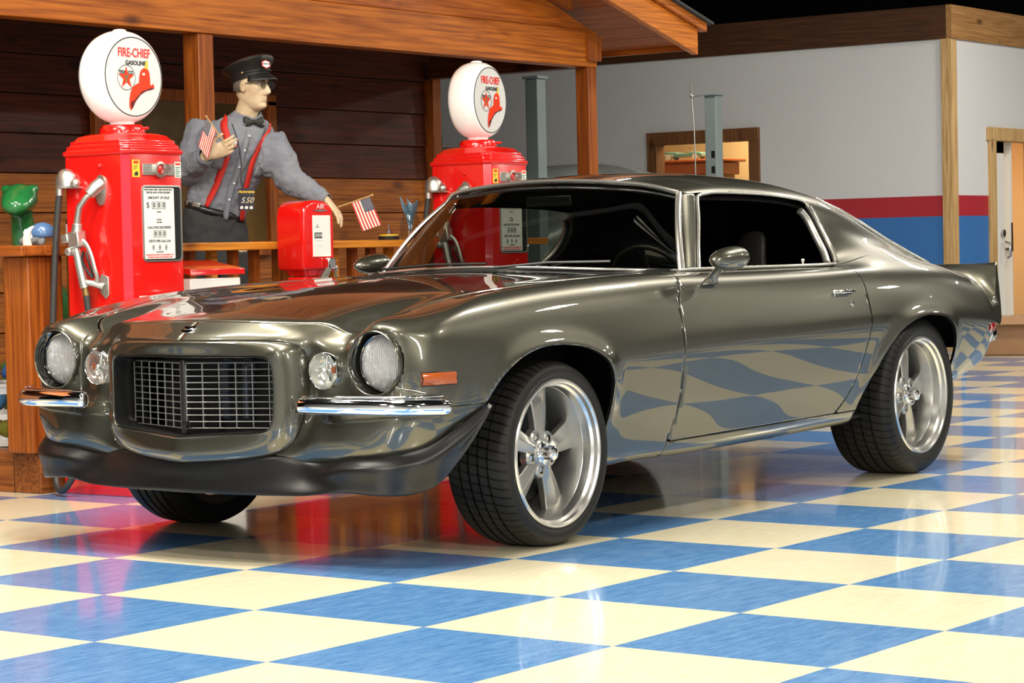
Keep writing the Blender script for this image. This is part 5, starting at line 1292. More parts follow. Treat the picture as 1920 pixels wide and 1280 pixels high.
    poly(M_hat, [(.045, -.072), (.082, -.062), (.112, -.054), (.136, -.052), (.134, -.043), (.126, -.036), (.118, -.044), (.11, -.04), (.106, -.005), (.1, .012), (.088, .020), (.066, .023), (.048, .012), (.04, -.008), (.038, -.04)], .0013, .0018)
    for q in (.052, .066, .082, .096): poly(M_hatd, [(q, -.062), (q + .0012, -.062), (q + .0012 + .001, -.012), (q + .001, -.012)], .0018, .0021)
    poly(M_white, [(.058, -.005), (.075, -.005), (.073, .004), (.06, .003)], .0018, .0022)
    poly(M_hatg, [(.072, .018), (.093, .018), (.094, .030), (.092, .052), (.080, .052), (.076, .034)], .0008, .0013)
    mb.build('globe_face', None, go)
    # ---- dial side (+y)
    mb = MB(); y0 = HY
    def rr(x0, x1, z0, z1, r, n=5):
        P = []
        for cx, cz, a0 in ((x1 - r, z1 - r, 0), (x0 + r, z1 - r, PI / 2), (x0 + r, z0 + r, PI), (x1 - r, z0 + r, 1.5 * PI)):
            for k in range(n + 1): a = a0 + k * PI / 2 / n; P.append((cx + r * math.cos(a), cz + r * math.sin(a)))
        return P
    D = basis((0, y0, 0), (-1, 0, 0), (0, 0, 1))
    # frame ring and recessed-looking panel
    fx0, fx1, fz0, fz1 = -.090, .148, .985, 1.310
    P = rr(fx0, fx1, fz0, fz1, .02); Q = rr(fx0 + .007, fx1 - .007, fz0 + .007, fz1 - .007, .015)
    rings = [[D @ Vector((p[0], p[1], h)) for p in PP] for PP, h in ((P, 0), (P, .004), (Q, .005), (Q, .001))]
    mb.use(M_alu); mb.loft(rings, True, False)
    mb.use(M_black); lay(mb, Q, .0002, .0012, D)
    mb.use(M_dial); lay(mb, rr(fx0 + .008, fx1 - .045, fz0 + .012, fz1 - .012, .006), .0012, .0022, D)
    def tx(s, size, x, z, m=M_ink, bold=.0003, sx=1.0): mb.text(s, size, D @ Matrix.Translation((x, z, .0026)), .0003, bold, material=m, sx=sx)
    cx = .010
    tx('MUST READ ZERO  MUST BE ON FULL', .0098, cx, 1.290); tx('BEFORE AND AFTER DELIVERY', .0105, cx, 1.278, sx=1.0)
    tx('AMOUNT OF SALE', .0155, cx, 1.256); 
    tx('$', .034, cx - .065, 1.224, M_ink, .0)
    for k, s_ in enumerate(('0', '0', '0')):
        xx = cx - .03 + k * .030; mb.use(M_ink); lay(mb, rr(xx - .012, xx + .012, 1.208, 1.240, .003), .0022, .0026, D); mb.use(M_dial); lay(mb, rr(xx - .010, xx + .010, 1.210, 1.238, .003), .0026, .0029, D); mb.text(s_, .028, D @ Matrix.Translation((xx, 1.224, .0032)), .0003, .0008, material=M_ink)
    tx('THIS SALE', .006, cx, 1.196); tx('TOTAL', .009, cx, 1.163); tx('GALLONS', .007, cx, 1.152)
    tx('GALLONS DELIVERED', .0145, cx, 1.130)
    for k in range(3):
        xx = cx - .025 + k * .027; mb.use(M_ink); lay(mb, rr(xx - .011, xx + .011, 1.088, 1.118, .003), .0022, .0026, D); mb.use(M_dial); lay(mb, rr(xx - .009, xx + .009, 1.090, 1.116, .003), .0026, .0029, D); mb.text('0', .026, D @ Matrix.Translation((xx, 1.103, .0032)), .0003, .0008, material=M_ink)
    tx('CENTS PER GALLON', .0145, cx, 1.072)
    for k in range(3):
        xx = cx - .038 + k * .038; mb.use(M_ink); lay(mb, rr(xx - .006, xx + .006, 1.034, 1.056, .002), .0022, .0026, D); mb.use(M_dial); lay(mb, rr(xx - .0045, xx + .0045, 1.036, 1.054, .002), .0026, .0029, D); mb.text('0', .017, D @ Matrix.Translation((xx, 1.045, .0032)), .0003, .0004, material=M_ink)
    tx('TAX INCLUDED', .006, cx, 1.026); tx('SALE PRICE INCLUDES STATE AND FEDERAL TAX', .0075, cx, 1.014, M_redink); tx('CONTENTS USED AS MOTOR FUEL ONLY', .008, cx, 1.004, M_redink)
    mb.build('dial', None, t)
    # light plate with red jewel
    mb = MB(); lay(mb, [(-.082, 1.352), (.108, 1.352), (.108, 1.400), (-.082, 1.400)], 0, .006, D)
    for z in (1.366, 1.386): lay(mb, [(-.082, z - .001), (.108, z - .001), (.108, z + .001), (-.082, z + .001)], .006, .0075, D)
    o = mb.build('lamp_plate', M_alu, t, bevel=.001)
    MB().lathe([(.034, y0 + .004), (.034, y0 + .016), (.024, y0 + .018), (.022, y0 + .008)], (-.015, 0, 1.376), 'y', 32).build('lamp_ring', M_alu, o, smooth=40)
    mb = MB(); mb.use(M_red); mb.lathe([(.022, y0 + .008), (.018, y0 + .013), (.001, y0 + .016)], (-.015, 0, 1.376), 'y', 24); mb.build('jewel', None, o, smooth=60)
    MB().lathe([(.023, y0 + .016), (.026, y0 + .034), (.022, y0 + .052), (.010, y0 + .061), (.001, y0 + .062)], (-.018, 0, 1.376), 'y', 24).build('glass_bowl', glass('lamp_glass' + str(len(bpy.data.materials)), (0.85, 0.8, 0.78)), o, smooth=60)
    # stickers
    mb = MB(); mb.use(M_yel); lay(mb, [(-.140, 1.343), (-.096, 1.343), (-.096, 1.416), (-.140, 1.416)], 0, .001, D)
    mb.use(M_redink); lay(mb, [(-.132, 1.400), (-.104, 1.400), (-.104, 1.411), (-.132, 1.411)], .001, .0015, D)
    mb.use(M_ink)
    for k in range(3): lay(mb, [(-.133, 1.388 - k * .006), (-.106 - .005 * k, 1.390 - k * .006), (-.106 - .005 * k, 1.392 - k * .006), (-.133, 1.390 - k * .006)], .001, .0015, D)
    lay(mb, [(-.130, 1.350), (-.112, 1.348), (-.104, 1.356), (-.112, 1.368), (-.124, 1.364)], .001, .0015, D)
    mb.build('yellow_sticker', None, t)
    mb = MB(); mb.use(M_dial); lay(mb, [(.114, 1.343), (.152, 1.343), (.152, 1.410), (.114, 1.410)], 0, .001, D)
    mb.use(M_hat); lay(mb, [(.118, 1.396), (.148, 1.396), (.148, 1.405), (.118, 1.405)], .001, .0015, D)
    mb.use(M_turqd)
    for k in range(5): lay(mb, [(.119, 1.384 - k * .009), (.147 - (k % 2) * .008, 1.384 - k * .009), (.147 - (k % 2) * .008, 1.388 - k * .009), (.119, 1.388 - k * .009)], .001, .0015, D)
    mb.build('white_sticker', None, t)
    mb = MB(); mb.use(M_dial); lay(mb, [(-.118, .60), (.148, .60), (.148, .842), (-.118, .842)], 0, .002, D)
    mb.use(M_ink)
    for P in ([(-.111, .832), (.141, .832), (.141, .835), (-.111, .835)], [(-.111, .607), (.141, .607), (.141, .610), (-.111, .610)], [(-.111, .607), (-.108, .607), (-.108, .835), (-.111, .835)], [(.138, .607), (.141, .607), (.141, .835), (.138, .835)]): lay(mb, P, .002, .003, D)
    mb.text('FIRE-CHIEF', .05, D @ Matrix.Translation((.015, .72, .003)), .0004, .001, material=M_redink)
    mb.build('lower_sign', None, t)
    # glossy chamfer strip at the corner between dial side and nozzle side
    MB().prism([(HX + .0006, HY - .0275, 0), (HX - .0275, HY + .0006, 0), (HX - .0285, HY - .0006, 0), (HX - .0006, HY - .0285, 0)], (0, 0, .13), (0, 0, 1.44)).build('corner_strip', M_pink, t)
    # ---- nozzle side (+x)
    x0 = HX
    # hose elbow cowl
    rings = []
    for k in range(10):
        a = k / 9 * PI / 2; r = .046
        cx_, cz_ = x0 + .002, 1.305
        ring = []
        for q in range(13):
            b = -PI / 2 + q * PI / 12
            ring.append((cx_ + r * 1.15 * math.cos(b) * (1 if k else 1), -.152 + .052 * math.sin(b) * 1.0 + .0 * k, cz_ + .0 + (.085) * math.sin(a) * (1 - .35 * abs(math.sin(b)) ** 2)))
        rings.append([(x0 + (p[0] - x0) * math.cos(a) ** .6 if k < 9 else x0 + .003, p[1] * 1 + 0, p[2]) for p in ring])
    MB().loft(rings, False, False).build('hose_outlet', M_alu, t, smooth=70, solid=.003)
    MB().ball((x0 + .02, -.085, 1.325), (.022, .022, .022)).box((x0 + .012, -.10, 1.308), (.03, .07, .008)).build('outlet_boss', M_alu, t, smooth=50)
    # nozzle boot
    mb = MB(); P = [(.001, .0)]
    ov = [(x0 + .0, .052 + .030 * math.sin(2 * PI * k / 28), 1.292 + .064 * (abs(math.cos(2 * PI * k / 28)) ** .7) * math.copysign(1, math.cos(2 * PI * k / 28))) for k in range(28)]
    mb.prism(ov, (0, 0, 0), (.010, 0, 0)); mb.tube([(x0 + .005, .052, 1.318), (x0 + .035, .042, 1.298), (x0 + .055, .030, 1.272)], [.032, .028, .022], 18); mb.build('nozzle_boot', M_alu, t, smooth=40)
    MB().ball((x0 + .003, .045, 1.395), .009).ball((x0 + .001, .10, 1.27), .006).ball((x0 + .001, -.15, 1.43), .004).build('rivet', M_red, t, smooth=60)
    # nozzle: spout, valve body, handle, guard
    nz = MB().tube([(x0 + .040, .045, 1.288), (x0 + .062, .020, 1.262), (x0 + .072, -.012, 1.222), (x0 + .072, -.026, 1.165), (x0 + .07, -.030, 1.135)], [.011, .0125, .014, .015, .015], 16)
    nz = nz.build('nozzle', M_alu, t, smooth=60)
    MB().tube([(x0 + .07, -.028, 1.155), (x0 + .07, -.032, 1.13), (x0 + .07, -.034, 1.11)], [.020, .022, .026], 16).box((x0 + .066, -.040, 1.085), (.05, .066, .070), Euler((.15, 0, 0)).to_matrix()).box((x0 + .075, -.085, 1.09), (.044, .040, .038), Euler((.15, 0, 0)).to_matrix()).tube([(x0 + .04, -.062, 1.035), (x0 + .105, -.062, 1.035)], .018, 14).build('valve_body', M_alu, nz, bevel=.006)
    MB().tube([(x0 + .066, -.045, 1.05), (x0 + .062, -.032, .98), (x0 + .055, -.018, .90), (x0 + .052, -.014, .882)], [.018, .019, .019, .021], 16).build('grip', M_alu, nz, smooth=50)
    MB().tube([tuple(p) for p in cr([(x0 + .066, -.018, 1.085), (x0 + .06, .008, 1.065), (x0 + .055, .030, 1.02), (x0 + .05, .045, .96), (x0 + .04, .050, .925), (x0 + .035, .038, .905)], 4)], .010, 8, flat=.6).build('guard', M_alu, nz, smooth=60)
    MB().tube([tuple(p) for p in cr([(x0 + .06, -.008, 1.035), (x0 + .062, -.012, .99), (x0 + .05, .018, .935), (x0 + .045, .030, .93), (x0 + .06, .022, .99), (x0 + .058, .005, 1.03)], 4)], .0055, 8).build('trigger', M_black, nz, smooth=60)
    mb = MB(); mb.prism([(x0, .040, .94), (x0, .080, .925), (x0, .082, .85), (x0, .060, .832), (x0, .030, .86), (x0, .020, .90)], (0, 0, 0), (.008, 0, 0)).tube([(x0 + .006, .05, .885), (x0 + .04, .02, .90), (x0 + .055, -.005, .905)], [.016, .014, .012], 10).build('nozzle_rest', M_alu, t, bevel=.003)
    MB().tube([tuple(p) for p in cr([(x0 + .052, -.014, .885), (x0 + .050, -.008, .845)], 3)], .0145, 12).build('hose_ferrule', mat('brass' + str(len(bpy.data.materials)), (.3, .2, .07), .4, .8), nz, smooth=60)
    hs = [(x0 + .050, -.008, .848), (x0 + .048, .002, .76), (x0 + .045, .010, .60), (x0 + .06, .015, .40), (x0 + .095, .0, .20), (x0 + .14, -.05, .06), (x0 + .13, -.12, .027), (x0 + .10, -.175, .10), (x0 + .085, -.195, .30), (x0 + .075, -.198, .60), (x0 + .06, -.192, .90), (x0 + .045, -.180, 1.15), (x0 + .038, -.163, 1.305)]
    MB().tube([tuple(p) for p in cr(hs, 8)], .0145, 14).build('hose', M_hose, t, smooth=60)
    MB().tube([(x0 + .038, -.163, 1.31), (x0 + .039, -.165, 1.275)], .016, 12).build('hose_collar', M_alu, t, smooth=60)
    return t
M_turqd = mat('print_green', (0.03, 0.16, 0.07), 0.5)
make_pump((-.742, -1.868, 0), 'near red fuel pump with white round globe, beside the thick railing post', 0.0)
make_pump((-3.335, -1.895, 0), 'far red fuel pump with round white globe, standing behind the coupe roof', math.radians(7))

# ================================================================== air meter
am = thing('air_meter', 'small rounded red air meter with white gauge panel below the attendant arm', 'air meter', (-2.125, -2.045, 0))
rings = []
for k in range(2): pass
prof = [(.092, .925), (.112, .935), (.116, .96), (.116, 1.19)]
hx_, hy_ = .112, .088
def rbox(hx, hy, r, z, n=5):
    P = []
    for cx, cy, a0 in ((hx - r, hy - r, 0), (-hx + r, hy - r, PI / 2), (-hx + r, -hy + r, PI), (hx - r, -hy + r, 1.5 * PI)):
        for k in range(n + 1): a = a0 + k * PI / 2 / n; P.append((cx + r * math.cos(a), cy + r * math.sin(a), z))
    return P
def yprof(y, s):  # outline in x-z plane (rounded top) at depth y, scale s
    P = [(-hx_ * s, .94), (-hx_ * s, 1.18), (-hx_ * .92 * s, 1.225), (-hx_ * .70 * s, 1.248), (-hx_ * .35 * s, 1.258), (0, 1.261), (hx_ * .35 * s, 1.258), (hx_ * .70 * s, 1.248), (hx_ * .92 * s, 1.225), (hx_ * s, 1.18), (hx_ * s, .94), (hx_ * .9 * s, .925), (-hx_ * .9 * s, .925)]
    return [(x, y, 1.09 + (z - 1.09) * s) for x, z in P]
MB().loft([yprof(-.088, .9), yprof(-.086, .96), yprof(-.07, 1), yprof(.055, 1), yprof(.078, .985), yprof(.088, .93)]).build('housing', M_red, am, smooth=35, bevel=.004)
MB().loft([rbox(.07, .06, .02, .90), rbox(.085, .07, .02, .926)]).loft([rbox(.05, .045, .02, .60), rbox(.05, .045, .02, .90)]).loft([rbox(.075, .062, .02, .862), rbox(.075, .062, .02, .892)]).loft([rbox(.07, .065, .02, .02), rbox(.06, .055, .02, .60)]).loft([rbox(.10, .08, .02, 0), rbox(.10, .08, .02, .02)]).build('pedestal', M_red, am, smooth=35)
A = basis((0, .088, 0), (-1, 0, 0), (0, 0, 1))
mb = MB(); mb.use(M_chrome); 
P0 = [(-.052, .99), (.078, .99), (.078, 1.187), (-.052, 1.187)]
mb.use(M_red); lay(mb, [(-.060, .983), (.086, .983), (.086, 1.195), (-.060, 1.195)], 0, .003, A)
mb.use(M_dial); lay(mb, P0, .003, .005, A)
for k, s_ in enumerate(('3', '0', '0')):
    mb.use(M_ink); lay(mb, [(-.040 + k * .019, 1.077), (-.023 + k * .019, 1.077), (-.023 + k * .019, 1.105), (-.040 + k * .019, 1.105)], .005, .0055, A); mb.text(s_, .022, A @ Matrix.Translation((-.0315 + k * .019, 1.091, .006)), .0003, .0005, material=M_dial)
mb.use(M_ink); mb.tube([A @ Vector(p) for p in ((-.03, 1.125, .0055), (-.022, 1.14, .0055), (-.012, 1.145, .0055), (-.018, 1.13, .0055), (-.028, 1.132, .0055), (.0, 1.131, .0055))], .0008, 4)
mb.use(M_alu); lay(mb, [(-.03, 1.065), (.02, 1.065), (.02, 1.066), (-.03, 1.066)], .005, .0055, A); lay(mb, [(-.03, 1.04), (.015, 1.04), (.015, 1.041), (-.03, 1.041)], .005, .0055, A)
mb.build('gauge_panel', None, am)
mb = MB(); mb.use(M_chrome); lay(mb, [(-.045, 1.2135), (.062, 1.2135), (.055, 1.209), (.020, 1.205), (0, 1.205), (-.03, 1.209)], 0, .004, A)
mb.text('AIR', .036, A @ Matrix.Translation((.008, 1.229, .001)), .003, .0012, material=M_red, sx=1.1); mb.text('AIR', .034, A @ Matrix.Translation((.009, 1.2285, .0035)), .001, -.0002, material=M_dial, sx=1.1)
mb.build('air_badge', None, am)
MB().box((-.055, .105, .955), (.055, .035, .055)).box((-.095, .09, .93), (.03, .05, .03)).build('hose_hook', M_chrome, am, bevel=.008, bseg=3)
mb = MB()
for q in range(4):
    mb.tube([tuple(p) for p in cr([(-.055 + .006 * q, .11, .935), (-.02 + .012 * q, .12, .90), (.02 + .01 * q, .125, .84), (.03, .125, .70), (-.02, .12, .60), (-.08, .12, .66), (-.10 - .006 * q, .115, .80), (-.085, .11, .92)], 5)], .006, 8)
mb.build('coiled_hose', mat('grey_hose', (.12, .12, .09), .5), am, smooth=60)

# ================================================================== white chest with red lid
ch = thing('storage_chest', 'white metal chest with a red sloping lid beside the near red pump', 'chest', (-1.335, -2.0, 0))
MB().b2((-.165, -.09, .0), (.165, .10, .905)).build('body', M_white, ch, bevel=.006)
MB().add([(-.18, -.10, .985), (.18, -.10, .985), (.18, .115, .945), (-.18, .115, .945), (-.18, -.10, .965), (.18, -.10, .965), (.18, .115, .918), (-.18, .115, .918)], [(0, 1, 2, 3), (4, 7, 6, 5), (0, 4, 5, 1), (1, 5, 6, 2), (2, 6, 7, 3), (3, 7, 4, 0)]).build('lid', M_red, ch, bevel=.003)
mb = MB(); B_ = basis((0, .1, 0), (-1, 0, 0), (0, 0, 1)); mb.text('FIRE-CHIEF', .03, B_ @ Matrix.Translation((.0, .842, .0005)), .0004, .0006, material=M_redink); mb.build('chest_lettering', None, ch)

# ================================================================== flags
M_flr = mat('flag_red', (0.62, 0.05, 0.05), 0.7); M_flw = mat('flag_white', (0.80, 0.76, 0.66), 0.7); M_flb = mat('flag_blue', (0.035, 0.04, 0.09), 0.7)
M_stick = mat('flag_stick', (0.55, 0.33, 0.12), 0.5)
def flag(name, label, stick, hoist, fly, drop, wave=.006, group=None):
    """stick: [base, tip]; flag hangs from the stick: hoist points along the stick, fly runs downwards"""
    t = thing(name, label, 'flag', stick[0])
    o = Vector(stick[0]); 
    MB().tube([Vector(stick[0]) - o, Vector(stick[1]) - o], .0035, 8).ball(Vector(stick[1]) - o, .007).build('stick', M_stick, t, smooth=60)
    a, b = Vector(hoist[0]) - o, Vector(hoist[1]) - o; f = Vector(fly)
    nrm = (b - a).cross(f).normalized()
    N = 26; Mx = 20; G = []
    for i in range(N + 1):
        u = i / N; row = []
        for j in range(Mx + 1):
            v = j / Mx; p = a.lerp(b, u) + f * v + nrm * wave * math.sin(v * 6 + u * 3) * (v + .2) + Vector((0, 0, -drop * v * (1 - u) * 0)); row.append(p)
        G.append(row)
    mb = MB(); mb.grid(G); mb.mats = [M_flr, M_flw, M_flb]; mb.mi = []
    for i in range(N):
        for j in range(Mx):
            s_ = i // 2     # 13 stripes
            mb.mi.append(2 if (i >= 12 and j < 9) else (0 if s_ % 2 == 0 else 1))
    mb.m = 1
    for r in range(9):
        for c in range(6 if r % 2 == 0 else 5):
            u = .485 + (r + .5) / 9 * .50; v = ((c + .5) / 6 + (0 if r % 2 == 0 else 1 / 12)) * .44
            base = a.lerp(b, u) + f * v + nrm * wave * math.sin(v * 6 + u * 3) * (v + .2)
            e1 = (b - a).normalized() * .0022; e2 = f.normalized() * .0022
            for s_ in (1, -1):
                n_ = nrm * .0009 * s_
                mb.add([base + e1 + n_, base + e2 + n_, base - e1 + n_, base - e2 + n_], [(0, 1, 2, 3)])
    mb.build('cloth', None, t, smooth=60, fixn=False)
    return t
# ================================================================== attendant figure
# local frame: X to the figure's own left as seen from the car's front quarter, -Y towards the car, Z up
PR = math.radians(125.9)
PL0 = Vector((-2.335, -2.83, 0.0))
RZM = Matrix.Translation(PL0) @ Matrix.Rotation(PR, 4, 'Z')
M_skin = mat('figure_skin', (0.60, 0.42, 0.24), 0.5); vary(M_skin, (0.56, 0.40, 0.24), (0.74, 0.58, 0.38), nscale=22)
M_shirt = mat('shirt_blue_grey', (0.2, 0.21, 0.25), 0.85); vary(M_shirt, (0.17, 0.185, 0.235), (0.25, 0.26, 0.29), nscale=7)
M_trou = mat('trousers_charcoal', (0.03, 0.03, 0.032), 0.85)
M_cap = mat('cap_black', (0.012, 0.011, 0.010), 0.45)
M_susp = mat('suspender_red', (0.62, 0.022, 0.012), 0.6)
M_belt = mat('belt_black', (0.012, 0.012, 0.014), 0.35)
def remesh(o, vox, sm=3, disp=0.0, dsize=.06):
    q = o.modifiers.new('r', 'REMESH'); q.mode = 'VOXEL'; q.voxel_size = vox; q.use_smooth_shade = True
    if sm: s_ = o.modifiers.new('s', 'SMOOTH'); s_.iterations = sm; s_.factor = .6
    if disp:
        tx = bpy.data.textures.new('folds', 'CLOUDS'); tx.noise_scale = dsize; tx.noise_depth = 2
        d = o.modifiers.new('d', 'DISPLACE'); d.texture = tx; d.strength = disp; d.mid_level = .5; d.texture_coords = 'LOCAL'
def ellring(c, a, b, yaw, n=28, tilt=0.0, sq=1.0):
    ca, sa = math.cos(yaw), math.sin(yaw); out = []
    for k in range(n):
        t_ = 2 * PI * k / n; u = a * math.copysign(abs(math.cos(t_)) ** sq, math.cos(t_)); v = b * math.copysign(abs(math.sin(t_)) ** sq, math.sin(t_))
        x = u * ca - v * sa; y = u * sa + v * ca
        out.append((c[0] + x, c[1] + y, c[2] + tilt * x))
    return out
TY = math.radians(22)     # torso turned to the figure's left of the camera side
def torso_rings(g=0.0, lo=0, top=True):
    L = [((0.0, .0, 1.02), .165, .115, -.10), ((0.0, 0, 1.12), .162, .118, -.22), ((.006, 0, 1.227), .150, .112, -.26), ((.03, -.004, 1.33), .162, .120, -.24), ((.065, -.01, 1.44), .185, .130, -.2), ((.10, -.014, 1.54), .200, .132, -.16), ((.128, -.010, 1.61), .198, .118, -.13), ((.150, -.002, 1.660), .165, .094, -.12), ((.17, .002, 1.695), .105, .075, -.12)]
    return [ellring(c, a + g, b + g, TY, 32, t_) for c, a, b, t_ in L[lo:]]
# head in its own frame, facing +x
def head_mesh():
    mb = MB(); rings = []
    zs = [-.125 + .25 * k / 60 for k in range(61)]
    for z in zs:
        F = np.interp(z, [-.125, -.115, -.10, -.08, -.05, -.02, .01, .04, .07, .10, .118, .125], [.045, .068, .078, .080, .082, .084, .084, .088, .084, .062, .034, .004])
        B = np.interp(z, [-.125, -.09, -.05, 0, .04, .08, .11, .125], [.035, .055, .082, .098, .104, .092, .055, .004])
        Wd = np.interp(z, [-.125, -.11, -.085, -.05, -.01, .03, .07, .10, .118, .125], [.018, .038, .052, .062, .070, .073, .070, .050, .028, .004])
        ring = []
        for k in range(72):
            th = 2 * PI * k / 72; c, s_ = math.cos(th), math.sin(th)
            x = (F if c > 0 else B) * math.copysign(abs(c) ** .9, c); y = Wd * math.copysign(abs(s_) ** .95, s_)
            if c > 0:
                g_ = lambda a, w_: math.exp(-(a / w_) ** 2)
                nz = np.interp(z, [-.052, -.046, -.036, -.022, -.005, .012, .026], [0, .016, .037, .032, .022, .011, 0])
                nw = np.interp(z, [-.05, -.036, -.01, .03], [.016, .0155, .0095, .007])
                x += nz * g_(y, nw)
                x -= .016 * g_(abs(y) - .030, .014) * g_(z - .012, .013)          # eye sockets
                x += .007 * g_(z - .036, .010) * g_(abs(y) - .020, .026)           # brow
                x += .007 * g_(z + .012, .016) * g_(abs(y) - .046, .014)          # cheek bones
                x -= .007 * g_(z + .055, .018) * g_(abs(y) - .042, .014)          # hollow cheeks
                x += .007 * g_(z + .062, .0055) * g_(y, .020) + .007 * g_(z + .074, .0055) * g_(y, .018)   # lips
                x -= .004 * g_(z + .068, .003) * g_(y, .022)
                x -= .005 * g_(z + .085, .008) * g_(y, .022); x += .011 * g_(z + .104, .013) * g_(y, .026)  # chin
                x -= .004 * g_((abs(y) - .020) - (-.045 - z) * .45, .0035) * g_(z + .050, .022)           # folds
            ring.append((x, y, z))
        rings.append(ring)
    mb.loft(rings, True, True)
    for s_ in (1, -1):
        mb.ball((-.004, .074 * s_, -.004), (.019, .008, .032), 16, 10); mb.ball((.004, .079 * s_, .010), (.010, .006, .016)); mb.ball((.002, .078 * s_, -.026), (.008, .006, .010))
    return mb
HM = Matrix.Translation((.210, -.020, 1.858)) @ Matrix.Rotation(math.radians(-30), 4, 'Z') @ Matrix.Rotation(math.radians(2), 4, 'Y')
def finger(mb, base, dirs, rads, lens):
    P = [Vector(base)]
    for d, l in zip(dirs, lens): P.append(P[-1] + Vector(d).normalized() * l)
    Pp = cr(P, 3); R_ = list(np.interp(np.linspace(0, 1, len(Pp)), np.linspace(0, 1, len(rads)), rads))
    mb.tube(Pp, R_, 10); mb.ball(P[-1], rads[-1] * .98, 10, 6)
def hand(mb, wrist, fwd, across, palmn, curl, ln=1.0, spread=.1):
    """wrist point, forward axis, across axis (towards the thumb), palm normal; curl per finger"""
    f = Vector(fwd).normalized(); a = Vector(across); a = (a - f * a.dot(f)).normalized(); n = Vector(palmn); n = (n - f * n.dot(f) - a * n.dot(a)).normalized()
    w_ = Vector(wrist)
    rings = []
    for t_, hw, th in ((-.02, .026, .020), (.0, .028, .019), (.03, .036, .0165), (.06, .041, .0145), (.088, .040, .012), (.098, .036, .009)):
        c = w_ + f * t_
        rings.append([c + a * hw * math.cos(k * PI / 8) + n * th * math.sin(k * PI / 8) for k in range(16)])
    mb.loft(rings)
    offs = (.030, .010, -.011, -.030); L = (.078, .086, .080, .064)
    for k in range(4):
        base = w_ + f * (.086 - .004 * abs(k - 1)) + a * offs[k]
        c1, c2, c3 = curl[k]
        fa = (f + a * spread * (1.2 - k * .8)).normalized()
        d = [(fa * math.cos(x) + n * math.sin(x)) for x in (c1, c1 + c2, c1 + c2 + c3)]
        finger(mb, base, d, (.0098, .009, .0082, .0072), [L[k] * .48 * ln, L[k] * .30 * ln, L[k] * .22 * ln])
    tb = w_ + f * .022 + a * .030
    d = [(f * .75 + a * .62 + n * .25), (f * .92 + a * .25 + n * .35), (f * .96 + a * .05 + n * .4)]
    finger(mb, tb, d, (.0135, .0115, .0105, .0085), [.040, .032, .024])
RS, RE, RW = (-.055, .02, 1.630), (-.115, -.085, 1.432), (.000, -.285, 1.500)
LS, LE, LW = (.308, .0, 1.578), (.390, -.03, 1.375), (.572, -.115, 1.275)
def limb(P, n=6): return cr(P, n)
def rad(pts, rs): return list(np.interp(np.linspace(0, 1, len(pts)), np.linspace(0, 1, len(rs)), rs))
body = MB(); body.loft(torso_rings(-.012))
body.T = HM; body.v += []; hm = head_mesh(); body.add(hm.v, hm.f); body.T = Matrix.Identity(4)
nk = [(.155, .012, 1.63), (.168, .008, 1.70), (.185, .0, 1.755), (.205, -.008, 1.80)]
body.tube(nk, [.075, .062, .056, .060], 20)
for P, r in (((RS, RE, RW), (.052, .045, .040, .034, .026)), ((LS, LE, LW), (.052, .045, .040, .034, .026))):
    q = limb([P[0], tuple((Vector(P[0]) * .5 + Vector(P[1]) * .5)), P[1], tuple((Vector(P[1]) * .5 + Vector(P[2]) * .5)), P[2]]); body.tube(q, rad(q, r), 14)
# right hand raised, palm towards him, fingers pointing to the right of the picture
rf = Vector((.19, .02, .075)); 
hand(body, Vector(RW) + Vector((.012, 0, .004)), rf, (.0, -.25, 1), (.25, .95, .1), [(.18, .35, .2), (.22, .4, .3), (.30, .5, .3), (.38, .6, .4)], 1.0, .05)
# left hand, drooping over the meter top
lf = Vector((.62, -.32, -.72))
hand(body, Vector(LW) + Vector((.008, -.004, -.004)), lf, (-.35, -.9, .1), (-.6, .3, -.75), [(.15, .25, .15), (.2, .3, .2), (.25, .35, .2), (.3, .4, .2)], .95, .12)
# legs under the trousers
for s_ in (-1, 1):
    body.tube([(s_ * .085, 0, 1.05), (s_ * .09, 0, .62), (s_ * .095, .0, .25), (s_ * .10, -.01, .20)], [.085, .06, .045, .045], 14)
person = body.build('person', M_skin)
person.matrix_world = RZM
remesh(person, .0042, 2)
tag(person, 'attendant figure in black peaked cap, blue-grey shirt and red suspenders behind the railing', 'person')
def child(mb, name, m, **k):
    o = mb.build(name, m, person, **k); return o
# shirt
sh = MB(); sh.loft(torso_rings(.0, 2))
for P, r in (((RS, RE, RW), (.088, .082, .074, .070, .062, .046)), ((LS, LE, LW), (.066, .080, .074, .066, .056, .042))):
    a, b, c = Vector(P[0]), Vector(P[1]), Vector(P[2]); e = b + (c - b) * .93
    q = limb([a + (a - b) * .12, a.lerp(b, .35), a.lerp(b, .7), b, b.lerp(e, .35), b.lerp(e, .7), e]); sh.tube(q, rad(q, r), 20)
for zc_, xr_ in ((1.35, .02), (1.42, .03)): pass
sh.ball((.04, .01, 1.625), (.115, .085, .070)); sh.ball((.262, .0, 1.560), (.090, .08, .068)); sh.ball((.285, .0, 1.50), (.075, .085, .11)); sh.ball((-.04, .0, 1.53), (.075, .085, .11))
sh.tube([(.160, .008, 1.675), (.176, .004, 1.715)], [.088, .070], 24)
so = child(sh, 'shirt', M_shirt); remesh(so, .006, 4, .020, .055)
def cuff(c, d, r, name='cuff'):
    c = Vector(c); d = Vector(d).normalized(); child(MB().tube([c - d * .03, c, c + d * .030], [r * 1.02, r, r * .96], 20, cap=False), name, M_shirt, smooth=60, solid=.003)
cuff(Vector(RE).lerp(Vector(RW), .90), Vector(RW) - Vector(RE), .043); cuff(Vector(LE).lerp(Vector(LW), .92), Vector(LW) - Vector(LE), .038)
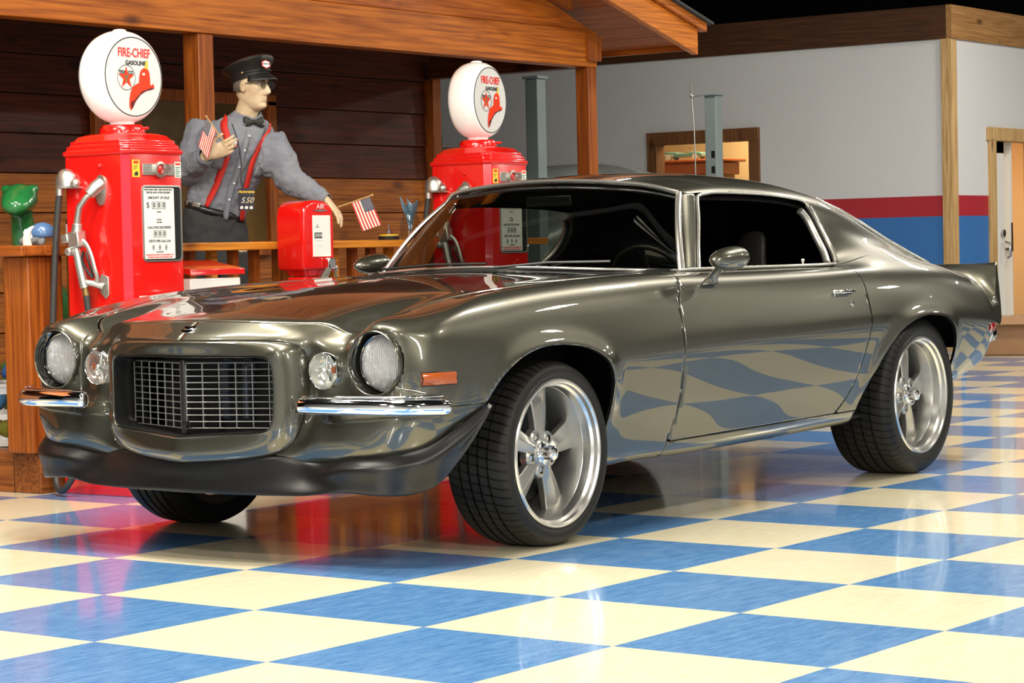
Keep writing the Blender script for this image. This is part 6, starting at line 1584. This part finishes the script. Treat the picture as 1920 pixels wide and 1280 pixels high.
# collar wings
fc = Vector((math.sin(TY + .1), -math.cos(TY + .1), 0)); lf_ = Vector((math.cos(TY), math.sin(TY), 0))
neck = Vector((.182, -.004, 1.715))
for s_ in (1, -1):
    pts = [neck - fc * .045 + lf_ * .050 * s_ + Vector((0, 0, .022)), neck + lf_ * .070 * s_ + Vector((0, 0, .014)), neck + fc * .062 + lf_ * .030 * s_ + Vector((0, 0, -.010)), neck + fc * .072 + lf_ * .006 * s_ + Vector((0, 0, -.022))]
    low = [pts[0] + Vector((0, 0, -.035)) + lf_ * .012 * s_, pts[1] + Vector((0, 0, -.040)) + lf_ * .015 * s_, pts[2] + fc * .022 + lf_ * .030 * s_ + Vector((0, 0, -.048)), pts[3] + Vector((0, 0, -.010))]
    child(MB().grid([cr(pts, 4), cr(low, 4)]), 'collar', M_shirt, smooth=60, solid=.004)
# bow tie
bt = neck + fc * .083 + Vector((.0, 0, -.040))
up = Vector((0, 0, 1)); M_tie = mat('bow_tie_dark', (.022, .024, .018), .6)
tie = MB()
for s_ in (1, -1):
    rings = []
    for u_, h, t_ in ((.006, .009, .008), (.022, .020, .010), (.040, .028, .012), (.052, .027, .006)):
        c = bt + lf_ * u_ * s_ + Vector((0, 0, -.002)) - fc * u_ * .15
        rings.append([c + up * h * math.sin(k * PI / 6) + fc * t_ * math.cos(k * PI / 6) for k in range(12)])
    tie.loft(rings)
tie.ball(bt + fc * .004, (.010, .010, .012)); child(tie, 'bow_tie', M_tie, smooth=60)
# surface lookup on torso for straps
TR = torso_rings(.0, 2)
def torso_at(z, ang, off=.006):   # ang measured from the front direction, positive to the figure's left
    C_ = [((.006, 0, 1.227), .150, .112, -.26), ((.03, -.004, 1.33), .162, .120, -.24), ((.065, -.01, 1.44), .185, .130, -.2), ((.10, -.014, 1.54), .200, .132, -.16), ((.128, -.010, 1.61), .198, .118, -.13), ((.150, -.002, 1.660), .165, .094, -.12), ((.17, .002, 1.695), .105, .075, -.12)]
    zs = [c[0][2] for c in C_]; g_ = lambda i: [np.interp(z, zs, [c[0][j] for c in C_]) for j in range(3)]
    c = g_(0); a = np.interp(z, zs, [k[1] for k in C_]) + off; b = np.interp(z, zs, [k[2] for k in C_]) + off; t_ = np.interp(z, zs, [k[3] for k in C_])
    u = a * math.sin(ang); v = -b * math.cos(ang)
    x = u * math.cos(TY) - v * math.sin(TY); y = u * math.sin(TY) + v * math.cos(TY)
    return Vector((c[0] + x, c[1] + y, z + t_ * x))
def strap(P, wid, name, m, th=.003, off=.010):
    pts = [torso_at(z, a, off) for z, a in P]; pts = cr(pts, 5); G = []
    for i, p in enumerate(pts):
        t_ = (pts[min(i + 1, len(pts) - 1)] - pts[max(i - 1, 0)]).normalized(); c = Vector((.09, 0, p.z)); n = (p - c); n.z = 0; n.normalize(); s_ = t_.cross(n).normalized()
        G.append([p - s_ * wid / 2, p + n * .002, p + s_ * wid / 2])
    return child(MB().grid(G), name, m, smooth=60, solid=th)
strap([(1.245, -.55), (1.33, -.38), (1.42, -.30), (1.50, -.27), (1.58, -.36), (1.64, -.62), (1.678, -.95), (1.69, -1.3)], .036, 'suspender', M_susp, off=.009)
strap([(1.215, .80), (1.33, .62), (1.42, .50), (1.50, .44), (1.58, .50), (1.64, .75), (1.675, 1.1)], .034, 'suspender', M_susp, off=.009)
# placket buttons, pockets, patches
bn = MB()
for z in (1.30, 1.38, 1.46, 1.54, 1.61): bn.ball(torso_at(z, .12, .012), .006, 10, 6)
child(bn, 'button', M_dial, smooth=60)
strap([(1.20, .10), (1.33, .10), (1.46, .12), (1.56, .12), (1.64, .12)], .030, 'placket', M_shirt, .002, .007)
def patch(z0, z1, a0, a1, name, m, off=.009, solid=.002):
    G = [[torso_at(z, a, off) for a in np.linspace(a0, a1, 7)] for z in np.linspace(z0, z1, 5)]
    return child(MB().grid(G), name, m, smooth=60, solid=solid)
patch(1.435, 1.52, -.66, -.22, 'pocket', M_shirt); patch(1.495, 1.53, -.68, -.20, 'pocket_flap', M_shirt, .012)
patch(1.43, 1.515, .62, 1.02, 'pocket', M_shirt); patch(1.49, 1.525, .60, 1.04, 'pocket_flap', M_shirt, .012)
p_ = patch(1.548, 1.585, -.42, -.10, 'name_patch', M_redink, .012); patch(1.552, 1.581, -.40, -.12, 'patch_field', M_dial, .0145)
patch(1.55, 1.61, .74, .98, 'shop_patch', M_dial, .012); patch(1.558, 1.572, .70, 1.0, 'patch_bar', M_ink, .0145); patch(1.584, 1.598, .74, .96, 'patch_bar', M_ink, .0145)
# belt and trousers
bl_ = [ellring((.004, 0, z), .156, .117, TY, 36, -.26) for z in (1.205, 1.245)]
child(MB().loft(bl_, True, False), 'belt', M_belt, smooth=60, solid=.004)
bk = torso_at(1.227, -.62, .012)
def pl(z0, z1, a0, a1, name, m, off): 
    G = [[torso_at(z, a, off) for a in np.linspace(a0, a1, 7)] for z in np.linspace(z0, z1, 5)]
    return child(MB().grid(G), name, m, smooth=60, solid=.002)
pl(1.228, 1.252, -1.05, -.72, 'belt_plate', M_alu, .014); pl(1.228, 1.252, -1.42, -1.26, 'belt_plate', M_alu, .014)
tr = MB(); tr.loft([ellring((0, 0, z), a, b, TY, 32, t_) for z, a, b, t_ in ((.92, .172, .118, 0), (1.02, .178, .124, -.05), (1.12, .172, .126, -.20), (1.215, .158, .119, -.26))])
for s_ in (-1, 1): tr.tube([(s_ * .080, .0, 1.02), (s_ * .088, 0, .80), (s_ * .094, 0, .55), (s_ * .10, 0, .225)], [.105, .098, .082, .070], 20)
to = child(tr, 'trousers', M_trou); remesh(to, .008, 3, .018, .07)
for s_ in (-1, 1):
    child(MB().loft([ellring((s_ * .10 + .02, -.04, .162), .045, .13, 0, 20), ellring((s_ * .10 + .02, -.04, .19), .048, .135, 0, 20), ellring((s_ * .10 + .02, -.03, .225), .04, .10, 0, 20), ellring((s_ * .10 + .02, .01, .26), .036, .045, 0, 20)]), 'shoe', M_belt, smooth=60)
# glasses, eyes, brows, hair, cap in head frame
def hchild(mb, name, m, **k):
    mb.v = [tuple(HM @ Vector(p)) for p in mb.v]; return child(mb, name, m, **k)
eye = MB()
for s_ in (1, -1): eye.ball((.068, .030 * s_, .010), .012, 14, 10)
hchild(eye, 'eye', mat('eye_white', (.55, .5, .42), .2), smooth=60)
pup = MB()
for s_ in (1, -1): pup.ball((.0765, .030 * s_, .010), .0052, 10, 6)
hchild(pup, 'pupil', M_ink, smooth=60)
gl = MB()
for s_ in (1, -1):
    gl.tube([(.094 + .004 * math.cos(a), (.033 + .025 * math.cos(a)) * s_, .006 + .021 * math.sin(a)) for a in [2 * PI * k / 24 for k in range(25)]], .0016, 6)
    gl.tube([(.093, .058 * s_, .012), (.05, .074 * s_, .012), (-.005, .080 * s_, .008)], .0018, 6)
gl.tube([(.097, -.010, .010), (.101, 0, .013), (.097, .010, .010)], .0018, 6)
g_o = hchild(gl, 'eyeglasses', M_ink, smooth=60)
ln = MB()
for s_ in (1, -1): ln.add([(.0945 + .004 * math.cos(a), (.033 + .0245 * math.cos(a)) * s_, .006 + .0205 * math.sin(a)) for a in [2 * PI * k / 24 for k in range(24)]], [tuple(range(24))])
ln.v = [tuple(HM @ Vector(p)) for p in ln.v]; ln.build('lens', glass('spectacle_lens', (.55, .56, .5), 1.6), g_o)
hr = MB(); hr.loft([[(x * 1.035 - .004, y * 1.03, z) for x, y in [((.098 if c_ < 0 else .03) * c_ - .0, .074 * s2) for c_, s2 in [(math.cos(2 * PI * k / 40), math.sin(2 * PI * k / 40)) for k in range(40)]]] for z in (-.030, .0, .03, .05)], True, False)
hchild(hr, 'hair', mat('hair_grey', (.14, .12, .10), .8), smooth=60, solid=.004)
# peaked cap: band, soft crown tipped back, visor, badge
def cring(cx, cz, ax_, ay, pitch, n=40, dz=0):
    P = []
    for k in range(n):
        a = 2 * PI * k / n; x = ax_ * math.cos(a); y = ay * math.sin(a); P.append((cx + x * math.cos(pitch), y, cz + x * math.sin(pitch) + dz))
    return P
cap_ = MB().loft([cring(-.012, .030, .106, .082, .20), cring(-.014, .055, .108, .084, .20), cring(-.016, .068, .110, .087, .22), cring(-.022, .085, .128, .112, .28), cring(-.028, .100, .142, .128, .32), cring(-.030, .110, .138, .124, .34), cring(-.024, .122, .110, .10, .34), cring(-.012, .128, .06, .055, .32), cring(-.01, .129, .005, .005, .3)], True, True)
cp = hchild(cap_, 'peaked_cap', M_cap, smooth=45)
vis = []
for j in range(6):
    t_ = j / 5; row = []
    for k in range(17):
        a = -1.15 + 2.3 * k / 16; r0 = .100; x = -.012 + (r0 + .062 * t_ * math.cos(a * 1.1)) * math.cos(a) ; y = (.080 + .020 * t_) * math.sin(a) * 1.0
        z = .050 + .10 * math.cos(a) * .20 - t_ * .026 - .010 * t_ * t_ - .006 * abs(math.sin(a))
        row.append((x, y, z))
    vis.append(row)
mb = MB().grid(vis); mb.v = [tuple(HM @ Vector(p)) for p in mb.v]; mb.build('visor', M_cap, cp, smooth=60, solid=.003)
mb = MB().tube([(-.012 + .112 * math.cos(a), .088 * math.sin(a), .058 + .112 * math.cos(a) * .20) for a in [-1.5 + 3.0 * k / 20 for k in range(21)]], .0045, 8, flat=.5); mb.v = [tuple(HM @ Vector(p)) for p in mb.v]; mb.build('cap_strap', M_cap, cp, smooth=60)
mb = MB()
for s_ in (1, -1): mb.ball((.0, .0885 * s_, .062), (.007, .004, .007))
mb.v = [tuple(HM @ Vector(p)) for p in mb.v]; mb.build('cap_button', mat('brass_button', (.6, .45, .15), .3, 1), cp, smooth=60)
mb = MB(); ba = -.36; c = Vector((.115 * math.cos(ba) - .012 + .014, .100 * math.sin(ba), .104)); fx = Vector((math.cos(ba), math.sin(ba), .25)).normalized(); sx_ = Vector((-math.sin(ba), math.cos(ba), 0)).normalized(); uz = fx.cross(sx_)
BF = basis(c, sx_, uz)
hexa = lambda r_: [(-.024 * r_, -.010 * r_), (-.024 * r_, .013 * r_), (0, .023 * r_), (.024 * r_, .013 * r_), (.024 * r_, -.010 * r_), (0, -.021 * r_)]
mb.use(M_redink); lay(mb, hexa(1.0), 0, .003, BF); mb.use(M_dial); lay(mb, hexa(.82), .003, .004, BF); mb.text('TEXACO', .0105, BF @ Matrix.Translation((0, .002, .0045)), .0004, .0004, material=M_ink)
mb.v = [tuple(HM @ Vector(p)) for p in mb.v]; mb.build('cap_badge', None, cp)
# lanyard with printed badge
ld = MB().tube([tuple(p) for p in cr([torso_at(1.66, -.45, .012), torso_at(1.58, -.12, .016), torso_at(1.48, .12, .018), (.155, -.165, 1.39), (.165, -.170, 1.335)], 5)], .0022, 6).tube([tuple(p) for p in cr([torso_at(1.66, .6, .012), torso_at(1.58, .42, .016), torso_at(1.48, .28, .018), (.160, -.163, 1.40), (.165, -.170, 1.335)], 5)], .0022, 6)
child(ld, 'lanyard', M_ink, smooth=60)
bg = Vector((.183, -.178, 1.285)); BG = basis(bg, (1, -.05, -.03), (.03, 0, 1)); mb = MB()
mb.use(mat('badge_navy', (.02, .022, .035), .4)); lay(mb, [(-.040, -.058), (.040, -.055), (.040, .055), (-.040, .052)], 0, .002, BG)
mb.text('Autorama', .020, BG @ Matrix.Translation((0, .036, .0025)), .0003, .0006, material=M_yel, shear=.3); mb.text('50', .040, BG @ Matrix.Translation((.014, -.008, .0025)), .0003, .0004, material=mat('badge_gold', (.6, .52, .3), .4), shear=.4); mb.text('S', .040, BG @ Matrix.Translation((-.018, -.008, .0025)), .0003, .0, material=M_dial, shear=.3)
mb.use(M_dial)
for k in range(3): lay(mb, [(-.030 + k * .024, -.050), (-.016 + k * .024, -.050), (-.014 + k * .024, -.040), (-.022 + k * .024, -.034), (-.031 + k * .024, -.040)], .002, .003, BG)
child(mb, 'event_badge', None)

def W3(x, y, z): return tuple(RZM @ Vector((x, y, z)))
flag('hand_flag', 'small flag on a gold stick held up before the attendant shirt', [W3(.105, -.325, 1.555), W3(.015, -.345, 1.690)], [W3(.060, -.335, 1.622), W3(.017, -.345, 1.687)], tuple(Vector(W3(-.045, -.35, 1.52)) - Vector(W3(0, -.35, 1.66))), 0, .010)
flag('hand_flag', 'small striped flag on a stick reaching out from the attendant lowered hand, above the railing', [W3(.640, -.150, 1.235), W3(.812, -.170, 1.290)], [W3(.705, -.157, 1.256), W3(.800, -.168, 1.286)], tuple(Vector(W3(.055, -.30, 1.18)) - Vector(W3(0, -.30, 1.325))), 0, .004)

# ================================================================== things on and behind the railing
# polishing pad on the rail
pd = thing('polishing_pad', 'round yellow and black polishing pad standing on the railing by the windshield', 'pad', (-3.02, -2.25, 1.066))
MB().lathe([(.001, 0), (.052, 0), (.055, .006), (.055, .020), (.001, .020)], (0, 0, 0), 'z', 32).build('foam', M_rubber, pd, smooth=40)
MB().lathe([(.001, .0205), (.050, .0205), (.050, .029), (.001, .030)], (0, 0, 0), 'z', 32).build('disc', M_yel, pd, smooth=40)
MB().lathe([(.016, .030), (.016, .048), (.006, .050), (.006, .080), (.001, .081)], (0, 0, 0), 'z', 16).build('spindle', M_chrome, pd, smooth=40)
jr = thing('glass_jar', 'clear glass jar stuffed with a blue plastic bag on the railing', 'jar', (-3.20, -2.25, 1.066))
MB().lathe([(.001, 0), (.050, 0), (.054, .01), (.054, .10), (.040, .13), (.040, .15)], (0, 0, 0), 'z', 32).build('glass', glass('jar_glass', (.80, .84, .84), 1.45), jr, smooth=50)
bgm = MB()
random.seed(3)
for k in range(5):
    a = k * 1.26; bgm.tube([(.0, 0, .05), (.012 * math.cos(a), .012 * math.sin(a), .11), (.03 * math.cos(a), .03 * math.sin(a), .165 + .02 * (k % 2)), (.05 * math.cos(a + .3), .05 * math.sin(a + .3), .185 + .01 * k)], [.012, .010, .016, .004], 7, flat=.35)
bgm.build('plastic_bag', mat('bag_blue', (.16, .30, .42), .25, coat=.5), jr, smooth=50)
# green dinosaur figure
M_dino = mat('dino_green', (0.012, 0.16, 0.035), 0.22, coat=.7); vary(M_dino, (0.012, 0.12, 0.03), (0.02, 0.20, 0.05), nscale=6)
dn = MB()
nkp = cr([(.02, .60, .30), (.02, .47, .50), (.01, .30, .64), (.0, .16, .76), (.0, .07, .90), (0, .02, 1.03), (0, -.01, 1.10)], 5)
dn.tube(nkp, rad(nkp, (.22, .20, .14, .085, .060, .052, .050)), 24)
hp = [((0, .05, 1.11), .055, .045), ((0, .02, 1.12), .078, .066), ((0, -.03, 1.12), .082, .070), ((0, -.08, 1.105), .074, .058), ((0, -.125, 1.085), .062, .044), ((0, -.15, 1.08), .045, .030), ((0, -.158, 1.08), .015, .010)]
dn.loft([[(c[0] + a * math.cos(2 * PI * k / 24), c[1], c[2] + b * math.sin(2 * PI * k / 24)) for k in range(24)] for c, a, b in hp])
for s_ in (1, -1): dn.ball((.060 * s_, .0, 1.165), (.030, .04, .022))
for sx in (-.12, .14):
    for sy in (.42, .78): dn.tube([(sx, sy, .35), (sx, sy, .12), (sx, sy - .01, .01)], [.09, .07, .075], 16)
tlp = cr([(.02, .75, .34), (.02, .95, .30), (.03, 1.15, .22), (.03, 1.35, .18)], 4); dn.tube([(.02, .45, .36), (.02, .65, .36), (.02, .80, .33)], [.21, .22, .16], 24); dn.tube(tlp, rad(tlp, (.16, .10, .05, .015)), 16)
do_ = dn.build('dinosaur_figure', M_dino); tag(do_, 'glossy green long-necked dinosaur figure behind the left railing post', 'figure'); remesh(do_, .009, 4)
do_.matrix_world = Matrix.Translation((-.965, -2.76, .165)) @ Matrix.Rotation(math.radians(125.9), 4, 'Z')
mb = MB()
for s_ in (1, -1): mb.ball((.022 * s_, -.149, 1.098), .0045, 8, 6)
mb.build('nostril', M_ink, do_, smooth=60)
# football helmet on the railing cap
hl_ = thing('football_helmet', 'blue and white toy helmet with face guard on the left railing cap', 'helmet', (-.575, -2.20, 1.066), math.radians(-50))
M_hb = mat('helmet_blue', (.08, .17, .36), .3, coat=.6)
mb = MB(); rings = []
for k in range(9):
    a = k / 8 * PI * .62; rings.append([(.058 * math.sin(a) * math.cos(2 * PI * q / 24), .050 * math.sin(a) * math.sin(2 * PI * q / 24), .050 + .050 * math.cos(a)) for q in range(24)])
mb.loft(rings, True, False).build('shell', M_hb, hl_, smooth=60, solid=.003)
MB().lathe([(.001, .0), (.02, .0), (.034, .004), (.034, .060), (.02, .064)], (0.015, 0, .038), 'x', 20).build('lining', M_white, hl_, smooth=50)
MB().b2((.050, -.030, .012), (.068, .030, .062)).build('opening', M_black, hl_, bevel=.004)
MB().tube([(.05, -.036, .03), (.078, -.02, .036), (.080, .02, .036), (.05, .036, .03)], .0035, 6).tube([(.05, -.034, .010), (.075, -.02, .012), (.077, .02, .012), (.05, .034, .010)], .0035, 6).tube([(.078, 0, .010), (.080, 0, .062)], .003, 6).build('face_guard', M_white, hl_, smooth=50)
pb = MB()
for k in range(9): pb.ball((-.05 + .014 * k, .045 + .008 * math.sin(k * 2), .016 + .006 * math.cos(k * 3)), .016, 8, 6)
o = pb.build('grey_plush', noise_bump(mat('plush_grey', (.18, .19, .20), .95), 300, .6)); o.location = (-.50, -2.22, 1.066); remesh(o, .005, 2); tag(o, 'small grey plush strip lying on the railing cap before the helmet', 'plush toy')
o = MB().tube([tuple(p) for p in cr([(0, 0, 0), (.0, -.008, .03), (.012, -.018, .062), (.035, -.022, .082)], 5)], rad(cr([(0, 0, 0), (.0, -.008, .03), (.012, -.018, .062), (.035, -.022, .082)], 5), (.020, .018, .012, .002)), 12, flat=.5).build('tusk', M_dial, smooth=60); tag(o, 'curved cream horn piece standing at the corner of the railing cap', 'horn'); o.location = (-.44, -2.15, 1.066); o.rotation_euler = (0, 0, math.radians(125))
# bottle beside the pump
bo = thing('bottle', 'slim dark bottle with white label on the railing cap beside the pump hose', 'bottle', (-.665, -2.125, 1.066))
MB().lathe([(.001, 0), (.017, 0), (.017, .10), (.008, .125), (.008, .150), (.001, .151)], (0, 0, 0), 'z', 16).build('glass', M_cap, bo, smooth=50); MB().lathe([(.0175, .03), (.0175, .09)], (0, 0, 0), 'z', 16).build('label', M_dial, bo, smooth=50)
# wire basket hanging outside the railing
wb_ = thing('wire_basket', 'hanging white wire basket of toys left of the railing post', 'basket', (-.40, -2.45, .84))
mb = MB()
for z in (0, .05, .10, .15, .20):
    mb.tube([(-.0, .13, z), (.14, .13, z), (.14, -.25, z), (-.0, -.25, z), (-.0, .13, z)], .003, 6)
for y in np.linspace(-.25, .13, 8): mb.tube([(.14, y, .20), (.14, y, 0), (0, y, 0), (0, y, .20)], .003, 6)
for x in (.045, .09): mb.tube([(x, .13, .2), (x, .13, 0), (x, -.25, 0), (x, -.25, .2)], .003, 6)
mb.build('wire_frame', M_white, wb_, smooth=50)
toyc = [(.62, .60, .12), (.75, .12, .06), (.05, .06, .20), (.5, .5, .52), (.03, .03, .04)]
names = ['yellow', 'orange', 'navy', 'grey', 'black']
random.seed(11)
k = 0
for (x, y, z, r, ci) in ((.075, .07, .05, .05, 0), (.08, .02, .13, .045, 1), (.075, -.06, .06, .055, 2), (.08, -.10, .15, .045, 3), (.07, .09, .155, .035, 4), (.075, -.19, .06, .05, 0)):
    o = MB().ball((0, 0, 0), (r, r, r * .9), 16, 10).ball((r * .7, 0, r * .3), r * .45).build('toy_ball', mat('toy_' + names[ci] + str(k), toyc[ci], .6), smooth=60); o.location = (-.40 + x, -2.45 + y, .84 + z + .004); k += 1
    tag(o, ['yellow toy low in the front of the wire basket', 'orange toy ball in the middle of the wire basket', 'navy toy at the bottom of the wire basket', 'grey toy near the top of the wire basket', 'black toy at the front rim of the wire basket', 'yellow toy at the far left end of the wire basket'][k - 1], 'toy', 'toys in the wire basket')
o = MB().lathe([(.04, -.02), (.062, 0), (.04, .02), (.018, 0), (.04, -.02)], (0, 0, 0), 'x', 24).build('fur_ring_mask', noise_bump(mat('fur_grey_white', (.45, .45, .45), .95), 300, .8), smooth=60); o.location = (-.215, -2.40, .90); o.rotation_euler = (0, 0, .4); tag(o, 'fluffy grey ring-shaped mask on the outside of the wire basket', 'mask')
# laundry basket with plush toys on the porch floor
lb = thing('laundry_basket', 'white slotted plastic laundry basket of plush toys on the porch floor', 'basket', (-.80, -2.62, .176), math.radians(125.9))
def bring(s_, z, n=40): return [(s_ * .26 * math.copysign(abs(math.cos(2 * PI * q / n)) ** .6, math.cos(2 * PI * q / n)), s_ * .19 * math.copysign(abs(math.sin(2 * PI * q / n)) ** .6, math.sin(2 * PI * q / n)), z) for q in range(n)]
mb = MB()
for z0, z1 in ((0, .03), (.12, .145), (.235, .27)):
    mb.loft([bring(.80 + z0 * .7, z0), bring(.80 + z1 * .7, z1)], True, False)
for q in range(0, 40, 2):
    lo, hi = bring(.80, .0)[q], bring(.80 + .25 * .7, .25)[q]; mb.tube([lo, hi], .008, 6)
mb.add(bring(.79, .004), [tuple(range(40))])
mb.build('slotted_tub', M_white, lb, solid=.004)
MB().tube([(p[0], p[1], p[2]) for p in bring(.80 + .27 * .7, .272) + bring(.80 + .27 * .7, .272)[:1]], .010, 8).build('rim', M_white, lb, smooth=60)
LM = Matrix.Translation((-.80, -2.62, .176)) @ Matrix.Rotation(math.radians(125.9), 4, 'Z')
pc = {'blue': (.03, .10, .33), 'sky': (.08, .25, .48), 'olive': (.25, .24, .03), 'maroon': (.22, .03, .04), 'pink': (.6, .18, .13), 'gold': (.45, .26, .03)}
items = [(.0, -.05, .33, .075, 'blue', 'large royal blue plush toy heaped on top of the laundry basket'), (-.15, -.07, .30, .055, 'olive', 'olive plush toy on the left of the laundry basket heap'), (.09, -.08, .31, .055, 'gold', 'gold plush toy on the basket rim by the post'), (-.10, -.08, .20, .07, 'sky', 'sky-blue plush toy against the slots, upper left'), (.10, -.08, .19, .07, 'maroon', 'maroon plush toy against the upper slots of the basket'), (-.04, -.08, .075, .06, 'olive', 'olive plush toy low inside the laundry basket'), (.09, -.08, .07, .055, 'gold', 'gold plush toy low inside the laundry basket'), (.02, .06, .24, .08, 'pink', 'pink plush toy at the back of the laundry basket'), (-.16, -.06, .08, .05, 'blue', 'blue plush toy low at the left of the laundry basket')]
for k, (x, y, z, r, cn, lab) in enumerate(items):
    r *= .86
    m = noise_bump(mat('plush_%s%d' % (cn, k), pc[cn], .95), 220, .6)
    o = MB().ball((0, 0, 0), (r, r * .85, r * .8), 18, 12).ball((r * .6, 0, r * .75), r * .5, 14, 8).ball((r * .85, .3 * r, r * 1.1), r * .18).ball((-.7 * r, -.4 * r, -.1 * r), r * .35).ball((.9 * r, -.4 * r, -.2 * r), r * .3).build('plush_toy', m, smooth=60); o.matrix_world = LM @ Matrix.Translation((x, y, z)) @ Matrix.Rotation(k * 1.3, 4, 'Z'); remesh(o, .008, 2)
    tag(o, lab, 'plush toy', 'plush toys in the laundry basket')
# dark shelf unit with bottles beyond the porch corner
su = thing('supply_cabinet', 'dark cabinet beyond the plank wall corner, seen left of the far globe', 'cabinet', (-7.9, -5.82, 0), 0)
MB().b2((-.2, -.30, 0), (.2, .26, 1.80)).build('carcass', mat('cabinet_brown', (.05, .022, .012), .5), su, bevel=.005)
for k in range(5):
    o = MB().lathe([(.001, 0), (.038, 0), (.040, .06), (.034, .085), (.015, .10), (.015, .12), (.001, .122)], (0, 0, 0), 'z', 16).build('bottle', mat('dark_green_bottle%d' % k, (.01, .03, .018), .2), smooth=50); o.location = (-7.85 + .02 * (k % 2), -6.04 + k * .10, 1.80)
    tag(o, 'dark green bottle on the cabinet, %s from the porch side' % ['first', 'second', 'third', 'fourth', 'fifth'][4 - k], 'bottle', 'bottles on the dark cabinet')
